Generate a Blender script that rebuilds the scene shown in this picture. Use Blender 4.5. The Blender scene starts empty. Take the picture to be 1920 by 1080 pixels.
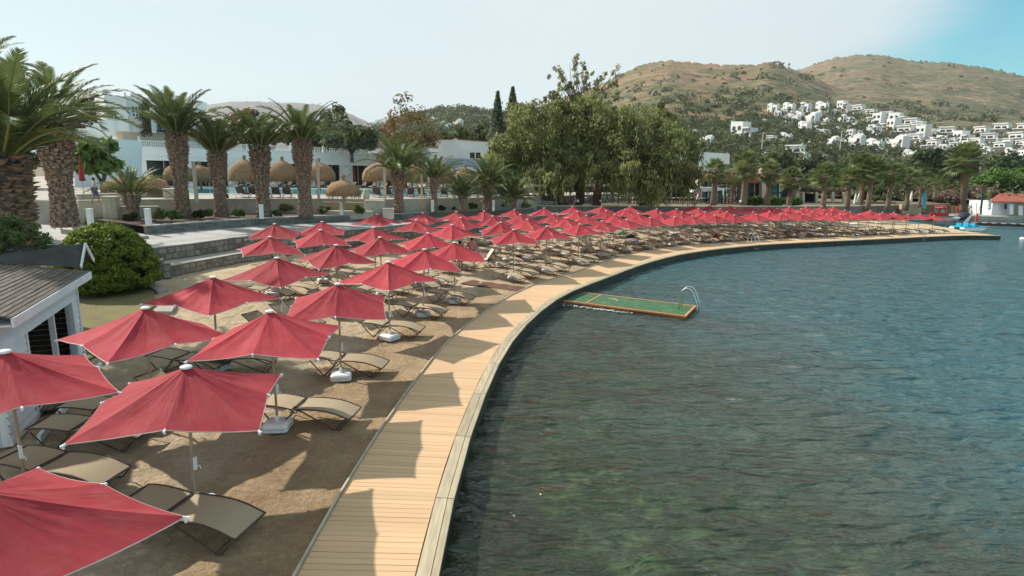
import bpy, math, random
import numpy as np
from mathutils import Vector, Matrix, noise as mnoise

random.seed(7); rng = np.random.default_rng(7)
scn = bpy.context.scene
col = scn.collection

# ------------------------------------------------------------------ camera, world, sun
F = 1080.0; H = 5.5; TH = math.atan(215 / 1080.0); RO = math.radians(1.2)
cT, sT = math.cos(TH), math.sin(TH); cR, sR = math.cos(RO), math.sin(RO)
cam = bpy.data.cameras.new('camera'); cam_o = bpy.data.objects.new('camera', cam); col.objects.link(cam_o)
cam.sensor_width = 36.0; cam.lens = 36.0 * F / 1920.0; cam.clip_start = 0.1; cam.clip_end = 12000
cam_o.matrix_world = Matrix.Translation((0, 0, H)) @ Matrix.Rotation(math.pi / 2 - TH, 4, 'X') @ Matrix.Rotation(RO, 4, 'Z')
scn.camera = cam_o
scn.render.resolution_x = 1920; scn.render.resolution_y = 1080
scn.view_settings.view_transform = 'Standard'; scn.view_settings.look = 'None'
scn.cycles.sample_clamp_direct = 3.0; scn.cycles.sample_clamp_indirect = 4.0
scn.view_settings.exposure = 0.48; scn.view_settings.gamma = 1.0; scn.view_settings.use_curve_mapping = False

SUN = Vector((-0.690, 0.362, 0.627)).normalized()          # direction towards the sun
sl = bpy.data.lights.new('sun', 'SUN'); sl.energy = 4.5; sl.angle = math.radians(0.9); sl.color = (1.0, 0.93, 0.83)
so = bpy.data.objects.new('sun', sl); col.objects.link(so)
so.rotation_euler = SUN.to_track_quat('Z', 'Y').to_euler(); so.location = (0, 0, 60)

world = bpy.data.worlds.new('World'); scn.world = world; world.use_nodes = True
wt = world.node_tree; wn = wt.nodes; wl = wt.links
for n in list(wn): wn.remove(n)
out = wn.new('ShaderNodeOutputWorld'); bg = wn.new('ShaderNodeBackground'); bg.inputs['Strength'].default_value = 0.12
sky = wn.new('ShaderNodeTexSky'); sky.sky_type = 'NISHITA'; sky.sun_disc = False
sky.sun_elevation = math.asin(SUN.z); sky.sun_rotation = math.atan2(SUN.x, SUN.y)
sky.altitude = 0; sky.air_density = 1.0; sky.dust_density = 1.2; sky.ozone_density = 1.0
# thin high cloud: a veil over most of the sky that ends in a soft edge towards the east (right of the picture)
tc = wn.new('ShaderNodeTexCoord')
sep = wn.new('ShaderNodeSeparateXYZ'); wl.new(tc.outputs['Generated'], sep.inputs[0])
def wmath(op, a, b=None, c=None, clamp=False):
    n = wn.new('ShaderNodeMath'); n.operation = op; n.use_clamp = clamp
    for i, v in enumerate((a, b, c)):
        if v is None: continue
        if isinstance(v, (int, float)): n.inputs[i].default_value = v
        else: wl.new(v, n.inputs[i])
    return n.outputs[0]
mp = wn.new('ShaderNodeMapping'); mp.inputs['Scale'].default_value = (1.3, 1.0, 5.0); mp.inputs['Rotation'].default_value = (0.0, 0.35, 0.2)
wl.new(tc.outputs['Generated'], mp.inputs[0])
nz = wn.new('ShaderNodeTexNoise'); nz.inputs['Scale'].default_value = 1.8; nz.inputs['Detail'].default_value = 7; nz.inputs['Roughness'].default_value = 0.52
wl.new(mp.outputs[0], nz.inputs[0])
edge = wmath('ADD', wmath('MULTIPLY', sep.outputs[0], 1.0), wmath('MULTIPLY', sep.outputs[2], -0.60))
edge = wmath('ADD', edge, wmath('MULTIPLY', wmath('SUBTRACT', nz.outputs[0], 0.5), 0.22))
veil = wn.new('ShaderNodeMapRange'); veil.interpolation_type = 'SMOOTHSTEP'
veil.inputs['From Min'].default_value = 0.30; veil.inputs['From Max'].default_value = 0.47
veil.inputs['To Min'].default_value = 1.0; veil.inputs['To Max'].default_value = 0.0
wl.new(edge, veil.inputs['Value'])
thin = wn.new('ShaderNodeMapRange'); thin.inputs['From Min'].default_value = .45; thin.inputs['From Max'].default_value = 1.0; thin.inputs['To Min'].default_value = 1.0; thin.inputs['To Max'].default_value = .70; wl.new(sep.outputs[2], thin.inputs['Value'])
fac = wmath('MULTIPLY', wmath('MULTIPLY', veil.outputs[0], thin.outputs[0]), wmath('MULTIPLY_ADD', nz.outputs[0], 0.20, 0.85), clamp=True)
# the open sky is a turquoise blue
tint = wn.new('ShaderNodeMixRGB'); tint.blend_type = 'MULTIPLY'; tint.inputs['Fac'].default_value = 1.0
tint.inputs['Color2'].default_value = (0.45, 1.06, 0.98, 1)
wl.new(sky.outputs[0], tint.inputs['Color1'])
mix = wn.new('ShaderNodeMixRGB'); wl.new(fac, mix.inputs['Fac'])
wl.new(tint.outputs[0], mix.inputs['Color1']); 
# the veil is thinner and bluer towards the west (left)
vg = wn.new('ShaderNodeMapRange'); vg.inputs['From Min'].default_value = -.70; vg.inputs['From Max'].default_value = .05; wl.new(sep.outputs[0], vg.inputs['Value'])
vc = wn.new('ShaderNodeMixRGB'); wl.new(vg.outputs[0], vc.inputs['Fac']); vc.inputs['Color1'].default_value = (3.8, 4.62, 4.92, 1); vc.inputs['Color2'].default_value = (4.60, 5.10, 5.28, 1)
wl.new(vc.outputs[0], mix.inputs['Color2'])
wl.new(mix.outputs[0], bg.inputs['Color']); wl.new(bg.outputs[0], out.inputs['Surface'])

# ------------------------------------------------------------------ pixels of the photograph -> places on the ground
def ray(x, y):
    u = x - 960.0; v = y - 540.0
    u, v = cR * u + sR * v, -sR * u + cR * v
    return (u / F, cT - v / F * sT, -sT - v / F * cT)
def gz(x, y, z=0.0):
    r = ray(x, y); t = (z - H) / r[2]; return Vector((r[0] * t, r[1] * t, z))
def gd(x, y, d):
    r = ray(x, y); t = d / r[1]; return Vector((r[0] * t, d, H + r[2] * t))
def azsl(x, y):
    r = ray(x, y); return math.atan2(r[0], r[1]), r[2] / math.hypot(r[0], r[1])

# ------------------------------------------------------------------ helpers
def tag(o, label=None, cat=None, group=None, kind=None):
    if label: o['label'] = label
    if cat: o['category'] = cat
    if group: o['group'] = group
    if kind: o['kind'] = kind
    return o
def empty(name, loc=(0, 0, 0), rz=0.0, label=None, cat=None, group=None, parent=None):
    o = bpy.data.objects.new(name, None); col.objects.link(o); o.location = loc; o.rotation_euler = (0, 0, rz)
    o.empty_display_size = 0.2
    if parent: o.parent = parent
    return tag(o, label, cat, group)
def link(name, me, parent=None, loc=None, rot=None, scale=None):
    o = bpy.data.objects.new(name, me); col.objects.link(o)
    if parent is not None: o.parent = parent
    if loc is not None: o.location = loc
    if rot is not None: o.rotation_euler = rot
    if scale is not None: o.scale = scale
    return o
class MB:
    def __init__(s): s.v = []; s.f = []; s.m = []
    def add(s, vs, fs, mi=0):
        b = len(s.v); s.v.extend([tuple(p) for p in vs])
        for f in fs: s.f.append(tuple(b + i for i in f)); s.m.append(mi)
        return s
    def box(s, c, size, rz=0.0, mi=0, M=None):
        hx, hy, hz = size[0] / 2, size[1] / 2, size[2] / 2
        vs = [Vector((x, y, z)) for x in (-hx, hx) for y in (-hy, hy) for z in (-hz, hz)]
        R = M if M is not None else Matrix.Rotation(rz, 3, 'Z'); c = Vector(c)
        return s.add([R @ v + c for v in vs], [(0, 1, 3, 2), (4, 6, 7, 5), (0, 4, 5, 1), (2, 3, 7, 6), (0, 2, 6, 4), (1, 5, 7, 3)], mi)
    def b2(s, x0, y0, z0, x1, y1, z1, mi=0):
        return s.box(((x0 + x1) / 2, (y0 + y1) / 2, (z0 + z1) / 2), (x1 - x0, y1 - y0, z1 - z0), 0, mi)
    def bar(s, a, b, w, h=None, mi=0):
        a = Vector(a); b = Vector(b); h = h or w; d = b - a
        q = d.to_track_quat('X', 'Z').to_matrix()
        return s.box((a + b) / 2, (d.length, w, h), M=q, mi=mi)
    def tube(s, pts, r, n=6, mi=0, cap=True):
        pts = [Vector(p) for p in pts]; rr = r if isinstance(r, (list, tuple)) else [r] * len(pts)
        vs = []; up = Vector((0, 0, 1))
        for i, p in enumerate(pts):
            d = (pts[min(i + 1, len(pts) - 1)] - pts[max(i - 1, 0)]).normalized()
            a = d.cross(up)
            if a.length < 0.05: a = d.cross(Vector((0, 1, 0)))
            a.normalize(); b = a.cross(d)
            for k in range(n):
                t = 2 * math.pi * k / n; vs.append(p + (a * math.cos(t) + b * math.sin(t)) * rr[i])
        fs = []
        for i in range(len(pts) - 1):
            for k in range(n):
                k2 = (k + 1) % n; fs.append((i * n + k, i * n + k2, (i + 1) * n + k2, (i + 1) * n + k))
        if cap: fs.append(tuple(range(n))[::-1]); fs.append(tuple((len(pts) - 1) * n + k for k in range(n)))
        return s.add(vs, fs, mi)
    def lathe(s, prof, n=12, c=(0, 0, 0), mi=0, wob=0.0):
        c = Vector(c); vs = []; fs = []
        for (r, z) in prof:
            for k in range(n):
                t = 2 * math.pi * k / n; q = r * (1 + wob * (random.random() - .5))
                vs.append(c + Vector((q * math.cos(t), q * math.sin(t), z)))
        for i in range(len(prof) - 1):
            for k in range(n):
                k2 = (k + 1) % n; fs.append((i * n + k, i * n + k2, (i + 1) * n + k2, (i + 1) * n + k))
        fs.append(tuple(range(n))[::-1]); fs.append(tuple((len(prof) - 1) * n + k for k in range(n)))
        return s.add(vs, fs, mi)
    def prism(s, poly, z0, z1, mi=0):
        n = len(poly); vs = [(p[0], p[1], z0 if len(p) < 3 else z0) for p in poly] + [(p[0], p[1], z1) for p in poly]
        fs = [tuple(range(n))[::-1], tuple(range(n, 2 * n))] + [(i, (i + 1) % n, n + (i + 1) % n, n + i) for i in range(n)]
        return s.add(vs, fs, mi)
    def mesh(s, name, mats, smooth=False):
        me = bpy.data.meshes.new(name); me.from_pydata(s.v, [], s.f)
        for m in (mats if isinstance(mats, (list, tuple)) else [mats]): me.materials.append(m)
        if any(s.m): me.polygons.foreach_set('material_index', s.m)
        if smooth: me.polygons.foreach_set('use_smooth', [True] * len(s.f))
        me.update(); return me
    def build(s, name, mats, parent=None, smooth=False, **k):
        return link(name, s.mesh(name, mats, smooth), parent, **k)
def npmesh(name, V, Q, mats, mi=None, smooth=False):
    """fast quad mesh from numpy arrays"""
    me = bpy.data.meshes.new(name); V = np.asarray(V, np.float32); Q = np.asarray(Q, np.int32); k = Q.shape[1]
    me.vertices.add(len(V)); me.vertices.foreach_set('co', V.ravel())
    me.loops.add(Q.size); me.loops.foreach_set('vertex_index', Q.ravel())
    me.polygons.add(len(Q)); me.polygons.foreach_set('loop_start', np.arange(0, Q.size, k, dtype=np.int32))
    me.polygons.foreach_set('loop_total', np.full(len(Q), k, dtype=np.int32))
    for m in (mats if isinstance(mats, (list, tuple)) else [mats]): me.materials.append(m)
    if mi is not None: me.polygons.foreach_set('material_index', np.asarray(mi, np.int32))
    if smooth: me.polygons.foreach_set('use_smooth', np.ones(len(Q), bool))
    me.update(calc_edges=True); return me
def copy_tree(o, parent=None):
    c = o.copy(); col.objects.link(c); c.parent = parent
    for ch in o.children: copy_tree(ch, c)
    return c
ORD = ['first', 'second', 'third', 'fourth', 'fifth', 'sixth', 'seventh', 'eighth', 'ninth', 'tenth', 'eleventh', 'twelfth', 'thirteenth', 'fourteenth', 'fifteenth', 'sixteenth', 'seventeenth', 'eighteenth', 'nineteenth', 'twentieth']
ORD += ['twenty-' + w for w in ORD[:9]] + ['thirtieth'] + ['thirty-' + w for w in ORD[:9]] + ['fortieth'] + ['forty-' + w for w in ORD[:9]]

# ------------------------------------------------------------------ materials
def mat(name, c, c2=None, sc=3.0, rough=0.75, bump=0.0, bsc=None, det=4, rnd=0.0, spec=0.3, metal=0.0, transl=0.0, lo=.35, hi=.65, stretch=None, coat=0.0):
    m = bpy.data.materials.new(name); m.use_nodes = True; nt = m.node_tree; N = nt.nodes; L = nt.links
    b = N['Principled BSDF']; b.inputs['Roughness'].default_value = rough; b.inputs['Metallic'].default_value = metal
    b.inputs['Specular IOR Level'].default_value = spec; b.inputs['Coat Weight'].default_value = coat
    tcn = N.new('ShaderNodeTexCoord'); vec = tcn.outputs['Object']
    if stretch:
        mpn = N.new('ShaderNodeMapping'); mpn.inputs['Scale'].default_value = stretch; L.new(vec, mpn.inputs[0]); vec = mpn.outputs[0]
    oi = N.new('ShaderNodeObjectInfo')
    ad = N.new('ShaderNodeVectorMath'); ad.operation = 'ADD'; L.new(vec, ad.inputs[0])
    mu = N.new('ShaderNodeMath'); mu.operation = 'MULTIPLY'; mu.inputs[1].default_value = 37.0; L.new(oi.outputs['Random'], mu.inputs[0]); L.new(mu.outputs[0], ad.inputs[1]); vec = ad.outputs[0]
    nz = N.new('ShaderNodeTexNoise'); nz.inputs['Scale'].default_value = sc; nz.inputs['Detail'].default_value = det; nz.inputs['Roughness'].default_value = .6; L.new(vec, nz.inputs['Vector'])
    cr = N.new('ShaderNodeValToRGB'); cr.color_ramp.elements[0].position = lo; cr.color_ramp.elements[1].position = hi
    c2 = c2 or tuple(v * 0.82 for v in c)
    cr.color_ramp.elements[0].color = (*c2, 1); cr.color_ramp.elements[1].color = (*c, 1); L.new(nz.outputs[0], cr.inputs[0])
    cout = cr.outputs[0]
    if rnd:
        hs = N.new('ShaderNodeHueSaturation'); L.new(cout, hs.inputs['Color'])
        mr = N.new('ShaderNodeMapRange'); mr.inputs['To Min'].default_value = 1 - rnd; mr.inputs['To Max'].default_value = 1 + rnd; L.new(oi.outputs['Random'], mr.inputs[0]); L.new(mr.outputs[0], hs.inputs['Value'])
        cout = hs.outputs[0]
    L.new(cout, b.inputs['Base Color'])
    if bump:
        nb = N.new('ShaderNodeTexNoise'); nb.inputs['Scale'].default_value = bsc or sc * 4; nb.inputs['Detail'].default_value = 5; L.new(vec, nb.inputs['Vector'])
        bp = N.new('ShaderNodeBump'); bp.inputs['Strength'].default_value = bump; bp.inputs['Distance'].default_value = 0.03; L.new(nb.outputs[0], bp.inputs['Height']); L.new(bp.outputs[0], b.inputs['Normal'])
    if transl:
        tr = N.new('ShaderNodeBsdfTranslucent'); L.new(cout, tr.inputs['Color'])
        mx = N.new('ShaderNodeMixShader'); mx.inputs[0].default_value = transl
        L.new(b.outputs[0], mx.inputs[1]); L.new(tr.outputs[0], mx.inputs[2]); L.new(mx.outputs[0], N['Material Output'].inputs['Surface'])
    return m
M = {}
M['white'] = mat('white_paint', (.80, .80, .79), (.70, .71, .71), 1.5, .6)
M['white_far'] = mat('white_render', (.80, .78, .75), (.66, .64, .62), .4, .8)
M['offwhite'] = mat('offwhite_wall', (.86, .85, .83), (.80, .79, .77), .35, .8)
M['blue_wall'] = mat('pale_blue_wall', (.86, .865, .86), (.80, .81, .81), .4, .8)
M['plastic'] = mat('white_plastic', (.80, .81, .82), (.72, .73, .74), 6, .45, .05)
M['pole'] = mat('beige_pole', (.46, .36, .26), (.38, .29, .21), 5, .4)
M['frame'] = mat('brown_metal_frame', (.085, .058, .045), (.06, .045, .035), 8, .45)
M['sling'] = mat('beige_sling', (.50, .41, .27), (.43, .35, .23), 60, .8, .15, 260, rnd=.10, transl=.15)
M['sling_dark'] = mat('brown_sling', (.11, .085, .07), (.08, .06, .05), 60, .8, rnd=.1)
M['metal'] = mat('stainless', (.75, .76, .78), (.66, .67, .7), 8, .22, metal=1.0)
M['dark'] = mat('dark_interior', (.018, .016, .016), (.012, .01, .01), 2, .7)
M['glass'] = mat('dark_window_glass', (.045, .07, .075), (.025, .035, .04), .5, .12, spec=.6)
M['cream'] = mat('cream_plaster', (.62, .56, .45), (.52, .47, .38), 1.2, .85, .2, 9)
M['beige_wall'] = mat('beige_block_wall', (.50, .46, .38), (.40, .37, .31), 2.0, .85, .2, 9)
M['pink_wall'] = mat('pink_cream_column', (.68, .55, .48), (.58, .47, .41), 1.2, .85)
M['orange_wall'] = mat('terracotta_band', (.36, .13, .07), (.28, .10, .06), 1.5, .8)
M['concrete'] = mat('pale_concrete', (.42, .385, .33), (.31, .285, .25), .9, .9, .3, 14)
M['grey_path'] = mat('grey_path_paving', (.44, .42, .39), (.31, .30, .285), .6, .9, .3, 14)
M['stone'] = mat('brown_grey_stone', (.36, .30, .245), (.21, .175, .145), 5, .9, .6, 18, rnd=.35)
M['slate'] = mat('grey_slate_stone', (.26, .25, .225), (.15, .145, .135), 3, .9, .6, 18, rnd=.3)
M['mortar'] = mat('mortar', (.22, .195, .17), (.15, .135, .12), 4, .95, .3, 20)
M['siding'] = mat('white_siding', (.76, .77, .79), (.66, .67, .70), 2.5, .6, .08, 30, rnd=.04)
M['roofwood'] = mat('weathered_roof_board', (.17, .14, .115), (.085, .07, .06), 6, .9, .4, 40, rnd=.22, stretch=(.4, 6, 6))
M['plank'] = mat('new_pine_plank', (.66, .44, .26), (.56, .36, .20), 2.2, .7, .3, 30, rnd=.08, stretch=(.8, 9, 9), lo=.3, hi=.7)
M['oldwood'] = mat('greenish_weathered_timber', (.47, .39, .265), (.33, .28, .19), 3, .8, .3, 30, rnd=.12, stretch=(6, .5, 6))
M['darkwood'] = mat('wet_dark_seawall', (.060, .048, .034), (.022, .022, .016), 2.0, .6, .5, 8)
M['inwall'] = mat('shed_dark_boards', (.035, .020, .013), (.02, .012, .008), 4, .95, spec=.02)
M['turf'] = mat('green_turf_mat', (.07, .155, .075), (.045, .11, .055), 3, .9, .5, 60)
M['orange_paint'] = mat('orange_edge', (.62, .27, .10), (.48, .20, .075), 3, .5)
M['bark_palm'] = mat('palm_trunk', (.22, .155, .115), (.11, .075, .055), 6, .95, .7, 30, rnd=.15)
M['leafbase'] = mat('palm_leaf_base', (.38, .28, .21), (.19, .12, .09), 4, .9, .4, 30)
M['frond'] = mat('palm_frond', (.13, .17, .055), (.075, .105, .035), 3, .5, rnd=.25, transl=.35)
M['fan'] = mat('fan_palm_leaf', (.19, .225, .08), (.12, .15, .055), 3, .5, rnd=.25, transl=.35)
M['frond_old'] = mat('dry_frond', (.33, .20, .08), (.20, .12, .05), 3, .8, rnd=.2, transl=.2)
M['rachis'] = mat('frond_stem', (.30, .27, .10), (.22, .20, .08), 3, .6)
M['bark'] = mat('tree_bark', (.19, .14, .105), (.09, .07, .055), 3, .95, .7, 14)
def leafmats(nm, c, vary=.3, tr=.38):
    return [mat(nm + w, tuple(v * k for v in c), tuple(v * k * .75 for v in c), 1.2, .6, transl=tr, spec=.2) for w, k in ((' deep', 1 - vary), (' mid', 1.0), (' light', 1 + vary * 1.2))]
M['pepper'] = leafmats('pepper leaf', (.27, .285, .11), .38, .5)
M['bushleaf'] = leafmats('round bush leaf', (.21, .26, .04), .32)
M['darkleaf'] = leafmats('dark leaf', (.055, .085, .035))
M['midleaf'] = leafmats('mid green leaf', (.12, .145, .055))
M['brightleaf'] = leafmats('bright leaf', (.12, .20, .05))
M['orangeleaf'] = [mat('rust leaf', (.27, .125, .06), None, 1, .7, transl=.3), mat('ochre leaf', (.27, .18, .06), None, 1, .7, transl=.3), mat('olive leaf', (.17, .165, .06), None, 1, .7, transl=.3)]
M['conifer'] = leafmats('conifer needle', (.14, .17, .105))
M['yellowconifer'] = leafmats('golden conifer', (.12, .12, .03))
M['scrub'] = leafmats('hill scrub', (.135, .15, .07), .3, .3)
M['pink'] = [mat('pink flower', (.24, .12, .12), None, 2, .7, transl=.3), mat('flower leaf', (.10, .12, .05), None, 2, .7, transl=.3), mat('pale pink flower', (.26, .19, .13), None, 2, .7, transl=.3)]
M['thatch'] = mat('straw_thatch', (.38, .235, .13), (.13, .075, .045), 2.6, .95, 1.0, 22, rnd=.2, stretch=(7, 7, .6), lo=.3, hi=.62)
M['soil'] = mat('planting_soil', (.12, .075, .05), (.06, .042, .03), 1.5, .95, .5, 12)
M['redpaint'] = mat('red_paint', (.55, .03, .03), None, 2, .5)
M['cyan'] = mat('cyan_plastic', (.03, .42, .56), (.02, .34, .48), 2, .35)
M['yellow'] = mat('yellow_cloth', (.72, .42, .04), None, 2, .7, transl=.2)
M['navy'] = mat('navy_cloth', (.03, .035, .06), None, 2, .7)
M['redcloth'] = mat('folded_red_cloth', (.33, .03, .035), (.22, .02, .025), 3, .8)
M['skin'] = mat('tanned_skin', (.42, .22, .14), (.36, .18, .12), 4, .6)
M['hair'] = mat('dark_hair', (.02, .014, .01), None, 4, .7)
M['pinkcloth'] = mat('salmon_shirt', (.62, .27, .24), (.52, .21, .19), 6, .85)
M['bluecloth'] = mat('blue_shorts', (.10, .14, .26), None, 6, .85)
M['whitecloth'] = mat('white_cloth', (.75, .74, .72), (.62, .61, .6), 5, .85)
M['greencloth'] = mat('green_towel', (.10, .36, .16), None, 6, .85)
M['towel'] = mat('pale_pink_towel', (.70, .56, .48), (.60, .46, .40), 9, .9, .3, 60)
M['redtile'] = mat('red_roof_tiles', (.42, .12, .07), (.30, .085, .055), 1.2, .8, .4, 12)
M['reed'] = mat('reed_fence', (.36, .24, .12), (.22, .14, .07), 4, .95, .4, 30, stretch=(6, 6, .6))
M['poolwater'] = mat('pool_water', (.06, .36, .42), (.05, .30, .36), .8, .08, .2, 3, spec=.5)
M['grass'] = mat('dry_grass', (.19, .19, .065), (.17, .125, .07), 1.1, .95, 1.0, 24, det=8)
M['ground'] = mat('dry_ground', (.20, .16, .10), (.12, .105, .06), .15, .95, .4, 3)
M['tan_wall'] = mat('tan_stone_wall', (.50, .39, .26), (.42, .32, .22), 1.5, .9, .3, 8)

# red canopy cloth: sun-bleached towards the middle of each panel, a little dust
def canopy_mat():
    m = bpy.data.materials.new('red_canopy_cloth'); m.use_nodes = True; nt = m.node_tree; N = nt.nodes; L = nt.links
    b = N['Principled BSDF']; b.inputs['Roughness'].default_value = .8; b.inputs['Specular IOR Level'].default_value = .25
    t = N.new('ShaderNodeTexCoord'); oi = N.new('ShaderNodeObjectInfo')
    ad = N.new('ShaderNodeVectorMath'); ad.operation = 'ADD'; mu = N.new('ShaderNodeMath'); mu.operation = 'MULTIPLY'; mu.inputs[1].default_value = 53.0
    L.new(oi.outputs['Random'], mu.inputs[0]); L.new(t.outputs['Object'], ad.inputs[0]); L.new(mu.outputs[0], ad.inputs[1])
    nz = N.new('ShaderNodeTexNoise'); nz.inputs['Scale'].default_value = 1.6; nz.inputs['Detail'].default_value = 6; nz.inputs['Roughness'].default_value = .65; L.new(ad.outputs[0], nz.inputs['Vector'])
    cr = N.new('ShaderNodeValToRGB'); e = cr.color_ramp.elements
    e[0].position = .30; e[0].color = (.31, .020, .032, 1); e[1].position = .72; e[1].color = (.44, .045, .056, 1)
    L.new(nz.outputs[0], cr.inputs[0])
    n2 = N.new('ShaderNodeTexNoise'); n2.inputs['Scale'].default_value = 5; n2.inputs['Detail'].default_value = 8; L.new(ad.outputs[0], n2.inputs['Vector'])
    r2 = N.new('ShaderNodeMapRange'); r2.inputs['From Min'].default_value = .52; r2.inputs['From Max'].default_value = .75; r2.inputs['To Max'].default_value = .22; L.new(n2.outputs[0], r2.inputs[0])
    mx = N.new('ShaderNodeMixRGB'); L.new(r2.outputs[0], mx.inputs[0]); L.new(cr.outputs[0], mx.inputs[1]); mx.inputs[2].default_value = (.42, .13, .13, 1)
    hs = N.new('ShaderNodeHueSaturation'); mr = N.new('ShaderNodeMapRange'); mr.inputs['To Min'].default_value = .82; mr.inputs['To Max'].default_value = 1.14
    L.new(oi.outputs['Random'], mr.inputs[0]); L.new(mr.outputs[0], hs.inputs['Value']); L.new(mx.outputs[0], hs.inputs['Color'])
    L.new(hs.outputs[0], b.inputs['Base Color'])
    sx = N.new('ShaderNodeSeparateXYZ'); L.new(t.outputs['Object'], sx.inputs[0])
    def mm(op, a, b_=None):
        n = N.new('ShaderNodeMath'); n.operation = op
        for i, v in enumerate((a, b_)):
            if v is None: continue
            if isinstance(v, (int, float)): n.inputs[i].default_value = v
            else: L.new(v, n.inputs[i])
        return n.outputs[0]
    ang = mm('MULTIPLY', mm('ARCTAN2', sx.outputs[1], sx.outputs[0]), 1.9)
    rad = mm('MULTIPLY', mm('SQRT', mm('ADD', mm('MULTIPLY', sx.outputs[0], sx.outputs[0]), mm('MULTIPLY', sx.outputs[1], sx.outputs[1]))), .55)
    cb = N.new('ShaderNodeCombineXYZ'); L.new(ang, cb.inputs[0]); L.new(rad, cb.inputs[1]); L.new(mu.outputs[0], cb.inputs[2])
    nb = N.new('ShaderNodeTexNoise'); nb.inputs['Scale'].default_value = 1.6; nb.inputs['Detail'].default_value = 4; L.new(cb.outputs[0], nb.inputs['Vector'])
    # folds radiating from the cap, coloured paler on their crests
    rf_ = N.new('ShaderNodeMapRange'); rf_.inputs['From Min'].default_value = .45; rf_.inputs['From Max'].default_value = .72; rf_.inputs['To Max'].default_value = .22; L.new(nb.outputs[0], rf_.inputs[0])
    m3 = N.new('ShaderNodeMixRGB'); L.new(rf_.outputs[0], m3.inputs[0]); L.new(hs.outputs[0], m3.inputs[1]); m3.inputs[2].default_value = (.44, .12, .12, 1); L.new(m3.outputs[0], b.inputs['Base Color'])
    bp = N.new('ShaderNodeBump'); bp.inputs['Strength'].default_value = .5; bp.inputs['Distance'].default_value = .09; L.new(nb.outputs[0], bp.inputs['Height']); L.new(bp.outputs[0], b.inputs['Normal'])
    tr = N.new('ShaderNodeBsdfTranslucent'); L.new(hs.outputs[0], tr.inputs['Color'])
    ms = N.new('ShaderNodeMixShader'); ms.inputs[0].default_value = .12; L.new(b.outputs[0], ms.inputs[1]); L.new(tr.outputs[0], ms.inputs[2]); L.new(ms.outputs[0], N['Material Output'].inputs['Surface'])
    return m
M['canopy'] = canopy_mat()

# sand: dry and pale, wet and brown along the boardwalk (attribute 'wet'), fine grain relief
def sand_mat():
    m = bpy.data.materials.new('beach_sand'); m.use_nodes = True; nt = m.node_tree; N = nt.nodes; L = nt.links
    b = N['Principled BSDF']; b.inputs['Roughness'].default_value = .95; b.inputs['Specular IOR Level'].default_value = .15
    t = N.new('ShaderNodeTexCoord'); at = N.new('ShaderNodeAttribute'); at.attribute_name = 'wet'
    n1 = N.new('ShaderNodeTexNoise'); n1.inputs['Scale'].default_value = 1.1; n1.inputs['Detail'].default_value = 8; n1.inputs['Roughness'].default_value = .6; L.new(t.outputs['Object'], n1.inputs['Vector'])
    n2 = N.new('ShaderNodeTexNoise'); n2.inputs['Scale'].default_value = 14; n2.inputs['Detail'].default_value = 8; n2.inputs['Roughness'].default_value = .7; L.new(t.outputs['Object'], n2.inputs['Vector'])
    dry = N.new('ShaderNodeValToRGB'); e = dry.color_ramp.elements; e[0].position = .3; e[0].color = (.49, .38, .245, 1); e[1].position = .7; e[1].color = (.66, .53, .36, 1); L.new(n1.outputs[0], dry.inputs[0])
    wet = N.new('ShaderNodeValToRGB'); e = wet.color_ramp.elements; e[0].position = .3; e[0].color = (.31, .21, .12, 1); e[1].position = .7; e[1].color = (.50, .355, .21, 1); L.new(n1.outputs[0], wet.inputs[0])
    mx = N.new('ShaderNodeMixRGB'); L.new(at.outputs['Fac'], mx.inputs[0]); L.new(dry.outputs[0], mx.inputs[1]); L.new(wet.outputs[0], mx.inputs[2])
    r = N.new('ShaderNodeMapRange'); r.inputs['From Min'].default_value = .3; r.inputs['From Max'].default_value = .6; r.inputs['To Min'].default_value = .72; r.inputs['To Max'].default_value = 1.08; L.new(n2.outputs[0], r.inputs[0])
    ml = N.new('ShaderNodeMixRGB'); ml.blend_type = 'MULTIPLY'; ml.inputs[0].default_value = .55; L.new(mx.outputs[0], ml.inputs[1]); L.new(r.outputs[0], ml.inputs[2])
    L.new(ml.outputs[0], b.inputs['Base Color'])
    n3 = N.new('ShaderNodeTexNoise'); n3.inputs['Scale'].default_value = 8; n3.inputs['Distortion'].default_value = .6; n3.inputs['Detail'].default_value = 10; n3.inputs['Roughness'].default_value = .7; L.new(t.outputs['Object'], n3.inputs['Vector'])
    bp = N.new('ShaderNodeBump'); bp.inputs['Strength'].default_value = 1.0; bp.inputs['Distance'].default_value = .16; L.new(n3.outputs[0], bp.inputs['Height']); L.new(bp.outputs[0], b.inputs['Normal'])
    return m
M['sand'] = sand_mat()

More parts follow.
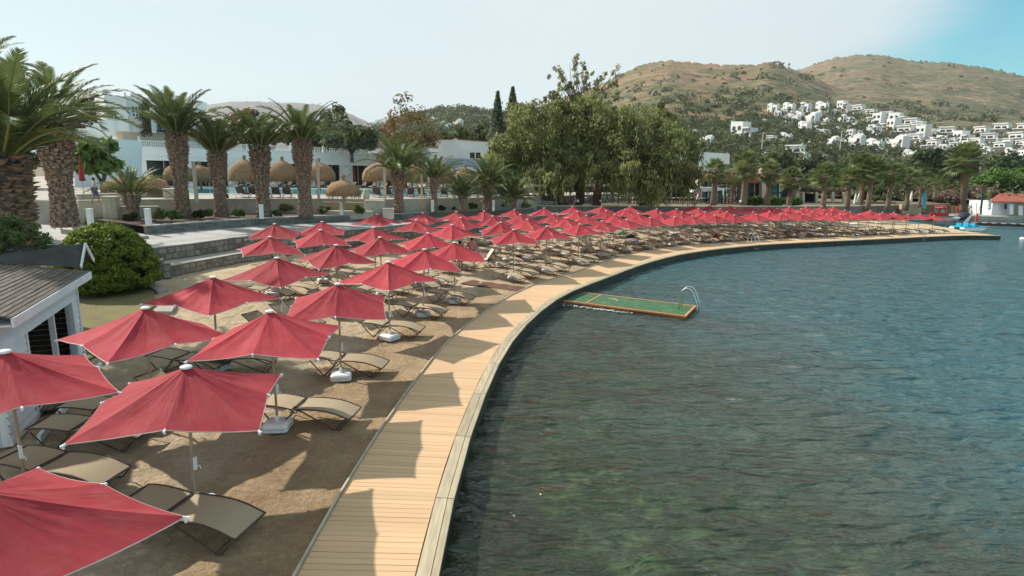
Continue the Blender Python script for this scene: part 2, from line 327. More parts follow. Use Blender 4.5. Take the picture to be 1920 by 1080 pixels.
def hill_mat(name, tan, green, dark, pale, hz0, hz1):
    """dry grass, green flushes, scrub and bare rock; scrub thickens down slope"""
    m = bpy.data.materials.new(name); m.use_nodes = True; nt = m.node_tree; N = nt.nodes; L = nt.links
    b = N['Principled BSDF']; b.inputs['Roughness'].default_value = .95; b.inputs['Specular IOR Level'].default_value = .1
    t = N.new('ShaderNodeTexCoord'); V = t.outputs['Object']; sp = N.new('ShaderNodeSeparateXYZ'); L.new(V, sp.inputs[0])
    def nzz(sc, det=8, st=None):
        vv = V
        if st and 0:
            mp = N.new('ShaderNodeMapping'); mp.inputs['Scale'].default_value = st; L.new(V, mp.inputs[0]); vv = mp.outputs[0]
        n = N.new('ShaderNodeTexNoise'); n.inputs['Scale'].default_value = sc; n.inputs['Detail'].default_value = det; n.inputs['Roughness'].default_value = .62; L.new(vv, n.inputs['Vector']); return n.outputs[0]
    def rng_(x, a, b_, lo=0., hi=1.):
        r = N.new('ShaderNodeMapRange'); r.inputs['From Min'].default_value = a; r.inputs['From Max'].default_value = b_; r.inputs['To Min'].default_value = lo; r.inputs['To Max'].default_value = hi; L.new(x, r.inputs[0]); return r.outputs[0]
    def mx(f, a, b_):
        n = N.new('ShaderNodeMixRGB')
        for i, v in ((0, f), (1, a), (2, b_)):
            if isinstance(v, tuple): n.inputs[i].default_value = (*v, 1)
            else: L.new(v, n.inputs[i])
        return n.outputs[0]
    c = mx(rng_(nzz(.006, 6), .42, .60), tan, green)
    c = mx(rng_(nzz(.02, 8, (1, 1, 3)), .52, .68, 0, .75), c, tuple(v * 1.25 for v in tan))
    hgt = rng_(sp.outputs[2], hz0, hz1, .10, -.16)
    sc = N.new('ShaderNodeMath'); sc.operation = 'ADD'; L.new(nzz(.035, 10), sc.inputs[0]); L.new(hgt, sc.inputs[1])
    c = mx(rng_(sc.outputs[0], .545, .60), c, dark)
    rk = N.new('ShaderNodeMath'); rk.operation = 'ADD'; L.new(nzz(.028, 12, (1, 1, 2.2)), rk.inputs[0]); L.new(rng_(sp.outputs[2], hz0, hz1 * 1.6, -.12, .06), rk.inputs[1])
    c = mx(rng_(rk.outputs[0], .60, .66, 0, .8), c, pale)
    vo = N.new('ShaderNodeTexVoronoi'); vo.inputs['Scale'].default_value = .034; vo.inputs['Randomness'].default_value = 1.0
    mpv = N.new('ShaderNodeMapping'); mpv.inputs['Scale'].default_value = (1, 1, .8); L.new(V, mpv.inputs[0]); L.new(mpv.outputs[0], vo.inputs['Vector'])
    th = rng_(nzz(.010, 6), .40, .62, .0, .42); ls = N.new('ShaderNodeMath'); ls.operation = 'SUBTRACT'; L.new(th, ls.inputs[0]); L.new(vo.outputs['Distance'], ls.inputs[1])
    c = mx(rng_(ls.outputs[0], -.02, .06, 0, .85), c, dark)
    # terrace banks: thin paler contour lines on the middle slope
    wv = N.new('ShaderNodeTexWave'); wv.wave_type = 'BANDS'; wv.bands_direction = 'Z'; wv.inputs['Scale'].default_value = .055; wv.inputs['Distortion'].default_value = 9; wv.inputs['Detail'].default_value = 4; wv.inputs['Detail Scale'].default_value = .6; L.new(V, wv.inputs['Vector'])
    tf = N.new('ShaderNodeMath'); tf.operation = 'MULTIPLY'; L.new(rng_(wv.outputs['Fac'], .80, .98), tf.inputs[0]); L.new(rng_(nzz(.008, 4), .48, .6, 0, .6), tf.inputs[1])
    c = mx(tf.outputs[0], c, tuple(v * 1.45 for v in tan))
    n4 = nzz(.25, 6); c2 = N.new('ShaderNodeMixRGB'); c2.blend_type = 'MULTIPLY'; c2.inputs[0].default_value = .7; L.new(c, c2.inputs[1]); n5 = N.new('ShaderNodeMath'); n5.operation = 'MULTIPLY'; L.new(rng_(n4, .3, .65, .55, 1.2), n5.inputs[0]); L.new(rng_(nzz(.06, 9), .35, .62, .62, 1.15), n5.inputs[1]); L.new(n5.outputs[0], c2.inputs[2]); c2.inputs[0].default_value = .9
    L.new(c2.outputs[0], b.inputs['Base Color'])
    bp = N.new('ShaderNodeBump'); bp.inputs['Strength'].default_value = .8; bp.inputs['Distance'].default_value = 6.0; L.new(nzz(.05, 10), bp.inputs['Height']); L.new(bp.outputs[0], b.inputs['Normal'])
    return m

# ------------------------------------------------------------------ boardwalk curves (world xy)
INNER_PX = [(555,1080),(640,925),(712,809),(765,737),(815,667),(837,644),(877,607),(917,580),(972,546),(1020,528),(1080,511),(1155,484),(1205,472),(1280,461),(1358,456),(1394,453),(1441,450),(1480,448),(1550,446),(1640,442.5),(1682,440),(1745,437.5),(1845,438.5)]
OUTER_PX = [(822,1080),(845,985),(862,877),(887,810),(907,747),(919,715),(945,665),(968,632),(997,599),(1042,560),(1072,547),(1105,535),(1155,514),(1205,496),(1255,482),(1305,472),(1356,467),(1394,462),(1441,458),(1480,457),(1550,453),(1640,449),(1745,444),(1839,441)]
ZB = 0.12; ZW = -0.30
def smooth_curve(P, step=0.25, it=3):
    P = np.array(P); d = np.r_[0, np.cumsum(np.hypot(*np.diff(P, axis=0).T))]
    s = np.arange(0, d[-1], step); Q = np.c_[np.interp(s, d, P[:, 0]), np.interp(s, d, P[:, 1])]
    for _ in range(it):
        K = 9; pad = np.r_[np.repeat(Q[:1], K, 0) + (Q[:1] - Q[1:2]) * np.arange(K, 0, -1)[:, None], Q, np.repeat(Q[-1:], K, 0) + (Q[-1:] - Q[-2:-1]) * np.arange(1, K + 1)[:, None]]
        ker = np.ones(2 * K + 1) / (2 * K + 1); Q = np.c_[np.convolve(pad[:, 0], ker, 'valid'), np.convolve(pad[:, 1], ker, 'valid')]
    return Q
In = [tuple(gz(x, y, ZB)[:2]) for x, y in INNER_PX]; Ou = [tuple(gz(x, y, ZB)[:2]) for x, y in OUTER_PX]
In = [(-2.35, -8), (-2.7, 0)] + In; Ou = [(-.35, -8), (-.8, 0)] + Ou
Q = smooth_curve(In, .25, 1)
Qo = np.array(Ou)
# tangent and normals (towards the water); width by ray against outer polyline, smoothed
T = np.gradient(Q, axis=0); T /= np.hypot(T[:, 0], T[:, 1])[:, None]; NRM = np.c_[T[:, 1], -T[:, 0]]
Qos = smooth_curve(Ou, .25, 1)
Wd = np.array([np.min(np.hypot(*(Qos - q).T)) for q in Q])
Wd = np.convolve(np.r_[[Wd[0]] * 12, Wd, [Wd[-1]] * 12], np.ones(25) / 25, 'valid'); Wd = np.clip(Wd, 1.7, 2.6)
SQ = np.r_[0, np.cumsum(np.hypot(*np.diff(Q, axis=0).T))]
def dist_in(x, y):
    """signed distance (positive = beach side) and arclength, vectorised"""
    P = np.stack([np.ravel(x), np.ravel(y)], 1).astype(float); D = np.empty(len(P)); I = np.empty(len(P), int)
    for a in range(0, len(P), 20000):
        dd = ((P[a:a + 20000, None, :] - Q[None, ::2, :]) ** 2).sum(2); i = dd.argmin(1) * 2; I[a:a + 20000] = i
        D[a:a + 20000] = -((P[a:a + 20000] - Q[i]) * NRM[i]).sum(1)
    return D.reshape(np.shape(x)), SQ[I].reshape(np.shape(x)), I
# ================================================================== GROUND, BEACH, WATER
def tensor(xs, ys, hf, name, m, attr=None, keep=None, smooth=True):
    X, Y = np.meshgrid(xs, ys); Z = hf(X, Y); V = np.stack([X.ravel(), Y.ravel(), Z.ravel()], 1)
    nx, ny = len(xs), len(ys); i = np.arange(nx * ny).reshape(ny, nx)
    Qd = np.stack([i[:-1, :-1].ravel(), i[:-1, 1:].ravel(), i[1:, 1:].ravel(), i[1:, :-1].ravel()], 1)
    if keep is not None:
        k = keep(X, Y).ravel(); Qd = Qd[k[Qd].any(1)]
    me = npmesh(name, V, Qd, m, smooth=smooth)
    if attr is not None:
        a = me.attributes.new(attr[0], 'FLOAT', 'POINT'); a.data.foreach_set('value', attr[1](X, Y).ravel().astype(np.float32))
    return me
def vnoise(X, Y, sc, seed=0, octv=3):
    """cheap value noise on arrays, range about -1..1"""
    tot = 0; amp = 1; nrm = 0
    for o in range(octv):
        r = np.random.default_rng(seed + o); G = r.random((257, 257)) * 2 - 1
        x = X * sc; y = Y * sc; xi = np.floor(x).astype(int); yi = np.floor(y).astype(int); fx = x - xi; fy = y - yi
        fx = fx * fx * (3 - 2 * fx); fy = fy * fy * (3 - 2 * fy); a = xi % 256; b = yi % 256
        v = (G[b, a] * (1 - fx) + G[b, a + 1] * fx) * (1 - fy) + (G[b + 1, a] * (1 - fx) + G[b + 1, a + 1] * fx) * fy
        tot = tot + v * amp; nrm += amp; amp *= .5; sc *= 2.03
    return tot / nrm
xs = np.concatenate([np.arange(-60, -14, .8), np.arange(-14, -1.4, .065), np.arange(-1.4, 62, .45)])
ys = np.concatenate([np.arange(-8, 4.5, .5), np.arange(4.5, 24, .065), np.arange(24, 84, .45)])
def sandh(X, Y):
    D, S, _ = dist_in(X, Y)
    z = .025 * vnoise(X, Y, .8, 3) + .05 * vnoise(X, Y, .18, 9, 2)
    dry = np.clip((D - .9) / 1.3, .15, 1)
    # trodden sand: many shallow dimples and ridges
    z += dry * (.060 * -np.abs(vnoise(X, Y, 2.2, 20, 2)) + .055 * -np.abs(vnoise(X, Y, 4.2, 31, 2)) + .022 * vnoise(X, Y, 7.5, 41, 1)) + .012
    # footprints on the damp strip
    for (px, py) in [(612, 888), (625, 882), (629, 911), (617, 917), (648, 882), (586, 905), (560, 930), (640, 850)]:
        c = gz(px, py); z -= .035 * np.exp(-(((X - c.x) / .06) ** 2 + ((Y - c.y) / .10) ** 2))
    z = np.where(D < 0.05, -.25, z)
    return z
def wetf(X, Y):
    D, S, _ = dist_in(X, Y)
    e = D + 0.9 * vnoise(X, Y, .45, 50) + .35 * vnoise(X, Y, 1.7, 60)
    w = 1 - np.clip((e - 2.0) / .7, 0, 1)
    return w * np.clip(1.1 - .012 * S, .45, 1)
SA_, SB_ = gz(1815, 434), gz(1668, 409)
sand = link('beach_sand', tensor(xs, ys, sandh, 'beach_sand', M['sand'], ('wet', wetf), keep=lambda X, Y: (dist_in(X, Y)[0] > -.3) & (((SB_.x - SA_.x) * (Y - SA_.y) - (SB_.y - SA_.y) * (X - SA_.x)) > 0)))
tag(sand, kind='structure')

# boardwalk -------------------------------------------------------
M['pole_w'] = mat('pale_edging', (.50, .42, .32), (.38, .32, .25), 3, .8)
bw = empty('boardwalk', (0, 0, 0)); tag(bw, kind='structure')
STEP = .127
Lq = SQ[-1]; ns = int(Lq / STEP)
plank_me = []
for k in range(5):
    b = MB(); b.b2(0, -.5, -.03, 1, .5, 0); me = b.mesh('plank', M['plank']); plank_me.append(me)
s0 = 14.0            # arclength where the frame begins (the walk starts behind the camera)
far_planks = MB(); cnt = 0
iq = lambda s, A: np.array([np.interp(s, SQ, A[:, 0]), np.interp(s, SQ, A[:, 1])])
BEAM = .34
for i in range(ns):
    s = i * STEP + .06; q = iq(s, Q); t = iq(s, T); n = iq(s, NRM); w = float(np.interp(s, SQ, Wd)) - BEAM
    a = math.atan2(n[1], n[0]); wid = STEP - .009 + random.uniform(-.002, .002); z = ZB + random.uniform(-.003, .003)
    if s > s0 - 1 and cnt < 296:
        o = link('plank', plank_me[cnt % 5], bw, (q[0], q[1], z), (0, 0, a), (w, wid, 1)); cnt += 1
    else:
        c = Vector((q[0] + n[0] * w / 2, q[1] + n[1] * w / 2, z - .015)); far_planks.box(c, (w, wid, .03), a)
tag(far_planks.build('far_planks', M['plank'], bw), kind='stuff')
# long timbers on the water side: raised kerb of two boards, laid in straight lengths; thin edging on the sand side
def curvept(s, off, z):
    q = iq(s, Q); n = iq(s, NRM); return Vector((q[0] + n[0] * off, q[1] + n[1] * off, z))
wat = lambda s: float(np.interp(s, SQ, Wd))
s = 0.0
while s < Lq - 1.2:
    e = min(s + 2.4, Lq - .05)
    b = MB(); b.bar(curvept(s + .01, wat(s) - BEAM + .115, ZB + .012), curvept(e - .01, wat(e) - BEAM + .115, ZB + .012), .19, .045); b.build('kerb_board', M['oldwood'], bw)
    b = MB(); b.bar(curvept(s + .01, wat(s) - BEAM + .272, ZB + .004), curvept(e - .01, wat(e) - BEAM + .272, ZB + .004), .105, .05); b.build('kerb_board', M['oldwood'], bw)
    b = MB(); b.bar(curvept(s + .01, -.035, ZB + .004), curvept(e - .01, -.035, ZB + .004), .035, .09); b.build('edging_board', M['pole_w'], bw)
    s = e
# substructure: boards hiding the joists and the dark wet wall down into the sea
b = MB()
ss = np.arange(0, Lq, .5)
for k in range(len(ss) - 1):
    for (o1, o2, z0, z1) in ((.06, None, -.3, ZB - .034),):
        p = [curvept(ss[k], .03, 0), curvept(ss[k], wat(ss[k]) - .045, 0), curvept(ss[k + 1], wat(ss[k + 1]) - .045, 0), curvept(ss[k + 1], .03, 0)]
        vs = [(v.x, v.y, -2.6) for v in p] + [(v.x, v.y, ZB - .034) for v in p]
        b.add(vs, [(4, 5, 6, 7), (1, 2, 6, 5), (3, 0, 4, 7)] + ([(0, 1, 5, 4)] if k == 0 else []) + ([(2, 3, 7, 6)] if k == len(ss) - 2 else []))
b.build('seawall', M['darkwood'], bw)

# seabed ----------------------------------------------------------
sb = bpy.data.materials.new('seabed'); sb.use_nodes = True; N = sb.node_tree.nodes; L = sb.node_tree.links; B = N['Principled BSDF']; B.inputs['Roughness'].default_value = 1
t = N.new('ShaderNodeTexCoord'); n1 = N.new('ShaderNodeTexNoise'); n1.inputs['Scale'].default_value = .55; n1.inputs['Detail'].default_value = 9; n1.inputs['Roughness'].default_value = .68; L.new(t.outputs['Object'], n1.inputs['Vector'])
cr = N.new('ShaderNodeValToRGB'); e = cr.color_ramp.elements; e[0].position = .36; e[0].color = (.012, .02, .014, 1); e[1].position = .68; e[1].color = (.50, .48, .27, 1)
x = e.new(.47); x.color = (.08, .13, .05, 1); x = e.new(.56); x.color = (.24, .26, .13, 1); L.new(n1.outputs[0], cr.inputs[0]); L.new(cr.outputs[0], B.inputs['Base Color'])
M['seabed'] = sb
def bedh(X, Y):
    D, S, _ = dist_in(X, Y)
    return -.95 - np.clip(-D * .05, 0, 3) + .30 * vnoise(X, Y, .55, 5, 4)
bed = link('seabed', tensor(np.arange(-4, 80, .5), np.arange(-10, 110, .5), bedh, 'seabed', M['seabed'])); tag(bed, kind='structure')

# sea -------------------------------------------------------------
wm = bpy.data.materials.new('sea_water'); wm.use_nodes = True; N = wm.node_tree.nodes; L = wm.node_tree.links
for n in list(N): N.remove(n)
o_ = N.new('ShaderNodeOutputMaterial'); t = N.new('ShaderNodeTexCoord'); sp = N.new('ShaderNodeSeparateXYZ'); L.new(t.outputs['Object'], sp.inputs[0])
def wnz(sc, det, st, rot=0., rough=.55):
    mp = N.new('ShaderNodeMapping'); mp.inputs['Scale'].default_value = st; mp.inputs['Rotation'].default_value = (0, 0, rot); L.new(t.outputs['Object'], mp.inputs[0])
    n = N.new('ShaderNodeTexNoise'); n.inputs['Scale'].default_value = sc; n.inputs['Detail'].default_value = det; n.inputs['Roughness'].default_value = rough; n.inputs['Distortion'].default_value = .4; L.new(mp.outputs[0], n.inputs['Vector']); return n.outputs[0]
def bump(h, dist, stg, prev=None):
    b = N.new('ShaderNodeBump'); b.inputs['Strength'].default_value = stg; b.inputs['Distance'].default_value = dist; L.new(h, b.inputs['Height'])
    if prev: L.new(prev, b.inputs['Normal'])
    return b.outputs[0]
nb = bump(wnz(1.1, 2, (.55, 1.4, 1), .12), .40, 1.0)
nb = bump(wnz(2.6, 3, (.6, 1.4, 1), -.1), .155, 1.0, nb)
nb = bump(wnz(8.0, 2, (.7, 1.3, 1), .3), .022, .7, nb)
gl = N.new('ShaderNodeBsdfGlossy'); gl.inputs['Roughness'].default_value = .13; L.new(nb, gl.inputs['Normal']); gl.inputs['Color'].default_value = (.92, .92, .92, 1)
tr = N.new('ShaderNodeBsdfTransparent'); tr.inputs['Color'].default_value = (.52, .70, .58, 1)
df = N.new('ShaderNodeBsdfDiffuse'); L.new(nb, df.inputs['Normal'])
# deep water colour: green-grey close to the walk, teal farther out
dp = N.new('ShaderNodeMath'); dp.operation = 'MULTIPLY_ADD'; dp.inputs[1].default_value = 1 / 26.; dp.inputs[2].default_value = -.15; L.new(sp.outputs[0], dp.inputs[0])
dy = N.new('ShaderNodeMath'); dy.operation = 'MULTIPLY'; dy.inputs[1].default_value = .012; L.new(sp.outputs[1], dy.inputs[0])
da = N.new('ShaderNodeMath'); da.operation = 'ADD'; L.new(dp.outputs[0], da.inputs[0]); L.new(dy.outputs[0], da.inputs[1])
dn = N.new('ShaderNodeMath'); dn.operation = 'MULTIPLY_ADD'; dn.inputs[1].default_value = .7; L.new(wnz(.12, 4, (1, 1.8, 1)), dn.inputs[0]); L.new(da.outputs[0], dn.inputs[2])
dr = N.new('ShaderNodeValToRGB'); e = dr.color_ramp.elements; e[0].position = .30; e[0].color = (.110, .118, .082, 1); e[1].position = 1.1; e[1].color = (.040, .106, .118, 1)
L.new(dn.outputs[0], dr.inputs[0]); L.new(dr.outputs[0], df.inputs['Color'])
mr = N.new('ShaderNodeMapRange'); mr.inputs['From Min'].default_value = .30; mr.inputs['From Max'].default_value = .9; mr.inputs['To Min'].default_value = .22; mr.inputs['To Max'].default_value = .95; L.new(dn.outputs[0], mr.inputs[0])
m1 = N.new('ShaderNodeMixShader'); L.new(mr.outputs[0], m1.inputs[0]); L.new(tr.outputs[0], m1.inputs[1]); L.new(df.outputs[0], m1.inputs[2])
fr = N.new('ShaderNodeFresnel'); fr.inputs['IOR'].default_value = 1.33; L.new(nb, fr.inputs['Normal'])
m2 = N.new('ShaderNodeMixShader'); L.new(fr.outputs[0], m2.inputs[0]); L.new(m1.outputs[0], m2.inputs[1]); L.new(gl.outputs[0], m2.inputs[2]); L.new(m2.outputs[0], o_.inputs['Surface'])
M['sea'] = wm
wx = np.concatenate([[-3000, -800, -200, -60], np.arange(-4, 22, .14), np.arange(22, 60, .4), [60.5, 70, 100, 200, 600, 1500, 4000]])
wy = np.concatenate([[-1500, -300, -60, -10, 0], np.arange(4, 34, .14), np.arange(34, 80, .45), [80.5, 90, 100, 130]])
def seah(X, Y):
    near = np.clip(1 - (np.hypot(X - 6, Y - 16) - 22) / 30, .25, 1) * (X > -6) * (X < 61) * (Y > 1) * (Y < 81)
    return ZW + near * (.045 * vnoise(X * .5 + .1 * Y, Y * 1.25, .9, 70, 2) + .026 * vnoise(X * .6, Y * 1.3, 2.2, 77, 2))
sea = link('sea_water', tensor(wx, wy, seah, 'sea_water', M['sea'])); tag(sea, kind='structure')

# green floating platform -----------------------------------------
PA, PB, PC, PD = gz(1046, 563, -.14), gz(1286, 594, -.14), gz(1302, 573, -.14), gz(1074, 547, -.14)
ux = (PB - PA).normalized(); Lp = (PB - PA).length; uy = Vector((-ux.y, ux.x, 0)); Wp = abs((PD - PA).dot(uy)) * .5 + abs((PC - PB).dot(uy)) * .5
plat = empty('swim_platform', (PA.x, PA.y, -.14), math.atan2(ux.y, ux.x), 'low green turf swimming platform with orange edge jutting out from the boardwalk', 'platform')
MB().b2(0, 0, -.25, Lp, Wp, -.035).build('deck_frame', M['darkwood'], plat)
MB().b2(.10, .10, -.034, Lp - .10, Wp - .10, .012).build('turf_mat', M['turf'], plat)
for (x0, y0, x1, y1) in ((0, 0, Lp, .095), (0, Wp - .095, Lp, Wp), (Lp - .095, .098, Lp, Wp - .098), (0, .098, .095, Wp - .098)):
    MB().b2(x0, y0, -.034 - .10, x1, y1, .03).build('edge_board', M['orange_paint'], plat)
MB().b2(Lp * .22, .105, .013, Lp * .22 + .07, Wp - .105, .022).build('cross_strip', M['orange_paint'], plat)
b = MB(); R_ = .55; b.tube([(Lp * .33 + R_ * math.cos(a), Wp * .5 + R_ * math.sin(a), .016) for a in np.linspace(-1.5, 1.7, 14)], .022, 4); b.build('hose', M['oldwood'], plat)
def ladder(name_parent, x, y, z, rz, hgt, label, width=.5, w2=-.9):
    l = empty('pool_ladder', (x, y, z), rz, label, 'ladder')
    for sy in (-width / 2, width / 2):
        pts = [(-.42, sy, 0), (-.42, sy, hgt * .62)]
        pts += [(-.12 - .30 * math.cos(a), sy, hgt * .62 + hgt * .38 * math.sin(a)) for a in np.linspace(.35, math.pi - .45, 8)]
        pts += [(.34, sy, hgt * .3), (.40, sy, w2)]
        MB().tube(pts, .025, 8).build('handrail', M['metal'], l, True)
    for k in range(3): MB().tube([(.39, -width / 2, w2 + .12 + .25 * k), (.39, width / 2, w2 + .12 + .25 * k)], .02, 6).build('rung', M['metal'], l, True)
    return l
pl_ = Matrix.Rotation(math.atan2(ux.y, ux.x), 3, 'Z') @ Vector((Lp - .12, Wp * .62, 0)) + PA
ladder(None, pl_.x, pl_.y, -.13, math.atan2(ux.y, ux.x), .95, 'bright steel ladder with twin hooped rails at the end of the green platform')
for (px, py, lab) in ((1413, 459, 'steel ladder on the boardwalk edge about halfway along the far stretch'), (1727, 444, 'steel ladder over the boardwalk edge near its far tip')):
    p = gz(px, py, ZB); _, s_, i_ = dist_in(np.array([p.x]), np.array([p.y])); n = NRM[i_[0]]
    ladder(None, p.x, p.y, ZB, math.atan2(n[1], n[0]), .95, lab)
# foam beside the platform
foam = MB()
for k in range(170):
    u = random.random(); a = PA + ux * (Lp * u * .62) - uy * random.uniform(.05, .55) * (1 - u * .6); r = random.uniform(.01, .028)
    foam.add([(a.x + r * 2.2 * math.cos(t), a.y + r * math.sin(t), ZW + .05 + random.uniform(0, .012)) for t in np.linspace(0, 5.2, 6)], [(0, 1, 2, 3, 4, 5)])
tag(foam.build('sea_foam', M['whitecloth']), kind='stuff')

# ================================================================== TERRACES AT THE LEFT AND THE PROMENADE WALL
def pl(px, z): return [gz(x, y, z) for x, y in px]
def strip(name, A, Bl, m, kind='structure', parent=None):
    """top surface between two polylines given as world points, resampled to the same count"""
    def rs(P, n=60):
        P = np.array([tuple(p) for p in P]); d = np.r_[0, np.cumsum(np.linalg.norm(np.diff(P, axis=0), axis=1))]; s = np.linspace(0, d[-1], n)
        return np.stack([np.interp(s, d, P[:, k]) for k in range(3)], 1)
    a, c = rs(A), rs(Bl); n = len(a); V = np.r_[a, c]; Qd = np.array([(i, i + 1, n + i + 1, n + i) for i in range(n - 1)])
    o = link(name, npmesh(name, V, Qd, m), parent); tag(o, kind=kind); return o
def wallmesh(P, z0, z1, th, m, name, parent=None):
    """vertical wall of thickness th (to the left of the direction of travel) along polyline P"""
    P = [Vector((p.x, p.y)) for p in P]; b = MB(); n = len(P); Nn = []
    for i in range(n):
        d = (P[min(i + 1, n - 1)] - P[max(i - 1, 0)]).normalized(); Nn.append(Vector((-d.y, d.x)))
    vs = []
    for i in range(n):
        q = P[i] + Nn[i] * th; vs += [(P[i].x, P[i].y, z0), (P[i].x, P[i].y, z1), (q.x, q.y, z1), (q.x, q.y, z0)]
    fs = []
    for i in range(n - 1):
        a = 4 * i; c = a + 4; fs += [(a, c, c + 1, a + 1), (a + 1, c + 1, c + 2, a + 2), (a + 2, c + 2, c + 3, a + 3)]
    fs += [(0, 1, 2, 3), (4 * n - 1, 4 * n - 2, 4 * n - 3, 4 * n - 4)]
    b.add(vs, fs); return b.build(name, m, parent)
stone_me = []
for k in range(6):
    b = MB(); j = lambda: random.uniform(-.09, .09)
    out_ = [(-.47 + j(), -.47 + j()), (.0 + j(), -.5 + j() * .4), (.47 + j(), -.46 + j()), (.49, j()), (.46 + j(), .46 + j()), (j(), .49), (-.47 + j(), .47 + j()), (-.49, j())]
    vs = [(x, .0, z) for x, z in out_] + [(x * .86, -1, z * .86) for x, z in out_]; n = 8
    b.add(vs, [tuple(range(8, 16))] + [(i, (i + 1) % n, n + (i + 1) % n, n + i) for i in range(n)]); me = b.mesh('stone', M['stone']); stone_me.append(me)
slate_me = []
for k in range(3):
    b = MB(); b.b2(-.49, -1, -.46, .49 , 0, .46); slate_me.append(b.mesh('stone', M['slate']))
def stones(P, z0, z1, h, w, parent, mes, proud=.03, limit=290, z1b=None):
    P = [Vector((p.x, p.y)) for p in P]; d = [0]
    for i in range(1, len(P)): d.append(d[-1] + (P[i] - P[i - 1]).length)
    tot = d[-1]; rows = max(1, round((z1 - z0) / h)); hh = (z1 - z0) / rows; c = 0
    for r in range(rows):
        s = random.uniform(-.3, 0) * w
        while s < tot:
            ww = w * random.uniform(.65, 1.4); mid = s + ww / 2; s += ww
            if mid < ww / 2 or mid > tot - ww / 2.2: continue
            if c >= limit: return
            i = max(k for k in range(len(d) - 1) if d[k] <= mid); f = (mid - d[i]) / (d[i + 1] - d[i]); p = P[i].lerp(P[i + 1], f); t = (P[i + 1] - P[i]).normalized()
            link('stone', random.choice(mes), parent, (p.x, p.y, z0 + (r + .5) * hh), (0, 0, math.atan2(t.y, t.x)), (ww * .96, proud * random.uniform(.7, 1.5), hh * .95)); c += 1
def relpar(o, par):
    o.parent = par; o.matrix_parent_inverse = Matrix.Translation(par.location).inverted(); return o
ZP, ZL, Z3, ZT = 1.3, .55, 1.8, 2.95      # path, ledge, planting bed, pool terrace
V3 = lambda x, y, z=0: Vector((x, y, z))
ledgeF = pl([(318, 519), (360, 510), (400, 502), (440, 494), (480, 488), (540, 479), (590, 472)], 0) + [V3(-12.15, 39.6)]
W2 = pl([(100, 492), (240, 470), (300, 463), (360, 456), (440, 445), (520, 439), (637, 433)], ZP) + [V3(-9.7, 44.6), V3(-7.3, 49), V3(-4, 53), V3(0, 57.2), V3(5, 61.5), V3(9, 64.6)]
W3 = pl([(275, 425), (340, 420), (440, 413), (560, 407), (640, 404.5), (728, 403), (810, 397.5), (860, 396), (915, 394.5), (985, 392)], Z3) + [V3(2.2, 64.5)]
BG = pl([(150, 409), (300, 404), (360, 403), (440, 401), (607, 399)], Z3) + [Vector((gd(x, 380, d).x, d, 0)) for x, d in ((722, 51.2), (820, 55.4), (905, 59), (985, 62.5), (1015, 67))]
PM = [V3(1.8, 65.5), V3(8, 66.8), V3(22.1, 71.5), V3(34, 76.2), V3(43.9, 80.4), V3(52, 84.5), V3(58, 88.5)]
wall = empty('retaining_wall', W2[0], 0, 'brown rubble stone retaining wall behind the beach, holding up the grey path', 'wall')
relpar(wallmesh(W2, -.3, ZP - .05, .35, M['mortar'], 'core'), wall)
relpar(wallmesh([p + Vector((.04, -.04, 0)) for p in W2], ZP - .048, ZP + .012, .45, M['grey_path'], 'coping'), wall)
def stone_part(P, *a, par=None, **k):
    n0 = set(o.name for o in col.objects if o.name.startswith('stone'))
    stones(P, *a, None, **k)
class _H: pass
def stones_on(par, P, z0, z1, h, w, mes, proud=.035, limit=290):
    P = [Vector((p.x - par.location.x, p.y - par.location.y)) for p in P]
    stones(P, z0 - par.location.z, z1 - par.location.z, h, w, par, mes, proud, limit)
stones_on(wall, W2[1:9], ZL - .3, ZP - .06, .30, .42, stone_me, .04, 285)
ledge = empty('stone_bench_ledge', ledgeF[0], 0, 'low stone-faced ledge with pale concrete top between the sand and the retaining wall', 'ledge')
relpar(wallmesh(ledgeF, -.2, ZL - .04, .25, M['mortar'], 'core'), ledge)
relpar(wallmesh([p + Vector((.03, -.05, 0)) for p in ledgeF], ZL - .038, ZL, .45, M['concrete'], 'coping'), ledge)
stones_on(ledge, ledgeF, 0, ZL - .05, .26, .36, stone_me, .03, 150)
tag(strip('ledge_floor', [p + Vector((-.1, .25, ZL - .006)) for p in ledgeF], [Vector((p.x, p.y, ZL - .006)) for p in W2[2:7]] + [V3(-11.9, 39.9, ZL - .006)], M['concrete']))
# stepped stone end wall of the ledge
ew = empty('stepped_end_wall', (gz(262, 524).x, gz(262, 524).y, 0), 0, 'stepped stone end wall beside the round green bush', 'wall')
A_ = gz(262, 524); B_ = gz(320, 521); dx = (B_ - A_); tt = math.atan2(dx.y, dx.x)
ew.rotation_euler = (0, 0, tt); Le = dx.length
for k, (u0, u1, h_) in enumerate(((0, .42, 1.25), (.42, .58, 1.08), (.58, .78, .92), (.78, 1.0, .74))):
    b = MB(); b.b2(u0 * Le, 0, -.2, u1 * Le, .7, h_ - .05); b.build('core', M['mortar'], ew)
    b = MB(); b.b2(u0 * Le, -.05, h_ - .048, u1 * Le, .74, h_); b.build('coping', M['concrete'], ew)
    r = int(h_ / .27)
    for i in range(r):
        c = 2 if u1 - u0 > .3 else 1
        for j in range(c): link('stone', random.choice(stone_me), ew, ((u0 + (j + .5) * (u1 - u0) / c) * Le, 0, (i + .5) * (h_ - .06) / r), (0, 0, 0), ((u1 - u0) / c * Le * .96, .045, (h_ - .06) / r * .95))
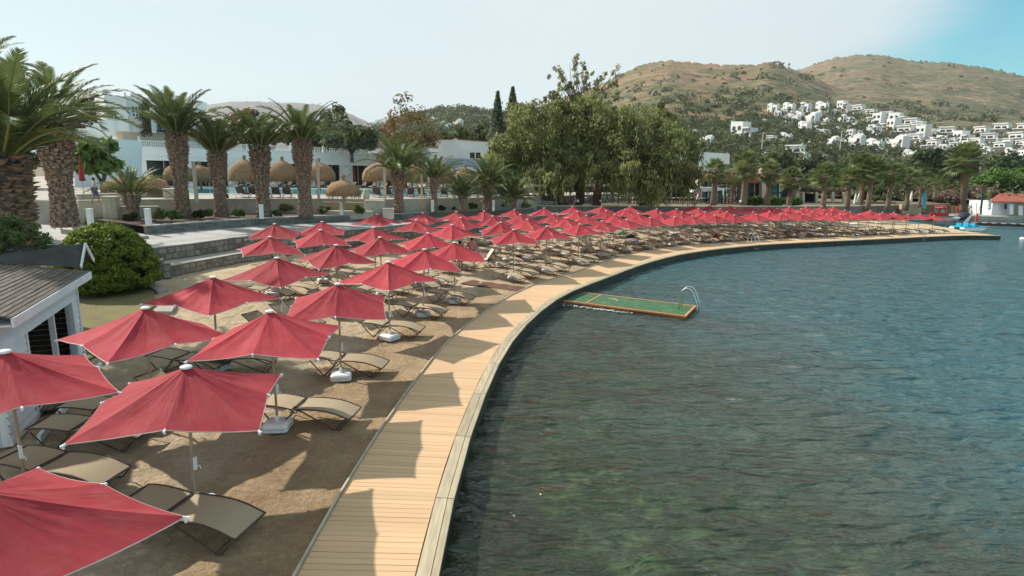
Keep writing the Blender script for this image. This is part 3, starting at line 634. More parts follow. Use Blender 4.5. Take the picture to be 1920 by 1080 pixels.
# path, planting bed, pool terrace surfaces
tag(strip('path', [Vector((p.x, p.y, ZP)) for p in W2], [V3(-28, 30, ZP)] + [Vector((p.x, p.y, ZP)) for p in W3], M['grey_path']))
b = MB(); P_ = [(-60, 26), (-24, 26), (W2[0].x, W2[0].y), (W2[1].x, W2[1].y), (W3[0].x + .6, W3[0].y), (-60, 60)]; b.prism(P_, -.5, ZP - .01); tag(b.build('upper_path', M['grey_path']), kind='structure')
tag(strip('planting_bed', [Vector((p.x, p.y, Z3)) for p in W3], [Vector((p.x, p.y + .3, Z3)) for p in BG], M['soil']))
w3 = empty('slate_kerb_wall', W3[0], 0, 'low dark slate wall along the back of the grey path, edging the planted bed', 'wall')
relpar(wallmesh(W3, 0, Z3 - .0, .3, M['mortar'], 'core'), w3)
relpar(wallmesh([p + Vector((.04, -.06, 0)) for p in W3], Z3 + .002, Z3 + .07, .4, M['grey_path'], 'coping'), w3)
stones_on(w3, W3[:7], ZP, Z3, .125, .42, slate_me, .03, 290)
bgw = empty('beige_terrace_wall', BG[1], 0, 'plain beige wall holding up the pool terrace behind the palms', 'wall')
relpar(wallmesh(BG, Z3 - .3, ZT + .02, .3, M['beige_wall'], 'wall_face'), bgw)
relpar(wallmesh([p + Vector((.03, -.05, 0)) for p in BG], ZT + .022, ZT + .09, .42, M['cream'], 'coping'), bgw)
b = MB(); P_ = [(p.x, p.y + .32) for p in BG] + [(40, 120), (-110, 120), (-80, 46)]; b.prism(P_, 0, ZT); tag(b.build('pool_terrace', M['concrete']), kind='structure')
# recess walls, raised box planters
def simple_wall(px0, px1, zb, zt, th, m, label, off=(0, 0)):
    a = gz(*px0, zb); c = gz(*px1, zb); w = empty('garden_wall', a, 0, label, 'wall')
    relpar(wallmesh([a, c], zb - .3, zt, th, m, 'wall_face'), w); relpar(wallmesh([a + Vector((.02, -.04, 0)), c + Vector((.02, -.04, 0))], zt + .002, zt + .06, th + .08, M['cream'], 'coping'), w); return w
simple_wall((607, 401), (680, 402), Z3, Z3 + .95, .15, M['orange_wall'] if 0 else M['tan_wall'], 'brownish recessed wall behind the small thatched sunshade')
simple_wall((608, 404), (700, 404.5), Z3, Z3 + .32, .5, M['beige_wall'], 'low beige bench wall in front of the small thatched sunshade')
simple_wall((685, 403), (722, 403), Z3, ZT + .02, .9, M['beige_wall'], 'tall beige end block right of the small thatched sunshade')
simple_wall((718, 404.5), (739, 404.5), Z3, Z3 + .55, .7, M['cream'], 'small cream block at the foot of the tall beige end block')
simple_wall((215, 417), (300, 415), Z3 - .3, Z3 + .75, .4, M['beige_wall'], 'long low beige planter wall behind the small palm')
simple_wall((150, 385), (330, 377), ZT - .4, ZT + .35, .3, M['beige_wall'], 'beige parapet in front of the twin thatched sunshade')
# brick gate pillars and the steps between them
for (px, py, hgt, lab) in ((162, 409, 1.45, 'cream brick gate pillar left of the stone steps'), (213, 417, 1.75, 'taller cream brick gate pillar right of the stone steps'), (322, 379, 1.0, 'short cream pillar at the corner of the pool')):
    p = gz(px, py, Z3 - .3 if px < 300 else ZT - .3); w = empty('brick_pillar', p, .25, lab, 'pillar')
    b = MB(); nr = 10
    for r in range(nr):
        for q in range(3):
            z0 = r * hgt / nr; b.box((-.30 + .30 * q, 0, z0 + hgt / nr / 2), (.285, .86, hgt / nr - .014))
    tag(b.build('brick', M['cream'], w), kind='stuff'); MB().b2(-.40, -.38, 0, .40, .38, hgt).build('core', M['beige_wall'], w)
    MB().b2(-.50, -.48, hgt + .002, .50, .48, hgt + .09).build('cap', M['cream'], w)
st = empty('stone_steps', gz(205, 443, ZP), 0, 'three broad pale stone steps rising from the path to the pool gate', 'steps')
for (x0, y0, x1, y1, z0, z1) in ((222, 447, 279, 442, ZP - .1, ZP + .17), (190, 440, 247, 436, ZP + .12, ZP + .38), (145, 433, 218, 428, ZP + .3, ZP + .58)):
    a = gz(x0, y0, z1); c = gz(x1, y1, z1); d = (c - a).normalized(); ang = math.atan2(d.y, d.x); Ls = (c - a).length
    b = MB(); m_ = (a + c) / 2; n_ = Vector((-d.y, d.x, 0)); b.box(m_ + n_ * .9 + Vector((0, 0, (z0 - z1) / 2)), (Ls, 1.8, z1 - z0), ang); relpar(b.build('step', M['concrete']), st)
# white light bollards
for (px, py, lab) in ((171, 424, 'white bollard beside the stone steps'), (279, 423, 'white bollard left of the thick palm trunk, on the slate wall'), (491, 410, 'white bollard between two big palms'), (641, 403, 'white bollard in front of the small thatched sunshade'), (811, 397, 'white bollard beside the slim palm'), (925, 395.5, 'rightmost white bollard, by the dark red palm trunk')):
    p = gz(px, py, Z3 + .07); w = empty('bollard', p, random.random() * .2, lab, 'bollard')
    b = MB(); b.b2(-.13, -.13, 0, .13, .13, 1.0); b.build('post', M['white'], w); MB().b2(-.15, -.15, 1.0, .15, .15, 1.05).build('cap', M['white'], w)
# old concrete slabs and rough ground near the round bush
gr = MB(); P_ = [gz(*q)[:2] for q in ((140, 700), (60, 560), (60, 520), (250, 525), (300, 566), (240, 590), (215, 612), (190, 660))]
gm = strip('rough_grass', [gz(140, 690, .045), gz(200, 655, .045), gz(245, 600, .045), gz(292, 572, .045), gz(290, 545, .045), gz(258, 522, .045)], [gz(-200, 690, .05), gz(-100, 600, .05), gz(0, 560, .05), gz(60, 540, .05), gz(120, 520, .05), gz(150, 505, .05)], M['grass'])
for (pts, lab) in ((((246, 521), (268, 519), (316, 547), (296, 551)), 'narrow concrete slab path leading from the round bush to the sand'), (((288, 590), (306, 571), (334, 571), (322, 590)), 'short concrete slab end just behind a red parasol')):
    P_ = [gz(*q)[:2] for q in pts]; b = MB(); b.prism(P_, -.05, .13); tag(b.build('concrete_slab', M['concrete']), lab, 'slab')
# promenade wall behind the beach on the right
pm = empty('promenade_wall', PM[0], 0, 'long grey green wall with pale cap behind the far parasols', 'wall')
relpar(wallmesh(PM, -.3, 1.92, .3, M['slate'], 'wall_face'), pm); relpar(wallmesh([p + Vector((.02, -.06, 0)) for p in PM], 1.922, 2.02, .42, M['cream'], 'coping'), pm)
for z_ in (.35, .8, 1.25): 
    for q in range(4): pass
b = MB(); P_ = [(p.x, p.y + .2) for p in PM] + [(75, 100), (90, 130), (90, 180), (-30, 180), (-6, 120), (-1, 66.5)]; b.prism(P_, 0, 1.9); tag(b.build('promenade', M['ground']), kind='structure')
# ================================================================== PARASOLS
CAPS = [(-80,916,-21),(340,687,15),(507,582,6),(633,530,13),(728,490,-33),(8,654,-43),(265,576,-34),(393.8,518,-22),(519.5,482,-21),(630,458,40),(791.6,466.5,20),(853,453.5,10),(503,443,30),(601.8,430.3,25),(515,418.8,10),(603.8,414.8,15),(701.9,425.6,60),(714.6,444,28),(802.5,436.4,22),
(707.4,401.3),(792.8,398.6),(855.6,396.5),(780,411.9),(862.3,406.9),(848.5,420.8),(908.8,394.9),(963.4,392),(1020.5,389.6),(1074.1,387.5),(923.9,404.6),(977.1,401.8),(1038.1,400.8),(1082.5,395.9),(939.5,416.1),(989.3,410.6),(1061.6,407.8),(1100.9,403.4),(964.3,429.9,12),(1025.3,423.5,20),(1086.3,419.6,30),
(1127.8,386.8),(1180.8,386.4),(1230.4,391),(1268.5,391),(1299.9,385.3),(1309.8,390),(1134.9,394.6),(1171.6,391.9),(1237.5,399),(1280,397),(1297.6,404.6),(1152.3,401.9),(1196.9,400),(1128.4,413.8),(1175.6,411.3),(1218.5,407.5),(1265.1,406.4),
(1330.5,384.8),(1369.8,385.1),(1349.8,391.3),(1378.8,390),(1321.5,396.9),(1363.1,396.5),(1411.8,397.1),(1431.3,391),(1443.7,386.4),(1458.2,390.6),(1406,386.5),(1443.2,395.8),(1473.4,394.9),(1339.7,402.9),(1378,402.7),(1417.9,401.3),(1464.7,401.4),
(1480,388),(1495.3,397.2),(1502.6,391.2),(1511.4,387.8),(1524.1,396.9),(1505.3,401.5),(1540.6,387.4),(1562.6,387.8),(1545,393.5),(1559.2,394),(1550.8,402),(1584.1,393.3),(1594.7,397),(1575.8,401.4),(1612.3,401.5),(1627.2,397.8),(1633,394),(1655.9,397.9),(1648.6,401.4),(1677.3,397.8),(1679.4,402),(1702.4,401.9),(1725.8,401.6),(1752,404)]
CZ = 2.55
M['piping'] = mat('pale_pink_piping', (.62, .50, .47), (.52, .40, .38), 5, .8)
def canopy_mesh(seed, flat=0.0):
    """square canopy on eight ribs: concave hem between rib ends, cloth dipping between ribs"""
    r_ = random.Random(seed); V = []; Fc = []; ends = []
    NR, NT = 7, 8
    for k in range(8):
        a = math.radians(45 * k + 45)
        if k % 2 == 0: R_ = 1.74 + r_.uniform(-.02, .02); z = 1.89 + r_.uniform(-.03, .02)
        else: R_ = 1.185 + r_.uniform(-.015, .015); z = 1.985 + r_.uniform(-.015, .015)
        rip = [r_.uniform(-1, 1) for _ in range(64)]
        ends.append((R_ * math.cos(a), R_ * math.sin(a), z - flat * .0))
    idx = {}
    for k in range(8):
        A = Vector(ends[k]); B = Vector(ends[(k + 1) % 8]); sg = r_.uniform(.02, .06)
        for j in range(NT):
            t = j / NT
            for i in range(1, NR + 1):
                u = i / NR
                e = A.lerp(B, t); pull = 1 - .010 * 4 * t * (1 - t) * u
                apx = Vector((0, 0, 2.505)); p = apx.lerp(Vector((e.x * pull, e.y * pull, e.z)), .06 + .94 * u)
                p.z -= sg * 4 * t * (1 - t) * math.sin(math.pi * min(u * .75, 1)) + .03 * math.sin(math.pi * u)
                p.z += .016 * rip[(k * NT + j) % 64] * math.sin(math.pi * t) * math.sin(math.pi * min(1, u * 1.0)) + r_.uniform(-.002, .002)
                idx[(k, j, i)] = len(V); V.append(tuple(p))
    g = lambda k, j, i: idx[(k % 8, j, i)] if j < NT else idx[((k + 1) % 8, 0, i)]
    top = len(V); V.append((0, 0, 2.508))
    for k in range(8):
        for j in range(NT):
            Fc.append((top, g(k, j, 1), g(k, j + 1, 1)))
            for i in range(1, NR): Fc.append((g(k, j, i), g(k, j, i + 1), g(k, j + 1, i + 1), g(k, j + 1, i)))
    b = MB(); b.v = V; b.f = Fc; b.m = [0] * len(Fc); me = b.mesh('canopy', M['canopy'])
    sm = [True] * len(Fc); me.polygons.foreach_set('use_smooth', sm)
    # sharp along the ribs
    me.update(); hard = set()
    for k in range(8):
        for i in range(1, NR): hard.add(tuple(sorted((g(k, 0, i), g(k, 0, i + 1)))))
        hard.add(tuple(sorted((top, g(k, 0, 1)))))
    for e in me.edges:
        if tuple(sorted(e.vertices)) in hard: e.use_edge_sharp = True
    hem = []
    for k in range(8):
        for j in range(NT): hem.append(Vector(V[g(k, j, NR)]) + Vector((0, 0, -.004)))
    pb = MB(); pb.tube(hem + [hem[0]], .008, 4, cap=False)
    return me, pb.mesh('hem_piping', M['piping']), ends
def make_parasol(seed, full=True):
    root = empty('parasol')
    me, hem, ends = canopy_mesh(seed); can = link('canopy', me, root); link('hem_piping', hem, can)
    b = MB(); b.lathe([(.0, 2.538), (.05, 2.535), (.082, 2.525), (.092, 2.508), (.085, 2.488), (.02, 2.48)], 14); b.build('cap', M['plastic'], root, True)
    b = MB(); b.tube([(0, 0, .17), (0, 0, 2.5)], .027, 10); b.build('pole', M['pole'], root, True)
    b = MB()
    b.lathe([(.0, .0), (.0, .0)], 3) if 0 else None
    for z0, z1, s0_, s1_ in ((0, .03, .25, .275), (.03, .145, .275, .272), (.145, .165, .272, .245), (.165, .175, .245, .22)):
        vs = [(x * s, y * s, z) for (s, z) in ((s0_, z0), (s1_, z1)) for x, y in ((-1, -.82), (-.82, -1), (.82, -1), (1, -.82), (1, .82), (.82, 1), (-.82, 1), (-1, .82))]
        b.add(vs, [(i, (i + 1) % 8, 8 + (i + 1) % 8, 8 + i) for i in range(8)])
    b.add([(x * .22, y * .22, .175) for x, y in ((-1, -.82), (-.82, -1), (.82, -1), (1, -.82), (1, .82), (.82, 1), (-.82, 1), (-1, .82))], [tuple(range(8))])
    base = b.build('base', M['plastic'], root)
    if full:
        MB().lathe([(.055, .172), (.05, .25), (.033, .27), (.033, .30)], 10).build('socket', M['plastic'], base, True)
        for q in (0, math.pi / 2, math.pi, 3 * math.pi / 2):
            b = MB(); b.box((.277 * math.cos(q), .277 * math.sin(q), .085), (.006, .44, .012), q)
            b.build('seam', M['concrete'], base)
        for i, (x, y, z) in enumerate(ends):
            l = math.hypot(x, y); ux_, uy_ = x / l, y / l
            b = MB(); b.tube([(ux_ * .05, uy_ * .05, 2.455), (x * .5, y * .5, (2.455 + z) / 2 - .055), (x * .985, y * .985, z - .02)], .011, 5); b.build('rib', M['pole'], root)
            b = MB(); b.tube([(x * 1.0 - ux_ * .03, y - uy_ * .03, z - .01), (x + ux_ * .035, y + uy_ * .035, z - .025)], .021, 6); b.tube([(x, y, z - .015), (x, y, z - .065)], .016, 6); b.build('clip', M['plastic'], can)
            m_ = .42; b = MB(); b.tube([(ux_ * .04, uy_ * .04, 1.86), (x * m_, y * m_, 2.455 + (z - 2.455) * m_ - .05)], .008, 4); b.build('strut', M['pole'], root)
        MB().lathe([(.05, 1.82), (.055, 1.86), (.05, 1.9)], 10).build('hub', M['plastic'], root, True)
        b = MB(); b.box((.045, 0, .86), (.05, .05, .22)); b.tube([(.07, 0, .80), (.10, .03, .80), (.115, .05, .73)], .009, 5); b.build('winch', M['plastic'], root)
    else:
        b = MB()
        for (x, y, z) in ends: b.tube([(0, 0, 2.455), (x * .985, y * .985, z - .02)], .012, 4)
        tag(b.build('ribs', M['pole'], root), kind='stuff')
    return root
PU = [make_parasol(s, True) for s in (1, 2, 3, 11, 12)]; PS = [make_parasol(s, False) for s in (4, 5)]
info = []
for ci, cc in enumerate(CAPS):
    x, y = cc[0], cc[1]; cz = CZ + .07 - max(0, min(1, (x - 1050) / 676)) * .42
    if ci == 1: cz = 2.47
    for _ in range(18):
        p = gz(x, y, cz); D, S, I = dist_in(np.array([p.x]), np.array([p.y]))
        if D[0] >= 1.55 or x < 900: break
        cz -= .02
    info.append([float(D[0]), float(S[0]), p, cz, ci, int(I[0])])
def row_of(D, S):
    return 0 if D < 3.4 else 1 if D < 7.2 else 2 if D < 11.0 else 3
for r in info: r.append(1 if r[4] in (5, 6, 7, 8, 9, 17, 18) else 2 if r[4] in (12, 13, 16, 22) else 3 if r[4] in (14, 15, 19, 20) else row_of(r[0], r[1]))
# far stretch: rows are 3.3 m apart
for r in info:
    if r[2].x > 9: r[6] = 0 if r[0] < 2.6 else 1 if r[0] < 5.3 else 2 if r[0] < 9.6 else 3
ROWN = ['front row beside the boardwalk', 'second row from the boardwalk', 'third row from the boardwalk', 'back row nearest the wall']
special = {0: 'red parasol at the lower left corner, partly cut off by the frame', 1: 'large faded red parasol at the front, second from the lower left corner', 5: 'dark red parasol at the left edge in front of the white shed', 6: 'creased red parasol beside the open doorway of the white shed', 2: 'red parasol right of the big faded one, its white base in full view'}
UMB = []
for rw in range(4):
    lst = sorted([r for r in info if r[6] == rw], key=lambda r: r[1])
    for k, r in enumerate(lst):
        D, S, p, cz, ci, I, _ = r; near = p.y < 31
        src = PU[ci % 5] if near else PS[ci % 2]
        o = copy_tree(src); t = T[I]; base_a = math.atan2(t[1], t[0])
        rz = math.radians(CAPS[ci][2]) if len(CAPS[ci]) > 2 else base_a + random.uniform(-.25, .25) + (random.random() < .25) * .6
        sc = cz / 2.53; sxy = .98 if p.x < 9 else 1.0 - max(0, min(1, (CAPS[ci][0] - 1150) / 576)) * .06
        o.location = (p.x, p.y, 0); tx, ty = random.gauss(0, .014), random.gauss(0, .018)
        o.rotation_euler = (tx, ty, rz); o.scale = (sxy, sxy, sc)
        lab = special.get(ci) or f'red square parasol, {ORD[k]} from the near end in the {ROWN[rw]}'
        tag(o, lab, 'parasol', 'red parasols in rows on the beach'); UMB.append((o, rw, k, r, rz))
def kill(o):
    for ch in list(o.children): kill(ch)
    bpy.data.objects.remove(o)
for s in PU + PS: kill(s)

# ================================================================== SUN LOUNGERS
def lounger_proto(raised=0.0, sling='sling'):
    root = empty('sun_lounger')
    W = .31
    seat = [(-.16, .385), (.05, .40), (.30, .405), (.55, .385), (.75, .34), (.90, .285), (1.0, .25)]
    ca, sa = math.cos(raised), math.sin(raised)
    back = [(-.20 - ca * u - sa * h, .385 + sa * u + ca * h) for u, h in ((0, 0), (.2, .03), (.4, .045), (.6, .04), (.75, .02))]
    def sl(P, nm, par, m):
        V = [(x, y, z) for (x, z) in P for y in (-W, -W * .33, W * .33, W)]; V = [(x, y, z - .02 * (abs(y) < W * .5)) for x, y, z in V]; n = len(P)
        Fs = [(4 * i + j, 4 * i + j + 1, 4 * i + j + 5, 4 * i + j + 4) for i in range(n - 1) for j in range(3)]; b = MB(); b.add(V, Fs)
        V2 = [(x, y, z - .008) for x, y, z in V]; b.add(V2, [f[::-1] for f in Fs]); return b.build(nm, m, par, True)
    sl(seat, 'seat', root, M[sling]); sl(back, 'backrest', root, M[sling])
    b = MB()
    for sy in (-1, 1):
        b.tube([(x, sy * (W + .012), z) for x, z in seat], .015, 6)
        b.tube([(x, sy * (W + .012), z) for x, z in back], .014, 6)
    b.tube([(1.0, -W, .25), (1.0, W, .25)], .015, 6); b.tube([(-.16, -W, .385), (-.16, W, .385)], .014, 6); b.tube([(-.20, -W, .38), (-.20, W, .38)], .014, 6)
    e = back[-1]; b.tube([(e[0], -W, e[1]), (e[0], W, e[1])], .014, 6); b.build('frame', M['frame'], root, True)
    for sy in (-1, 1):
        y = sy * (W + .035)
        MB().tube([(-.22, y, .33), (-.12, y, .395), (.02, y, .37), (.35, y, .20), (.68, y, .03), (.74, y, .012), (.80, y, .03), (.90, y, .16), (1.0, y - sy * .02, .25)], .0145, 6).build('leg', M['frame'], root, True)
        MB().tube([(-.14, y, .36), (-.30, y, .19), (-.45, y, .015), (-.50, y, .012), (-.66, y, .16), (-.86, y - sy * .02, .37 if raised < .2 else .30)], .0145, 6).build('leg', M['frame'], root, True)
    MB().tube([(.71, -W - .03, .03), (.71, W + .03, .03)], .012, 5).build('crossbar', M['frame'], root, True)
    MB().tube([(-.47, -W - .03, .03), (-.47, W + .03, .03)], .012, 5).build('crossbar', M['frame'], root, True)
    return root
L0 = lounger_proto(.02); L1 = lounger_proto(.55)
def thing_at(proto, loc, rz, label, cat, group, scale=1.0):
    o = copy_tree(proto); o.location = loc; o.rotation_euler = (0, 0, rz); o.scale = (scale,) * 3; return tag(o, label, cat, group)
GL = 'beige sling loungers on the sand under the parasols'
def lng(px, py, deg, label, proto=None, sc=1.08):
    p = gz(px, py, .36); thing_at(proto or L0, (p.x, p.y, .0), math.radians(deg), label, 'sun lounger', GL, sc); return p
NEAR = [(352, 957, -12, 'beige lounger half in shade at the bottom left, closest to the camera'),
        (112, 872, -9, 'beige lounger in full shade left of the closest lounger, behind the corner parasol'),
        (578, 762, -6, 'beige lounger right behind the white base of the third front parasol'),
        (652, 674, -6, 'beige lounger crossing behind the white base of the fourth front parasol'),
        (735, 609, -8, 'beige lounger just behind the white base of the fifth front parasol'),
        (786, 576, -14, 'beige lounger with a white parasol base tucked under its foot end, nearer of two'),
        (842, 552, -16, 'beige lounger with a white base under it, farther of two beside the boardwalk'),
        (352, 672, -10, 'shaded lounger under the left side of the third front parasol'),
        (440, 671, 14, 'shaded lounger crossing behind the third front parasol, legs folded like a V'),
        (172, 800, 2, 'lounger mostly hidden by the big faded parasol, only its dark head end showing left'),
        (214, 762, 2, 'lounger behind the faded parasol with just a dark tip poking out'),
        (505, 545, -12, 'lounger under the left half of the red parasol in the second row'),
        (548, 536, -8, 'lounger beneath the second row parasol, right one of the pair'),
        (620, 520, -12, 'grey beige lounger behind the striped looking front parasol'),
        (668, 512, -12, 'shaded lounger left of the striped looking front parasol'),
        (1010 - 95, 505, -20, 'empty lounger beside the one draped with a pale towel')]
for a in NEAR[:15]: lng(*a)
done = [gz(a[0], a[1], .36) for a in NEAR[:15]]
for (o, rw, k, r, rz) in UMB:
    p = r[2]; I = r[5]; n = NRM[I]; t = T[I]
    ang = math.atan2(n[1], n[0]) + math.radians(-12 if p.x < 6 else -20 if p.x < 14 else 5)
    for q, off in ((0, .72), (1, -.82)):
        if p.y < 8: continue
        c = Vector((p.x + t[0] * off + n[0] * .12, p.y + t[1] * off + n[1] * .12, 0))
        if any((c.xy - d.xy).length < 1.15 for d in done): continue
        if rw == 0 and p.y < 27: continue
        pr = L1 if random.random() < .16 else L0
        rown = ['front row', 'second row', 'third row', 'back row'][rw]
        lab = f'beige lounger on the {"far" if q == 0 else "near"} side of the {ORD[k]} parasol in the {rown}'
        thing_at(pr, (c.x, c.y, 0), ang + random.uniform(-.08, .08), lab, 'sun lounger', GL, 1.04); done.append(c)

# towels and bags left on loungers, small colour accents
def cloth_pile(name, px, py, z, size, m, label, cat, rz=0.0):
    p = gz(px, py, z); b = MB(); n = 5
    V = []; 
    for i in range(n + 1):
        for j in range(n + 1):
            u, v = i / n - .5, j / n - .5; V.append((u * size[0], v * size[1], size[2] * max(0, 1 - 3.2 * (u * u + v * v)) * (1 + .5 * math.sin(9 * u + 5 * v)) + random.uniform(0, .02)))
    b.add(V, [(i * (n + 1) + j, (i + 1) * (n + 1) + j, (i + 1) * (n + 1) + j + 1, i * (n + 1) + j + 1) for i in range(n) for j in range(n)])
    b.add([(u * size[0] * .5, v * size[1] * .5, -.01) for u, v in ((-1, -1), (-1, 1), (1, 1), (1, -1))], [(0, 1, 2, 3)])
    o = b.build(name, m, None, True, loc=p, rot=(0, 0, rz)); return tag(o, label, cat)
cloth_pile('beach_bag', 950, 486, .42, (.5, .35, .16), M['whitecloth'], 'small white and dark bag lying on the shaded lounger left of the walking path', 'bag')
cloth_pile('red_bag', 973, 483, .12, (.35, .3, .32), M['redcloth'], 'dark red bag standing on the sand by a front lounger', 'bag')
cloth_pile('folded_towel', 1166, 440, .5, (.7, .5, .3), M['greencloth'], 'green towel hung over a lounger back among the far loungers', 'towel')
cloth_pile('striped_towel', 1182, 446, .45, (.9, .5, .25), M['navy'], 'dark striped towel draped on a raised lounger next to the green towel', 'towel')
cloth_pile('blue_bundle', 1192, 453, .42, (.6, .4, .12), M['bluecloth'], 'pale blue bundle at the foot of the lounger with the striped towel', 'towel')
cloth_pile('orange_bag', 1228, 454, .4, (.35, .3, .2), M['orange_paint'], 'small orange bag on a lounger beside a white parasol base', 'bag')
cloth_pile('red_bag', 1342, 446, .35, (.5, .4, .35), M['redcloth'], 'dark red bag near the white base past the big tree', 'bag')
for k, (x, y, w_, m) in enumerate([(1395, 421, .8, 'whitecloth'), (1478, 422, .9, 'whitecloth'), (1559, 415, 1.0, 'towel'), (1600, 420, 1.1, 'whitecloth'), (1645, 418, .9, 'towel'), (1538, 429, .9, 'towel'), (1515, 437, 1.1, 'towel'), (1623, 434, .8, 'whitecloth')]):
    cloth_pile('beach_towel', x, y, .42, (w_, .5, .10), M[m], f'pale towel on a far lounger, {ORD[k]} from the left', 'towel')
# lounger turned away and draped with a pale towel, its back raised
p = gz(905, 500, 0); LT = lounger_proto(.95); LT.location = (p.x, p.y, 0); LT.rotation_euler = (0, 0, math.radians(196)); LT.scale = (1.05,) * 3
tag(LT, 'lounger turned the other way with raised back draped in a pale pink towel', 'sun lounger')
b = MB(); ca, sa = math.cos(.95), math.sin(.95); prof = [(-.2 - ca * u + .03 * sa, .41 + sa * u) for u in (.02, .25, .5, .78)]; prof = [(.75, .40), (.3, .45), (-.05, .43)] + prof + [(prof[-1][0] - .05, prof[-1][1] - .02), (prof[-1][0] - .02, prof[-1][1] - .35)]
V = [(x + random.uniform(-.01, .01), y + random.uniform(-.02, .02), z) for x, z in prof for y in (-.3, -.1, .1, .3)]; n = len(prof)
b.add(V, [(4 * i + j, 4 * i + j + 1, 4 * i + j + 5, 4 * i + j + 4) for i in range(n - 1) for j in range(3)])
o = b.build('draped_towel', M['towel'], None, True, loc=(p.x, p.y, .02), rot=(0, 0, math.radians(196))); tag(o, 'pale pink towel draped over the raised lounger by the walking man', 'towel')
# brown mat leading across the sand to the boardwalk
a, c = gz(862, 531, .03), gz(971, 546, .03); d = (c - a).normalized(); n_ = Vector((-d.y, d.x, 0)); b = MB(); Lm = (c - a).length
vs = []; 
for i in range(15):
    for j in range(2): q = a + d * (Lm * i / 14) + n_ * (j * 1.15 - .05); vs.append((q.x, q.y, .035 + .015 * math.sin(i * 1.7)))
b.add(vs, [(2 * i, 2 * i + 2, 2 * i + 3, 2 * i + 1) for i in range(14)]); M['mat'] = mat('brown_beach_mat', (.16, .075, .05), (.11, .055, .04), 6, .95, .4, 30)
b.add([(x, y, z - .03) for x, y, z in vs], [(2 * i, 2 * i + 1, 2 * i + 3, 2 * i + 2) for i in range(14)])
tag(b.build('beach_mat', M['mat']), 'long reddish brown mat laid across the sand to the boardwalk', 'mat')

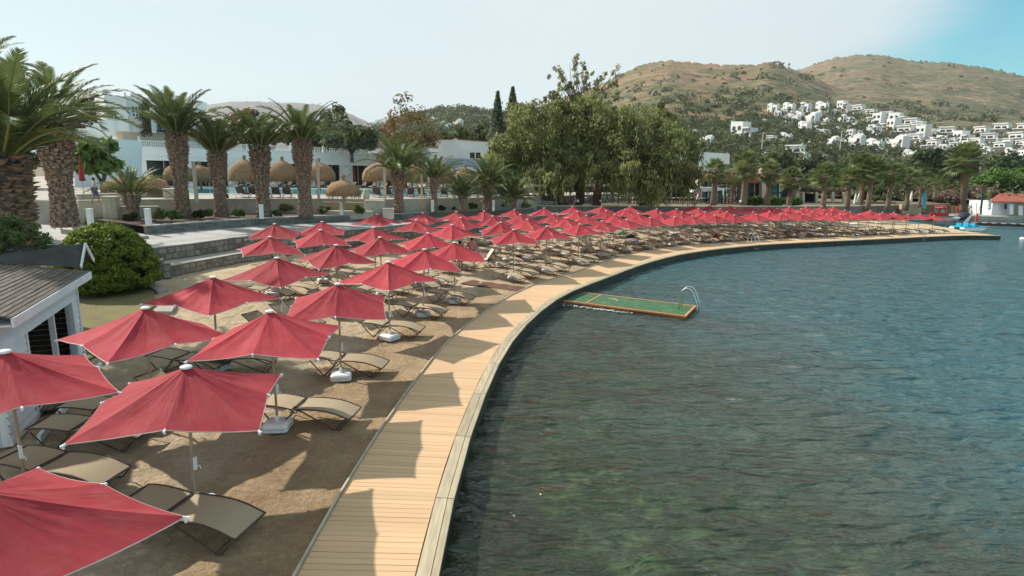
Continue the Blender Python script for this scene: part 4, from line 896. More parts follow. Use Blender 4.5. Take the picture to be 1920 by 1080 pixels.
# ================================================================== PEOPLE
def person(loc, rz, label, pose='stand', top='pinkcloth', bottom='bluecloth', hgt=1.72, hair='hair'):
    root = empty('person', loc, rz, label, 'person'); s = hgt / 1.72
    if pose in ('stand', 'walk'):
        st_ = .16 if pose == 'walk' else .05
        J = {'pel': (0, 0, .92), 'hipL': (.0, .10, .90), 'hipR': (0, -.10, .90), 'kL': (st_ * .8 + .03, .11, .49), 'kR': (-st_ * .4 + .03, -.11, .49), 'aL': (st_ * 1.0, .11, .09), 'aR': (-st_ * 1.5, -.11, .10), 'tL': (st_ + .14, .12, .03), 'tR': (-st_ * 1.5 + .13, -.12, .03),
             'waist': (0, 0, 1.08), 'chest': (.01, 0, 1.30), 'neck': (.01, 0, 1.47), 'head': (.03, 0, 1.58), 'top': (.02, 0, 1.69), 'sL': (0, .19, 1.41), 'sR': (0, -.19, 1.41), 'eL': (-.06, .27, 1.14), 'eR': (.0, -.28, 1.13), 'hL': (.06, .27, .90), 'hR': (.12, -.26, .92), 'fL': (.09, .26, .80), 'fR': (.17, -.25, .83)}
    else:
        J = {'pel': (0, 0, .50), 'hipL': (.02, .10, .49), 'hipR': (.02, -.10, .49), 'kL': (.42, .13, .52), 'kR': (.42, -.12, .52), 'aL': (.44, .12, .10), 'aR': (.40, -.12, .10), 'tL': (.58, .13, .04), 'tR': (.54, -.13, .04),
             'waist': (-.03, 0, .66), 'chest': (-.06, 0, .88), 'neck': (-.06, 0, 1.05), 'head': (-.03, 0, 1.16), 'top': (-.03, 0, 1.27), 'sL': (-.07, .19, .99), 'sR': (-.07, -.19, .99), 'eL': (-.02, .27, .74), 'eR': (-.02, -.27, .74), 'hL': (.22, .18, .66), 'hR': (.22, -.16, .66), 'fL': (.31, .15, .66), 'fR': (.31, -.13, .66)}
    names = list(J); ed = [('pel', 'waist'), ('waist', 'chest'), ('chest', 'neck'), ('neck', 'head'), ('head', 'top'), ('pel', 'hipL'), ('hipL', 'kL'), ('kL', 'aL'), ('aL', 'tL'), ('pel', 'hipR'), ('hipR', 'kR'), ('kR', 'aR'), ('aR', 'tR'), ('chest', 'sL'), ('sL', 'eL'), ('eL', 'hL'), ('hL', 'fL'), ('chest', 'sR'), ('sR', 'eR'), ('eR', 'hR'), ('hR', 'fR')]
    rad = {'pel': .13, 'waist': .115, 'chest': .145, 'neck': .055, 'head': .095, 'top': .07, 'hipL': .085, 'hipR': .085, 'kL': .058, 'kR': .058, 'aL': .04, 'aR': .04, 'tL': .032, 'tR': .032, 'sL': .06, 'sR': .06, 'eL': .038, 'eR': .038, 'hL': .026, 'hR': .026, 'fL': .028, 'fR': .028}
    def skin(nm, keep, infl, m, lvl=1):
        kn = [n for n in names if any(n in e for e in keep)]; me = bpy.data.meshes.new(nm)
        me.from_pydata([tuple(c * s for c in J[n]) for n in kn], [(kn.index(a), kn.index(b_)) for a, b_ in keep], [])
        me.materials.append(m); o = link(nm, me, root); mod = o.modifiers.new('skin', 'SKIN'); mod.use_smooth_shade = True
        sv = me.skin_vertices[0].data if me.skin_vertices else None
        if sv is None: 
            bm_ = None
        for i, n in enumerate(kn):
            r = (rad[n] + infl) * s; me.skin_vertices[0].data[i].radius = (r, r * (1.0 if n not in ('chest', 'pel', 'waist') else 1.25)); me.skin_vertices[0].data[i].use_root = (n == ('pel' if 'pel' in kn else kn[0]))
        o.modifiers.new('sub', 'SUBSURF').levels = lvl; o.modifiers['sub'].render_levels = lvl; return o
    try:
        skin('body', ed, 0, M['skin'], 2)
        if top: skin('shirt', [('waist', 'chest'), ('chest', 'sL'), ('sL', 'eL'), ('chest', 'sR'), ('sR', 'eR'), ('pel', 'waist')], .018, M[top])
        if bottom: skin('shorts', [('pel', 'hipL'), ('hipL', 'kL'), ('pel', 'hipR'), ('hipR', 'kR')], .02, M[bottom])
    except Exception as ex: print('person', ex)
    h = Vector(J['head']) * s; b = MB(); b.lathe([(.02, -.02), (.085, -.01), (.10, .05), (.085, .10), (.045, .135), (.005, .145)], 10, (h.x - .025, h.y, h.z + .0)); b.build('hair', M[hair], root, True)
    return root
# skin modifier needs its data layer: made here through bmesh, no operators
import bmesh
_link = link
def _ensure_skin(me):
    bm = bmesh.new(); bm.from_mesh(me); bm.verts.layers.skin.verify(); bm.to_mesh(me); bm.free()
_old_link = link
def link(name, me, parent=None, loc=None, rot=None, scale=None):
    if name in ('body', 'shirt', 'shorts') and me is not None and not me.skin_vertices and len(me.polygons) == 0: _ensure_skin(me)
    return _old_link(name, me, parent, loc, rot, scale)
q = gz(884, 503, 0); person((q.x, q.y, 0), math.radians(100), 'man in a salmon shirt walking away between the parasols, seen from behind', 'walk', 'pinkcloth', 'bluecloth', 1.82)
q = gz(862, 507, 0); person((q.x, q.y, 0), math.radians(60), 'person in dark trunks standing under the parasol left of the salmon shirted man', 'stand', None, 'navy', 1.70)
PEO = [(1043, 383, 1.95, 'sit', 'whitecloth', 'navy', 'person in a white shirt sitting by the slanting tree trunk'), (1136, 377, 1.95, 'sit', 'bluecloth', 'navy', 'person in pale blue sitting in the deep shade under the big tree'),
       (1341, 384, 1.95, 'stand', 'pinkcloth', 'navy', 'person in a reddish top standing near the palm by the glass pavilion'), (1363, 383, 1.95, 'stand', None, 'orange_paint', 'bare chested person in orange shorts at the promenade wall'), (1374, 383, 1.95, 'sit', 'whitecloth', 'redcloth', 'person in white sitting right of the one in orange shorts'),
       (1699, 396, 2.6, 'stand', 'navy', 'navy', 'dark dressed person standing before the tan stone wall'), (1705, 396, 2.6, 'stand', 'navy', 'navy', 'second dark dressed person leaning close to the first by the tan wall'),
       (385, 268 + 10, 7.8, 'stand', 'greencloth', 'navy', 'person in bright green on the hotel terrace behind the balustrade'), (180, 382, 2.95, 'walk', 'whitecloth', 'bluecloth', 'person in a white top and blue shorts by the fig tree near the pool'),
       (890, 360, 2.95, 'stand', None, 'redcloth', 'bather in red shorts by the pool beyond the slim palm'), (756, 352, 2.95, 'sit', 'pinkcloth', 'navy', 'bather in pink sitting under the thatch right of the big palm'), (838, 357, 2.95, 'stand', 'pinkcloth', 'cyan', 'bather holding a pink and blue towel near the pool')]
for (x, y, z, ps, tp, bt, lab) in PEO:
    if 1690 < x < 1710: q = gd(x, 404, 91)
    elif z > 5: q = gd(x, 281, 83); q.z = 7.8
    else: q = gz(x, y, z)
    person(q, random.uniform(0, 6), lab, ps, tp, bt)

# ================================================================== WHITE SHED
K0, K1 = gz(158, 685), gz(35, 820); dW = (K1 - K0).normalized(); aW = math.atan2(dW.y, dW.x)
shed = empty('beach_shed', K0, aW, 'white clapboard beach shed with grey shingle roof and a dark open doorway', 'shed')
# local frame: +x along the seaward wall towards the camera, -y (right hand side) towards the sand ... wall faces +y or -y
LW = 5.2; HW = 2.42; inward = -1 if (Matrix.Rotation(aW, 3, 'Z') @ Vector((0, 1, 0))).x > 0 else 1
def sy(v): return v * inward
def shb(x0, y0, z0, x1, y1, z1, nm, m, par=None):
    b = MB(); b.b2(x0, min(sy(y0), sy(y1)), z0, x1, max(sy(y0), sy(y1)), z1); return b.build(nm, m, par or shed)
DX0, DX1, DXM = .55, 3.75, 2.05            # door opening along the wall
nb_ = 14; bh = (HW - .12) / nb_
for i in range(nb_):
    z0 = .12 + i * bh
    segs = [(0, DX0 - .06), (DX1 + .06, LW)] if i < 11 else [(0, LW)]
    for (x0, x1) in segs:
        b = MB(); o0, o1 = -.055, -.010
        vs = [(x0, sy(o0), z0), (x1, sy(o0), z0), (x1, sy(o1), z0 + bh), (x0, sy(o1), z0 + bh), (x0, sy(.02), z0), (x1, sy(.02), z0), (x1, sy(.02), z0 + bh), (x0, sy(.02), z0 + bh)]
        b.add(vs, [(0, 1, 2, 3), (4, 7, 6, 5), (0, 4, 5, 1), (3, 2, 6, 7), (0, 3, 7, 4), (1, 5, 6, 2)]); b.build('siding_board', M['siding'], shed)
shb(-.02, .022, 0, DX0, .12, HW, 'wall', M['siding']); shb(DX1, .022, 0, LW, .12, HW, 'wall', M['siding'])
zd = .12 + 11 * bh
shb(DX0, .022, zd, DX1, .12, HW, 'wall', M['siding'])
for x0, x1 in ((DX0 - .06, DX0 + .03), (DX1 - .03, DX1 + .06), (DXM - .04, DXM + .04)): shb(x0, -.062, .16 if x0 != DXM - .04 else .2, x1, .05, zd, 'door_post', M['siding'])
shb(-.05, -.065, 0, .05, .03, HW, 'corner_board', M['siding'])
shb(0, -.05, .0, LW, .02, .115, 'base_board', M['siding'])
for k in range(3): shb(DX0 + .1, -.42 + .14 * k, .10, DX1 - .1, -.30 + .14 * k, .13, 'threshold_plank', M['roofwood'])
shb(DX0 - .15, -.50, .0, LW, -.43, .15, 'threshold_rail', M['siding'])
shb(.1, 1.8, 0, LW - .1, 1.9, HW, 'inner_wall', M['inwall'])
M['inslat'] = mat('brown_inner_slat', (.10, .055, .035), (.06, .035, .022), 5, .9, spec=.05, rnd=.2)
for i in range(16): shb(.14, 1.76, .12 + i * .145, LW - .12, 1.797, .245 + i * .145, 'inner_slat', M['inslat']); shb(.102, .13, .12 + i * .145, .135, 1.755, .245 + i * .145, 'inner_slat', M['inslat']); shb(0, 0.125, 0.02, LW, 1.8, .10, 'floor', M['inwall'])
shb(-.0, .125, 0, .1, 4.0, HW, 'side_wall', M['siding']); shb(LW - .1, .125, 0, LW, 4.0, HW, 'side_wall', M['siding'])
# fascia and roof boards (slope up away from the sea)
shb(-.30, -.36, HW - .02, LW, -.31, HW + .17, 'fascia', M['siding']); shb(-.28, -.30, HW + .0, LW, .02, HW + .03, 'soffit', M['siding'])
nr = 22; run = 2.3; rise = .62
for i in range(nr):
    u0, u1 = i / nr, (i + 1) / nr + .012; y0, y1 = -.33 + run * u0, -.33 + run * u1; z0, z1 = HW + .165 + rise * u0, HW + .165 + rise * u1
    xs0 = -.30 + 1.55 * u0 * 1.0     # hip line on the far end
    x = xs0
    while x < LW:
        w_ = random.uniform(.9, 1.7); x1 = min(x + w_, LW); zz = random.uniform(0, .008)
        b = MB(); b.add([(x + .003, sy(y0), z0 + zz + .020), (x1 - .003, sy(y0), z0 + zz + .020), (x1 - .003, sy(y1), z1 + zz + .002), (x + .003, sy(y1), z1 + zz + .002), (x + .003, sy(y0), z0 - .02), (x1 - .003, sy(y0), z0 - .02), (x1 - .003, sy(y1), z1 - .02), (x + .003, sy(y1), z1 - .02)], [(0, 1, 2, 3), (0, 4, 5, 1), (1, 5, 6, 2), (3, 2, 6, 7), (0, 3, 7, 4)])
        b.build('roof_board', M['roofwood'], shed); x = x1
MB().b2(.1, min(sy(1.9), sy(4.2)), HW + .70, LW, max(sy(1.9), sy(4.2)), HW + .76).build('rear_roof', M['dark'], shed)
MB().b2(-.0, min(sy(4.0), sy(4.1)), 0, LW, max(sy(4.0), sy(4.1)), HW + .7).build('rear_wall', M['siding'], shed)
# rear cross gable with white rake boards
gx, gy0 = -.22, .35
M['roofdark'] = mat('dark_shingle', (.075, .075, .07), (.05, .05, .045), 3, .9, .4, 20)
zr = HW + .78
P = lambda x, y, z: (x, sy(y), z)
b = MB(); b.add([P(-.30, -.10, HW + .30), P(-.95, -.10, HW + .86), P(-.95, 4.2, HW + .86), P(1.6, 4.2, HW + .30 - 0), P(1.35, 2.0, HW + .80)], [(0, 1, 2, 3, 4)])
b.add([P(-.95, -.10, HW + .855), P(-1.6, -.10, HW + .30), P(-1.6, 4.2, HW + .30), P(-.95, 4.2, HW + .855)], [(0, 1, 2, 3)])
b.build('rear_roof', M['roofdark'], shed)
b = MB(); b.bar(P(-.28, -.14, HW + .29), P(-.95, -.14, HW + .86), .035, .10); b.build('rake_board', M['white'], shed)
b = MB(); b.bar(P(-1.62, -.14, HW + .29), P(-.97, -.14, HW + .86), .035, .10); b.build('rake_board', M['white'], shed)
b = MB(); b.add([P(-1.5, .0, 0), P(-.4, .0, 0), P(-.4, .0, HW + .30), P(-.95, .0, HW + .76), P(-1.5, .0, HW + .3)] + [P(-1.5, 4, 0), P(-.4, 4, 0), P(-.4, 4, HW + .3), P(-.95, 4, HW + .76), P(-1.5, 4, HW + .3)], [(0, 1, 2, 3, 4), (5, 6, 7, 8, 9), (0, 5, 9, 4), (1, 6, 7, 2)])
# ================================================================== VEGETATION
def leafcloud(C, R, n, size, rngg, aspect=1.7, droop=0.0, shell=.55, up=0.0):
    """leaf quads spread through ellipsoids; returns verts, quads, slot per leaf. C (k,3), R (k,3), n leaves each"""
    k = len(C); idx = np.repeat(np.arange(k), n); m = len(idx)
    d = rngg.normal(size=(m, 3)); d /= np.linalg.norm(d, axis=1)[:, None]; rr = shell + (1 - shell) * rngg.random(m) ** .7
    P = C[idx] + d * R[idx] * rr[:, None]
    nm_ = d + rngg.normal(size=(m, 3)) * .55 + np.array([0, 0, .25]); nm_ /= np.linalg.norm(nm_, axis=1)[:, None]
    h = rngg.normal(size=(m, 3)) + np.array([0, 0, (up - droop) * 2.5]); a = h - nm_ * (h * nm_).sum(1)[:, None]; a /= np.linalg.norm(a, axis=1)[:, None] + 1e-9
    b = np.cross(nm_, a)
    s = size * rngg.uniform(.6, 1.35, m)[:, None]; a = a * s * aspect * .5; b = b * s * .5
    V = np.stack([P - a, P + b * .8 - a * .1, P + a, P - b * .8 - a * .1], 1).reshape(-1, 3); Qd = np.arange(4 * m).reshape(m, 4)
    cl = rngg.random(k); mi = np.where(rngg.random(m) < .35, rngg.integers(0, 3, m), np.clip((cl[idx] * 3).astype(int), 0, 2))
    return V, Qd, mi
def crown(name, C, R, n, size, mats, parent, loc=None, seed=0, **k):
    g = np.random.default_rng(seed); V, Qd, mi = leafcloud(np.array(C, float), np.array(R, float), n, size, g, **k)
    me = npmesh(name, V, Qd, mats, mi); return link(name, me, parent, loc)
def clump_centres(base, rx, ry, rz, n, g, rad, zflat=.25):
    """clump centres on and inside an ellipsoid"""
    C = []; Rr = []
    for i in range(n):
        d = g.normal(size=3); d /= np.linalg.norm(d); d[2] = d[2] if d[2] > -zflat else -zflat * g.random()
        q = (.62 + .38 * g.random() ** .5) if i % 4 else .35 + .3 * g.random()
        C.append((base[0] + d[0] * rx * q, base[1] + d[1] * ry * q, base[2] + d[2] * rz * q)); r = rad * g.uniform(.65, 1.3); Rr.append((r, r, r * .8))
    return C, Rr
def broad_tree(name, loc, h, rx, rz, label, mats, cat='tree', trunk=.25, nclump=60, nleaf=60, leaf=.3, seed=1, lean=(0, 0), bark='bark', group=None, droop=0.0, zc=None, ry=None, crad=None, limbs=5):
    g = np.random.default_rng(seed); root = empty(name, loc, 0, label, cat, group); zc = zc or h - rz
    C, Rr = clump_centres((lean[0], lean[1], zc), rx, ry or rx, rz, nclump, g, crad or rx * .27)
    b = MB(); fork = max(.3, (zc - rz * .9)); b.tube([(0, 0, -.2), (lean[0] * .3, lean[1] * .3, fork * .5), (lean[0] * .6, lean[1] * .6, fork + .2)], [trunk * 1.25, trunk, trunk * .8], 8)
    for i in range(limbs):
        c = C[int(g.integers(len(C)))]; mid = (lean[0] * .6 + (c[0] - lean[0]) * .45, lean[1] * .6 + (c[1] - lean[1]) * .45, fork + (c[2] - fork) * .6)
        b.tube([(lean[0] * .6, lean[1] * .6, fork), mid, c], [trunk * .6, trunk * .35, trunk * .12], 5)
    b.build('trunk', M[bark], root, True); crown('crown', C, Rr, nleaf, leaf, mats, root, seed=seed, droop=droop); return root

# ---- feather palms ------------------------------------------------
def frond_mesh(L, sag, nl, seed, mleaf, ll=.5, curl=0.0):
    r_ = random.Random(seed); b = MB(); N_ = 12; pts = []; ang = 0.0; p = Vector((0, 0, 0))
    for i in range(N_ + 1):
        u = i / N_; pts.append(p.copy()); ang = -sag * (u ** 1.5); p = p + Vector((math.cos(ang), curl * u * .2, math.sin(ang))) * (L / N_)
    b.tube(pts, [.035 * (1 - i / (N_ + .5)) + .006 for i in range(N_ + 1)], 4, mi=1)
    for k in range(nl):
        u = .13 + .87 * k / nl; f = u * N_; i = min(int(f), N_ - 1); q = pts[i].lerp(pts[i + 1], f - i); t = (pts[i + 1] - pts[i]).normalized()
        side = Vector((0, 1, 0)); up = t.cross(side) * -1 if t.cross(side).z < 0 else t.cross(side)
        l = ll * (math.sin(math.pi * min(1, (u * .92 + .06))) ** .55) * r_.uniform(.85, 1.1)
        for sd in (-1, 1):
            d = (t * (.62 + .35 * u) + side * sd * .8 + up * r_.uniform(.12, .5)).normalized(); w = t * .024 * (1.3 if ll > .4 else 1)
            m_ = q + d * l * .55 + Vector((0, 0, -.02)); e = q + d * l + Vector((0, 0, -.16 * l - .03))
            b.add([q - w, q + w, m_ + w * .9, e, m_ - w * .9], [(0, 1, 2, 3, 4)])
    return b.mesh('frond', [mleaf, M['rachis']])
FR = [frond_mesh(1.0 * 3.2, sg, 46, i, M['frond'], .50, cu) for i, (sg, cu) in enumerate(((.9, .1), (1.35, -.2), (1.8, .2), (.55, 0)))]
FRo = [frond_mesh(2.4, 2.1, 30, 9, M['frond_old'], .34)]
FRs = [frond_mesh(3.2, sg, 24, 20 + i, M['frond'], .55, 0) for i, sg in enumerate((1.0, 1.6, .6))]
def date_palm(loc, th, tr, fl, nf, label, seed, lean=0.0, near=True, topr=None, pmin=8, pmax=86, old=6, base_scale=1.0, group='feather palms along the pool terrace', mid=1.0, tint=None):
    g = random.Random(seed); root = empty('date_palm', loc, g.uniform(0, 6), label, 'palm', group); topr = topr or tr * 1.12
    rad_ = lambda u: tr * (.98 - .20 * min(1, u / .3) ) + (topr - tr * .82) * max(0, min(1, (u - .45) / .35)) ** 1.3
    b = MB(); nn = 12; prof = []
    for i in range(nn + 1):
        u = i / nn; r = rad_(u); prof.append((r * .86 if u < .97 else r * .55, u * th))
    b.lathe(prof, 12, wob=.1); b.build('trunk', M['bark_palm'], root, True)
    # overlapping cut leaf bases in a spiral
    b = MB(); nb = int(min(900, th * tr * 150)) if near else 60; z = .05; k = 0; per = 15 if near else 8; rows = nb // per
    for r_i in range(rows):
        u = (r_i + .5) / rows; rr = rad_(u)
        for q in range(per):
            a = 2 * math.pi * (q + .38 * r_i) / per + g.uniform(-.16, .16); zz = u * th + g.uniform(-.10, .10); w = 2 * math.pi * rr / per * g.uniform(.38, .60); hgt = max(.16, th / rows * 1.6) * g.uniform(.8, 1.3); outw = (.05 + .20 * u ** 1.5) * rr * g.uniform(.4, 1.6) * mid
            ca, sa = math.cos(a), math.sin(a); c = Vector((ca, sa, 0)); s_ = Vector((-sa, ca, 0))
            p0 = c * rr * .84 + Vector((0, 0, zz - hgt * .5)); p1 = c * (rr * .9 + outw) + Vector((0, 0, zz + hgt * .35)); p2 = c * rr * .8 + Vector((0, 0, zz + hgt * .5))
            b.add([p0, p1 - s_ * w * .75, p1 + s_ * w * .75, p2 - s_ * w * .8, p2 + s_ * w * .8, p1 - s_ * w * .4 + c * .03 - Vector((0, 0, .05))], [(0, 2, 1), (1, 2, 4, 3), (0, 1, 3), (0, 4, 2)])
    tag(b.build('leaf_base', M['leafbase'], root), kind='stuff')
    meshes = FR if near else FRs
    for i in range(nf):
        u = (i + .5) / nf; pit = math.radians(pmax - (pmax - pmin) * u ** .85 + g.uniform(-5, 5)); az = i * 2.39996 + g.uniform(-.2, .2); s = fl / 3.2 * g.uniform(.82, 1.08) * (.75 + .25 * min(1, u * 3))
        m = meshes[(0 if u < .35 else g.randrange(3)) if near else g.randrange(3)]
        link('frond', m, root, (math.cos(az) * topr * .3, math.sin(az) * topr * .3, th - .05 - .25 * u * topr), (g.uniform(-.5, .5), -pit, az), (s, s, s))
    for i in range(old): 
        az = g.uniform(0, 6.28); s = fl / 3.2 * g.uniform(.6, .9); link('frond', FRo[0], root, (math.cos(az) * topr * .5, math.sin(az) * topr * .5, th - .3), (g.uniform(-.4, .4), -math.radians(g.uniform(-25, 25)), az), (s, s, s))
    return root
def palm_px(x, ybase, ytop, d, wpx, label, seed, nf=44, fl=3.0, **k):
    p = gd(x, ybase, d); t = gd(x, ytop, d); r = wpx / F * (d * 1.0) / 2
    return date_palm((p.x, p.y, p.z), t.z - p.z, r, fl, nf, label, seed, **k)
palm_px(45, 600, 292, 19.5, 96, 'huge palm at the left edge with a very thick shaggy trunk of cut leaf bases', 1, 46, 4.1, pmin=36, topr=.80, old=7, mid=1.35)
palm_px(124, 425, 228, 31, 52, 'second thick palm at the left, trunk bulging towards its crown', 2, 42, 3.9, pmin=24, topr=.92, old=4)
palm_px(2, 470, 138, 34, 50, 'tall dark palm at the left edge behind the huge one, only its crown in view', 3, 40, 3.4, pmin=10, old=3)
palm_px(345, 414, 250, 42, 32, 'thick palm in front of the white tower house, right of the small palm', 4, 34, 4.2, pmin=42, old=0)
palm_px(416, 410, 288, 44, 29, 'thick palm with a lighter crown, next right of the one before the tower house', 5, 32, 4.0, pmin=40, old=0)
palm_px(495, 407, 276, 44.5, 32, 'thick palm with dark trunk standing between the white bollard and the thatched sunshades', 6, 32, 3.9, pmin=40, old=0)
palm_px(573, 405, 264, 45.5, 32, 'thick palm left of the small thatched sunshade, with one long frond arching right', 7, 32, 4.0, pmin=38, old=0)
palm_px(748, 398, 322, 50, 24, 'medium palm behind the parasols, under the rust coloured tree', 8, 34, 3.9, pmin=28, old=2)
palm_px(814, 396, 335, 54, 15, 'slim palm beside a white bollard', 9, 28, 3.3, pmin=28, old=0)
palm_px(868, 395, 368, 55, 16, 'short young palm between the slim palm and the large tree', 10, 28, 3.0, pmin=25, old=0)
palm_px(914, 394, 342, 57, 22, 'palm with a dark red trunk base at the left edge of the large tree', 11, 36, 3.7, pmin=12, old=1)
palm_px(962, 393, 372, 58, 14, 'short bushy palm in the shade of the large tree', 12, 32, 3.6, pmin=10, old=0)
palm_px(252, 418, 366, 40, 26, 'small palm with a stubby trunk before the twin thatched sunshade', 13, 20, 2.8, pmin=28, old=0)
# ---- feather palm with curved trunk on the right, and fan palms ---
def fan_mesh(seed, m):
    r_ = random.Random(seed); b = MB(); b.tube([(0, 0, 0), (.55, 0, .02), (.95, 0, 0)], [.016, .012, .01], 4, mi=1); n = 17
    for i in range(n):
        a = math.radians(-125 + 250 * i / (n - 1)); L_ = .78 * (1 - .18 * abs(a) / 2.2) * r_.uniform(.9, 1.08); w = .055
        d = Vector((math.cos(a), math.sin(a), .18)); s_ = Vector((-math.sin(a), math.cos(a), 0)); c = Vector((.95, 0, 0))
        b.add([c, c + d * L_ * .55 + s_ * w, c + d * L_ + Vector((0, 0, -.26 * L_)), c + d * L_ * .55 - s_ * w], [(0, 1, 2, 3)])
    return b.mesh('fan_leaf', [m, M['rachis']])
FAN = [fan_mesh(i, M['fan']) for i in range(3)]; FANo = fan_mesh(7, M['frond_old'])
def fan_palm(px, ybase, ytop, d, wpx, label, seed, nl=34, fs=1.12, skirt=.0, lean=0.0):
    g = random.Random(seed); p = gd(px, ybase, d); t = gd(px + lean, ytop, d); th = t.z - p.z; lx = t.x - p.x; r = wpx / F * d / 2 * .9; nl = int(nl * 1.35)
    root = empty('fan_palm', p, 0, label, 'palm', 'palms along the far promenade'); c = lambda u: (lx * u * u, 0, th * u)
    MB().tube([(c(u)[0], 0, c(u)[2] - (.3 if u == 0 else 0)) for u in np.linspace(0, 1, 8)], [r * (1.25 - .4 * u) for u in np.linspace(0, 1, 8)], 9).build('trunk', M['bark_palm'], root, True)
    b = MB()
    for i in range(70):   # old leaf bases below the crown
        u = 1 - .28 * random.random() ** 1.3; a = g.uniform(0, 6.28); q = Vector(c(u)); o = Vector((math.cos(a), math.sin(a), 0)); s_ = Vector((-math.sin(a), math.cos(a), 0)) * .05
        b.add([q + o * r * .8 - s_, q + o * r * .8 + s_, q + o * r * (1.9 + u) + Vector((0, 0, .2)) + s_, q + o * r * (1.9 + u) + Vector((0, 0, .2)) - s_], [(0, 1, 2, 3)])
    tag(b.build('leaf_base', M['leafbase'], root), kind='stuff')
    for i in range(nl):
        u = (i + .5) / nl; pit = math.radians(85 - 140 * u ** 1.1 + g.uniform(-8, 8)); az = i * 2.39996; s = fs * g.uniform(.85, 1.1)
        link('fan_leaf', FAN[i % 3], root, (lx, 0, th), (g.uniform(-.4, .4), -pit, az), (s, s, s))
    if skirt:
        gg = np.random.default_rng(seed); b = MB()
        for i in range(260):
            a = g.uniform(0, 6.28); z0 = g.random(); zt = th - skirt * z0 * .75; rr = r * (3.0 - 1.6 * z0); o = Vector((math.cos(a), math.sin(a), 0)); s_ = Vector((-math.sin(a), math.cos(a), 0)) * .10; uu = zt / th; ax = lx * uu * uu
            q0 = Vector((ax, 0, zt)) + o * rr * .7; q1 = Vector((ax, 0, zt - skirt * .35)) + o * rr * (1.0 - .3 * z0); b.add([q0 - s_, q0 + s_, q1 + s_ * .4, q1 - s_ * .4], [(0, 1, 2, 3)])
        tag(b.build('dead_leaf_skirt', M['frond_old'] if skirt < 2.4 else M['reed'], root), kind='stuff')
    return root
fan_palm(1337, 384, 322, 74, 11, 'fan palm before the glass pavilion, nearest the big tree', 21, 26, lean=4)
fan_palm(1393, 388, 312, 76, 12, 'tallest fan palm before the glass pavilion, with a few upright yellow leaves', 22, 32, 1.3, lean=6)
fan_palm(1437, 388, 325, 77, 11, 'fan palm beside the pale column in the middle of the glass pavilion', 23, lean=6)
fan_palm(1479, 387, 338, 78, 10, 'shorter fan palm just left of the right end column of the pavilion', 24, lean=5, fs=1.15)
fan_palm(1543, 387, 330, 80, 9, 'fan palm in front of the pink bougainvillea pergola', 25, 32, 1.3, lean=4)
fan_palm(1588, 388, 334, 82, 9, 'fan palm just right of the bougainvillea pergola', 26, lean=6)
fan_palm(1613, 390, 316, 84, 8, 'fan palm with a pale skirt of dead leaves, left one of a close pair', 27, 34, 1.4, skirt=2.6, lean=6)
fan_palm(1627, 391, 318, 83, 8.5, 'leaning fan palm, right one of a close pair', 28, 36, 1.4, lean=10)
fan_palm(1664, 392, 328, 84, 8.5, 'leaning fan palm with a shaggy collar, beyond the close pair', 29, 30, 1.2, lean=10)
fan_palm(1699, 391, 336, 86, 8, 'fan palm with a reddish shaggy trunk left of the tan stone wall', 30, 28, 1.15, lean=4)
fan_palm(1803, 400, 304, 92, 10, 'lone tall fan palm with a long pale skirt of dead leaves, at the far right', 31, 46, 1.9, skirt=3.8, lean=6)
palm_px(1372, 380, 350, 79, 9, 'small feather palm between the first two fan palms', 32, 24, 3.4, near=False, pmin=20, old=0, group='palms along the far promenade')
palm_px(1723, 388, 352, 88, 7, 'feather palm with a rusty dry crown behind the cyan flag', 33, 20, 3.3, near=False, pmin=5, old=9, group='palms along the far promenade')
palm_px(1752, 372, 345, 95, 7, 'feather palm half hidden among the trees right of the cyan flag', 34, 22, 3.6, near=False, pmin=10, old=4, group='palms along the far promenade')

# ---- the large pepper trees ---------------------------------------
def pepper_tree(name, loc, blobs, trunks, label, seed, nl=70, leaf=.30, nstr=420):
    g = np.random.default_rng(seed); root = empty(name, loc, 0, label, 'tree'); Cs = []; Rs = []
    for (x, y, z, rx, ry, rz, n) in blobs:
        C, R_ = clump_centres((x, y, z), rx, ry, rz, n, g, min(rx, rz) * .34, .5); Cs += C; Rs += R_
    crown('crown', Cs, Rs, nl, leaf, M['pepper'], root, seed=seed, droop=.5, shell=.45)
    # hanging sprays
    C = np.array(Cs); V = []; m = []
    P = C[g.integers(0, len(C), nstr)] + g.normal(size=(nstr, 3)) * np.array([.7, .7, .3])
    L_ = g.uniform(1.0, 2.6, nstr); k = 16; idx = np.repeat(np.arange(nstr), k); u = np.tile(np.arange(k) / k, nstr)
    off = g.normal(size=(nstr * k, 3)) * (.10 + .14 * (1 - u))[:, None]; Q0 = P[idx] + off + np.stack([np.zeros_like(u), np.zeros_like(u), -L_[idx] * u], 1)
    h = g.normal(size=(nstr * k, 3)); h[:, 2] = 0; h /= np.linalg.norm(h, axis=1)[:, None]; a = np.stack([h[:, 0] * .05, h[:, 1] * .05, np.full(len(u), -.22)], 1); b_ = np.cross(h, [0, 0, 1.]) * .075
    V = np.stack([Q0 - a, Q0 + b_, Q0 + a, Q0 - b_], 1).reshape(-1, 3); mi = np.clip((g.random(nstr) * 3).astype(int), 0, 2)[idx]
    tag(link('hanging_sprays', npmesh('hanging_sprays', V, np.arange(len(V)).reshape(-1, 4), M['pepper'], mi), root), kind='stuff')
    b = MB()
    for pts, rr in trunks: b.tube(pts, rr, 9)
    b.build('trunk', M['bark'], root, True); return root
ZG = 1.95
dT = 70.0; K = dT / F
def W(x, y, d=dT): p = gd(x, y, d); return p
t0 = W(1080, 386); t0.z = ZG
rel = lambda x, y, dd=0: (W(x, y, dT + dd) - t0)
bl = []
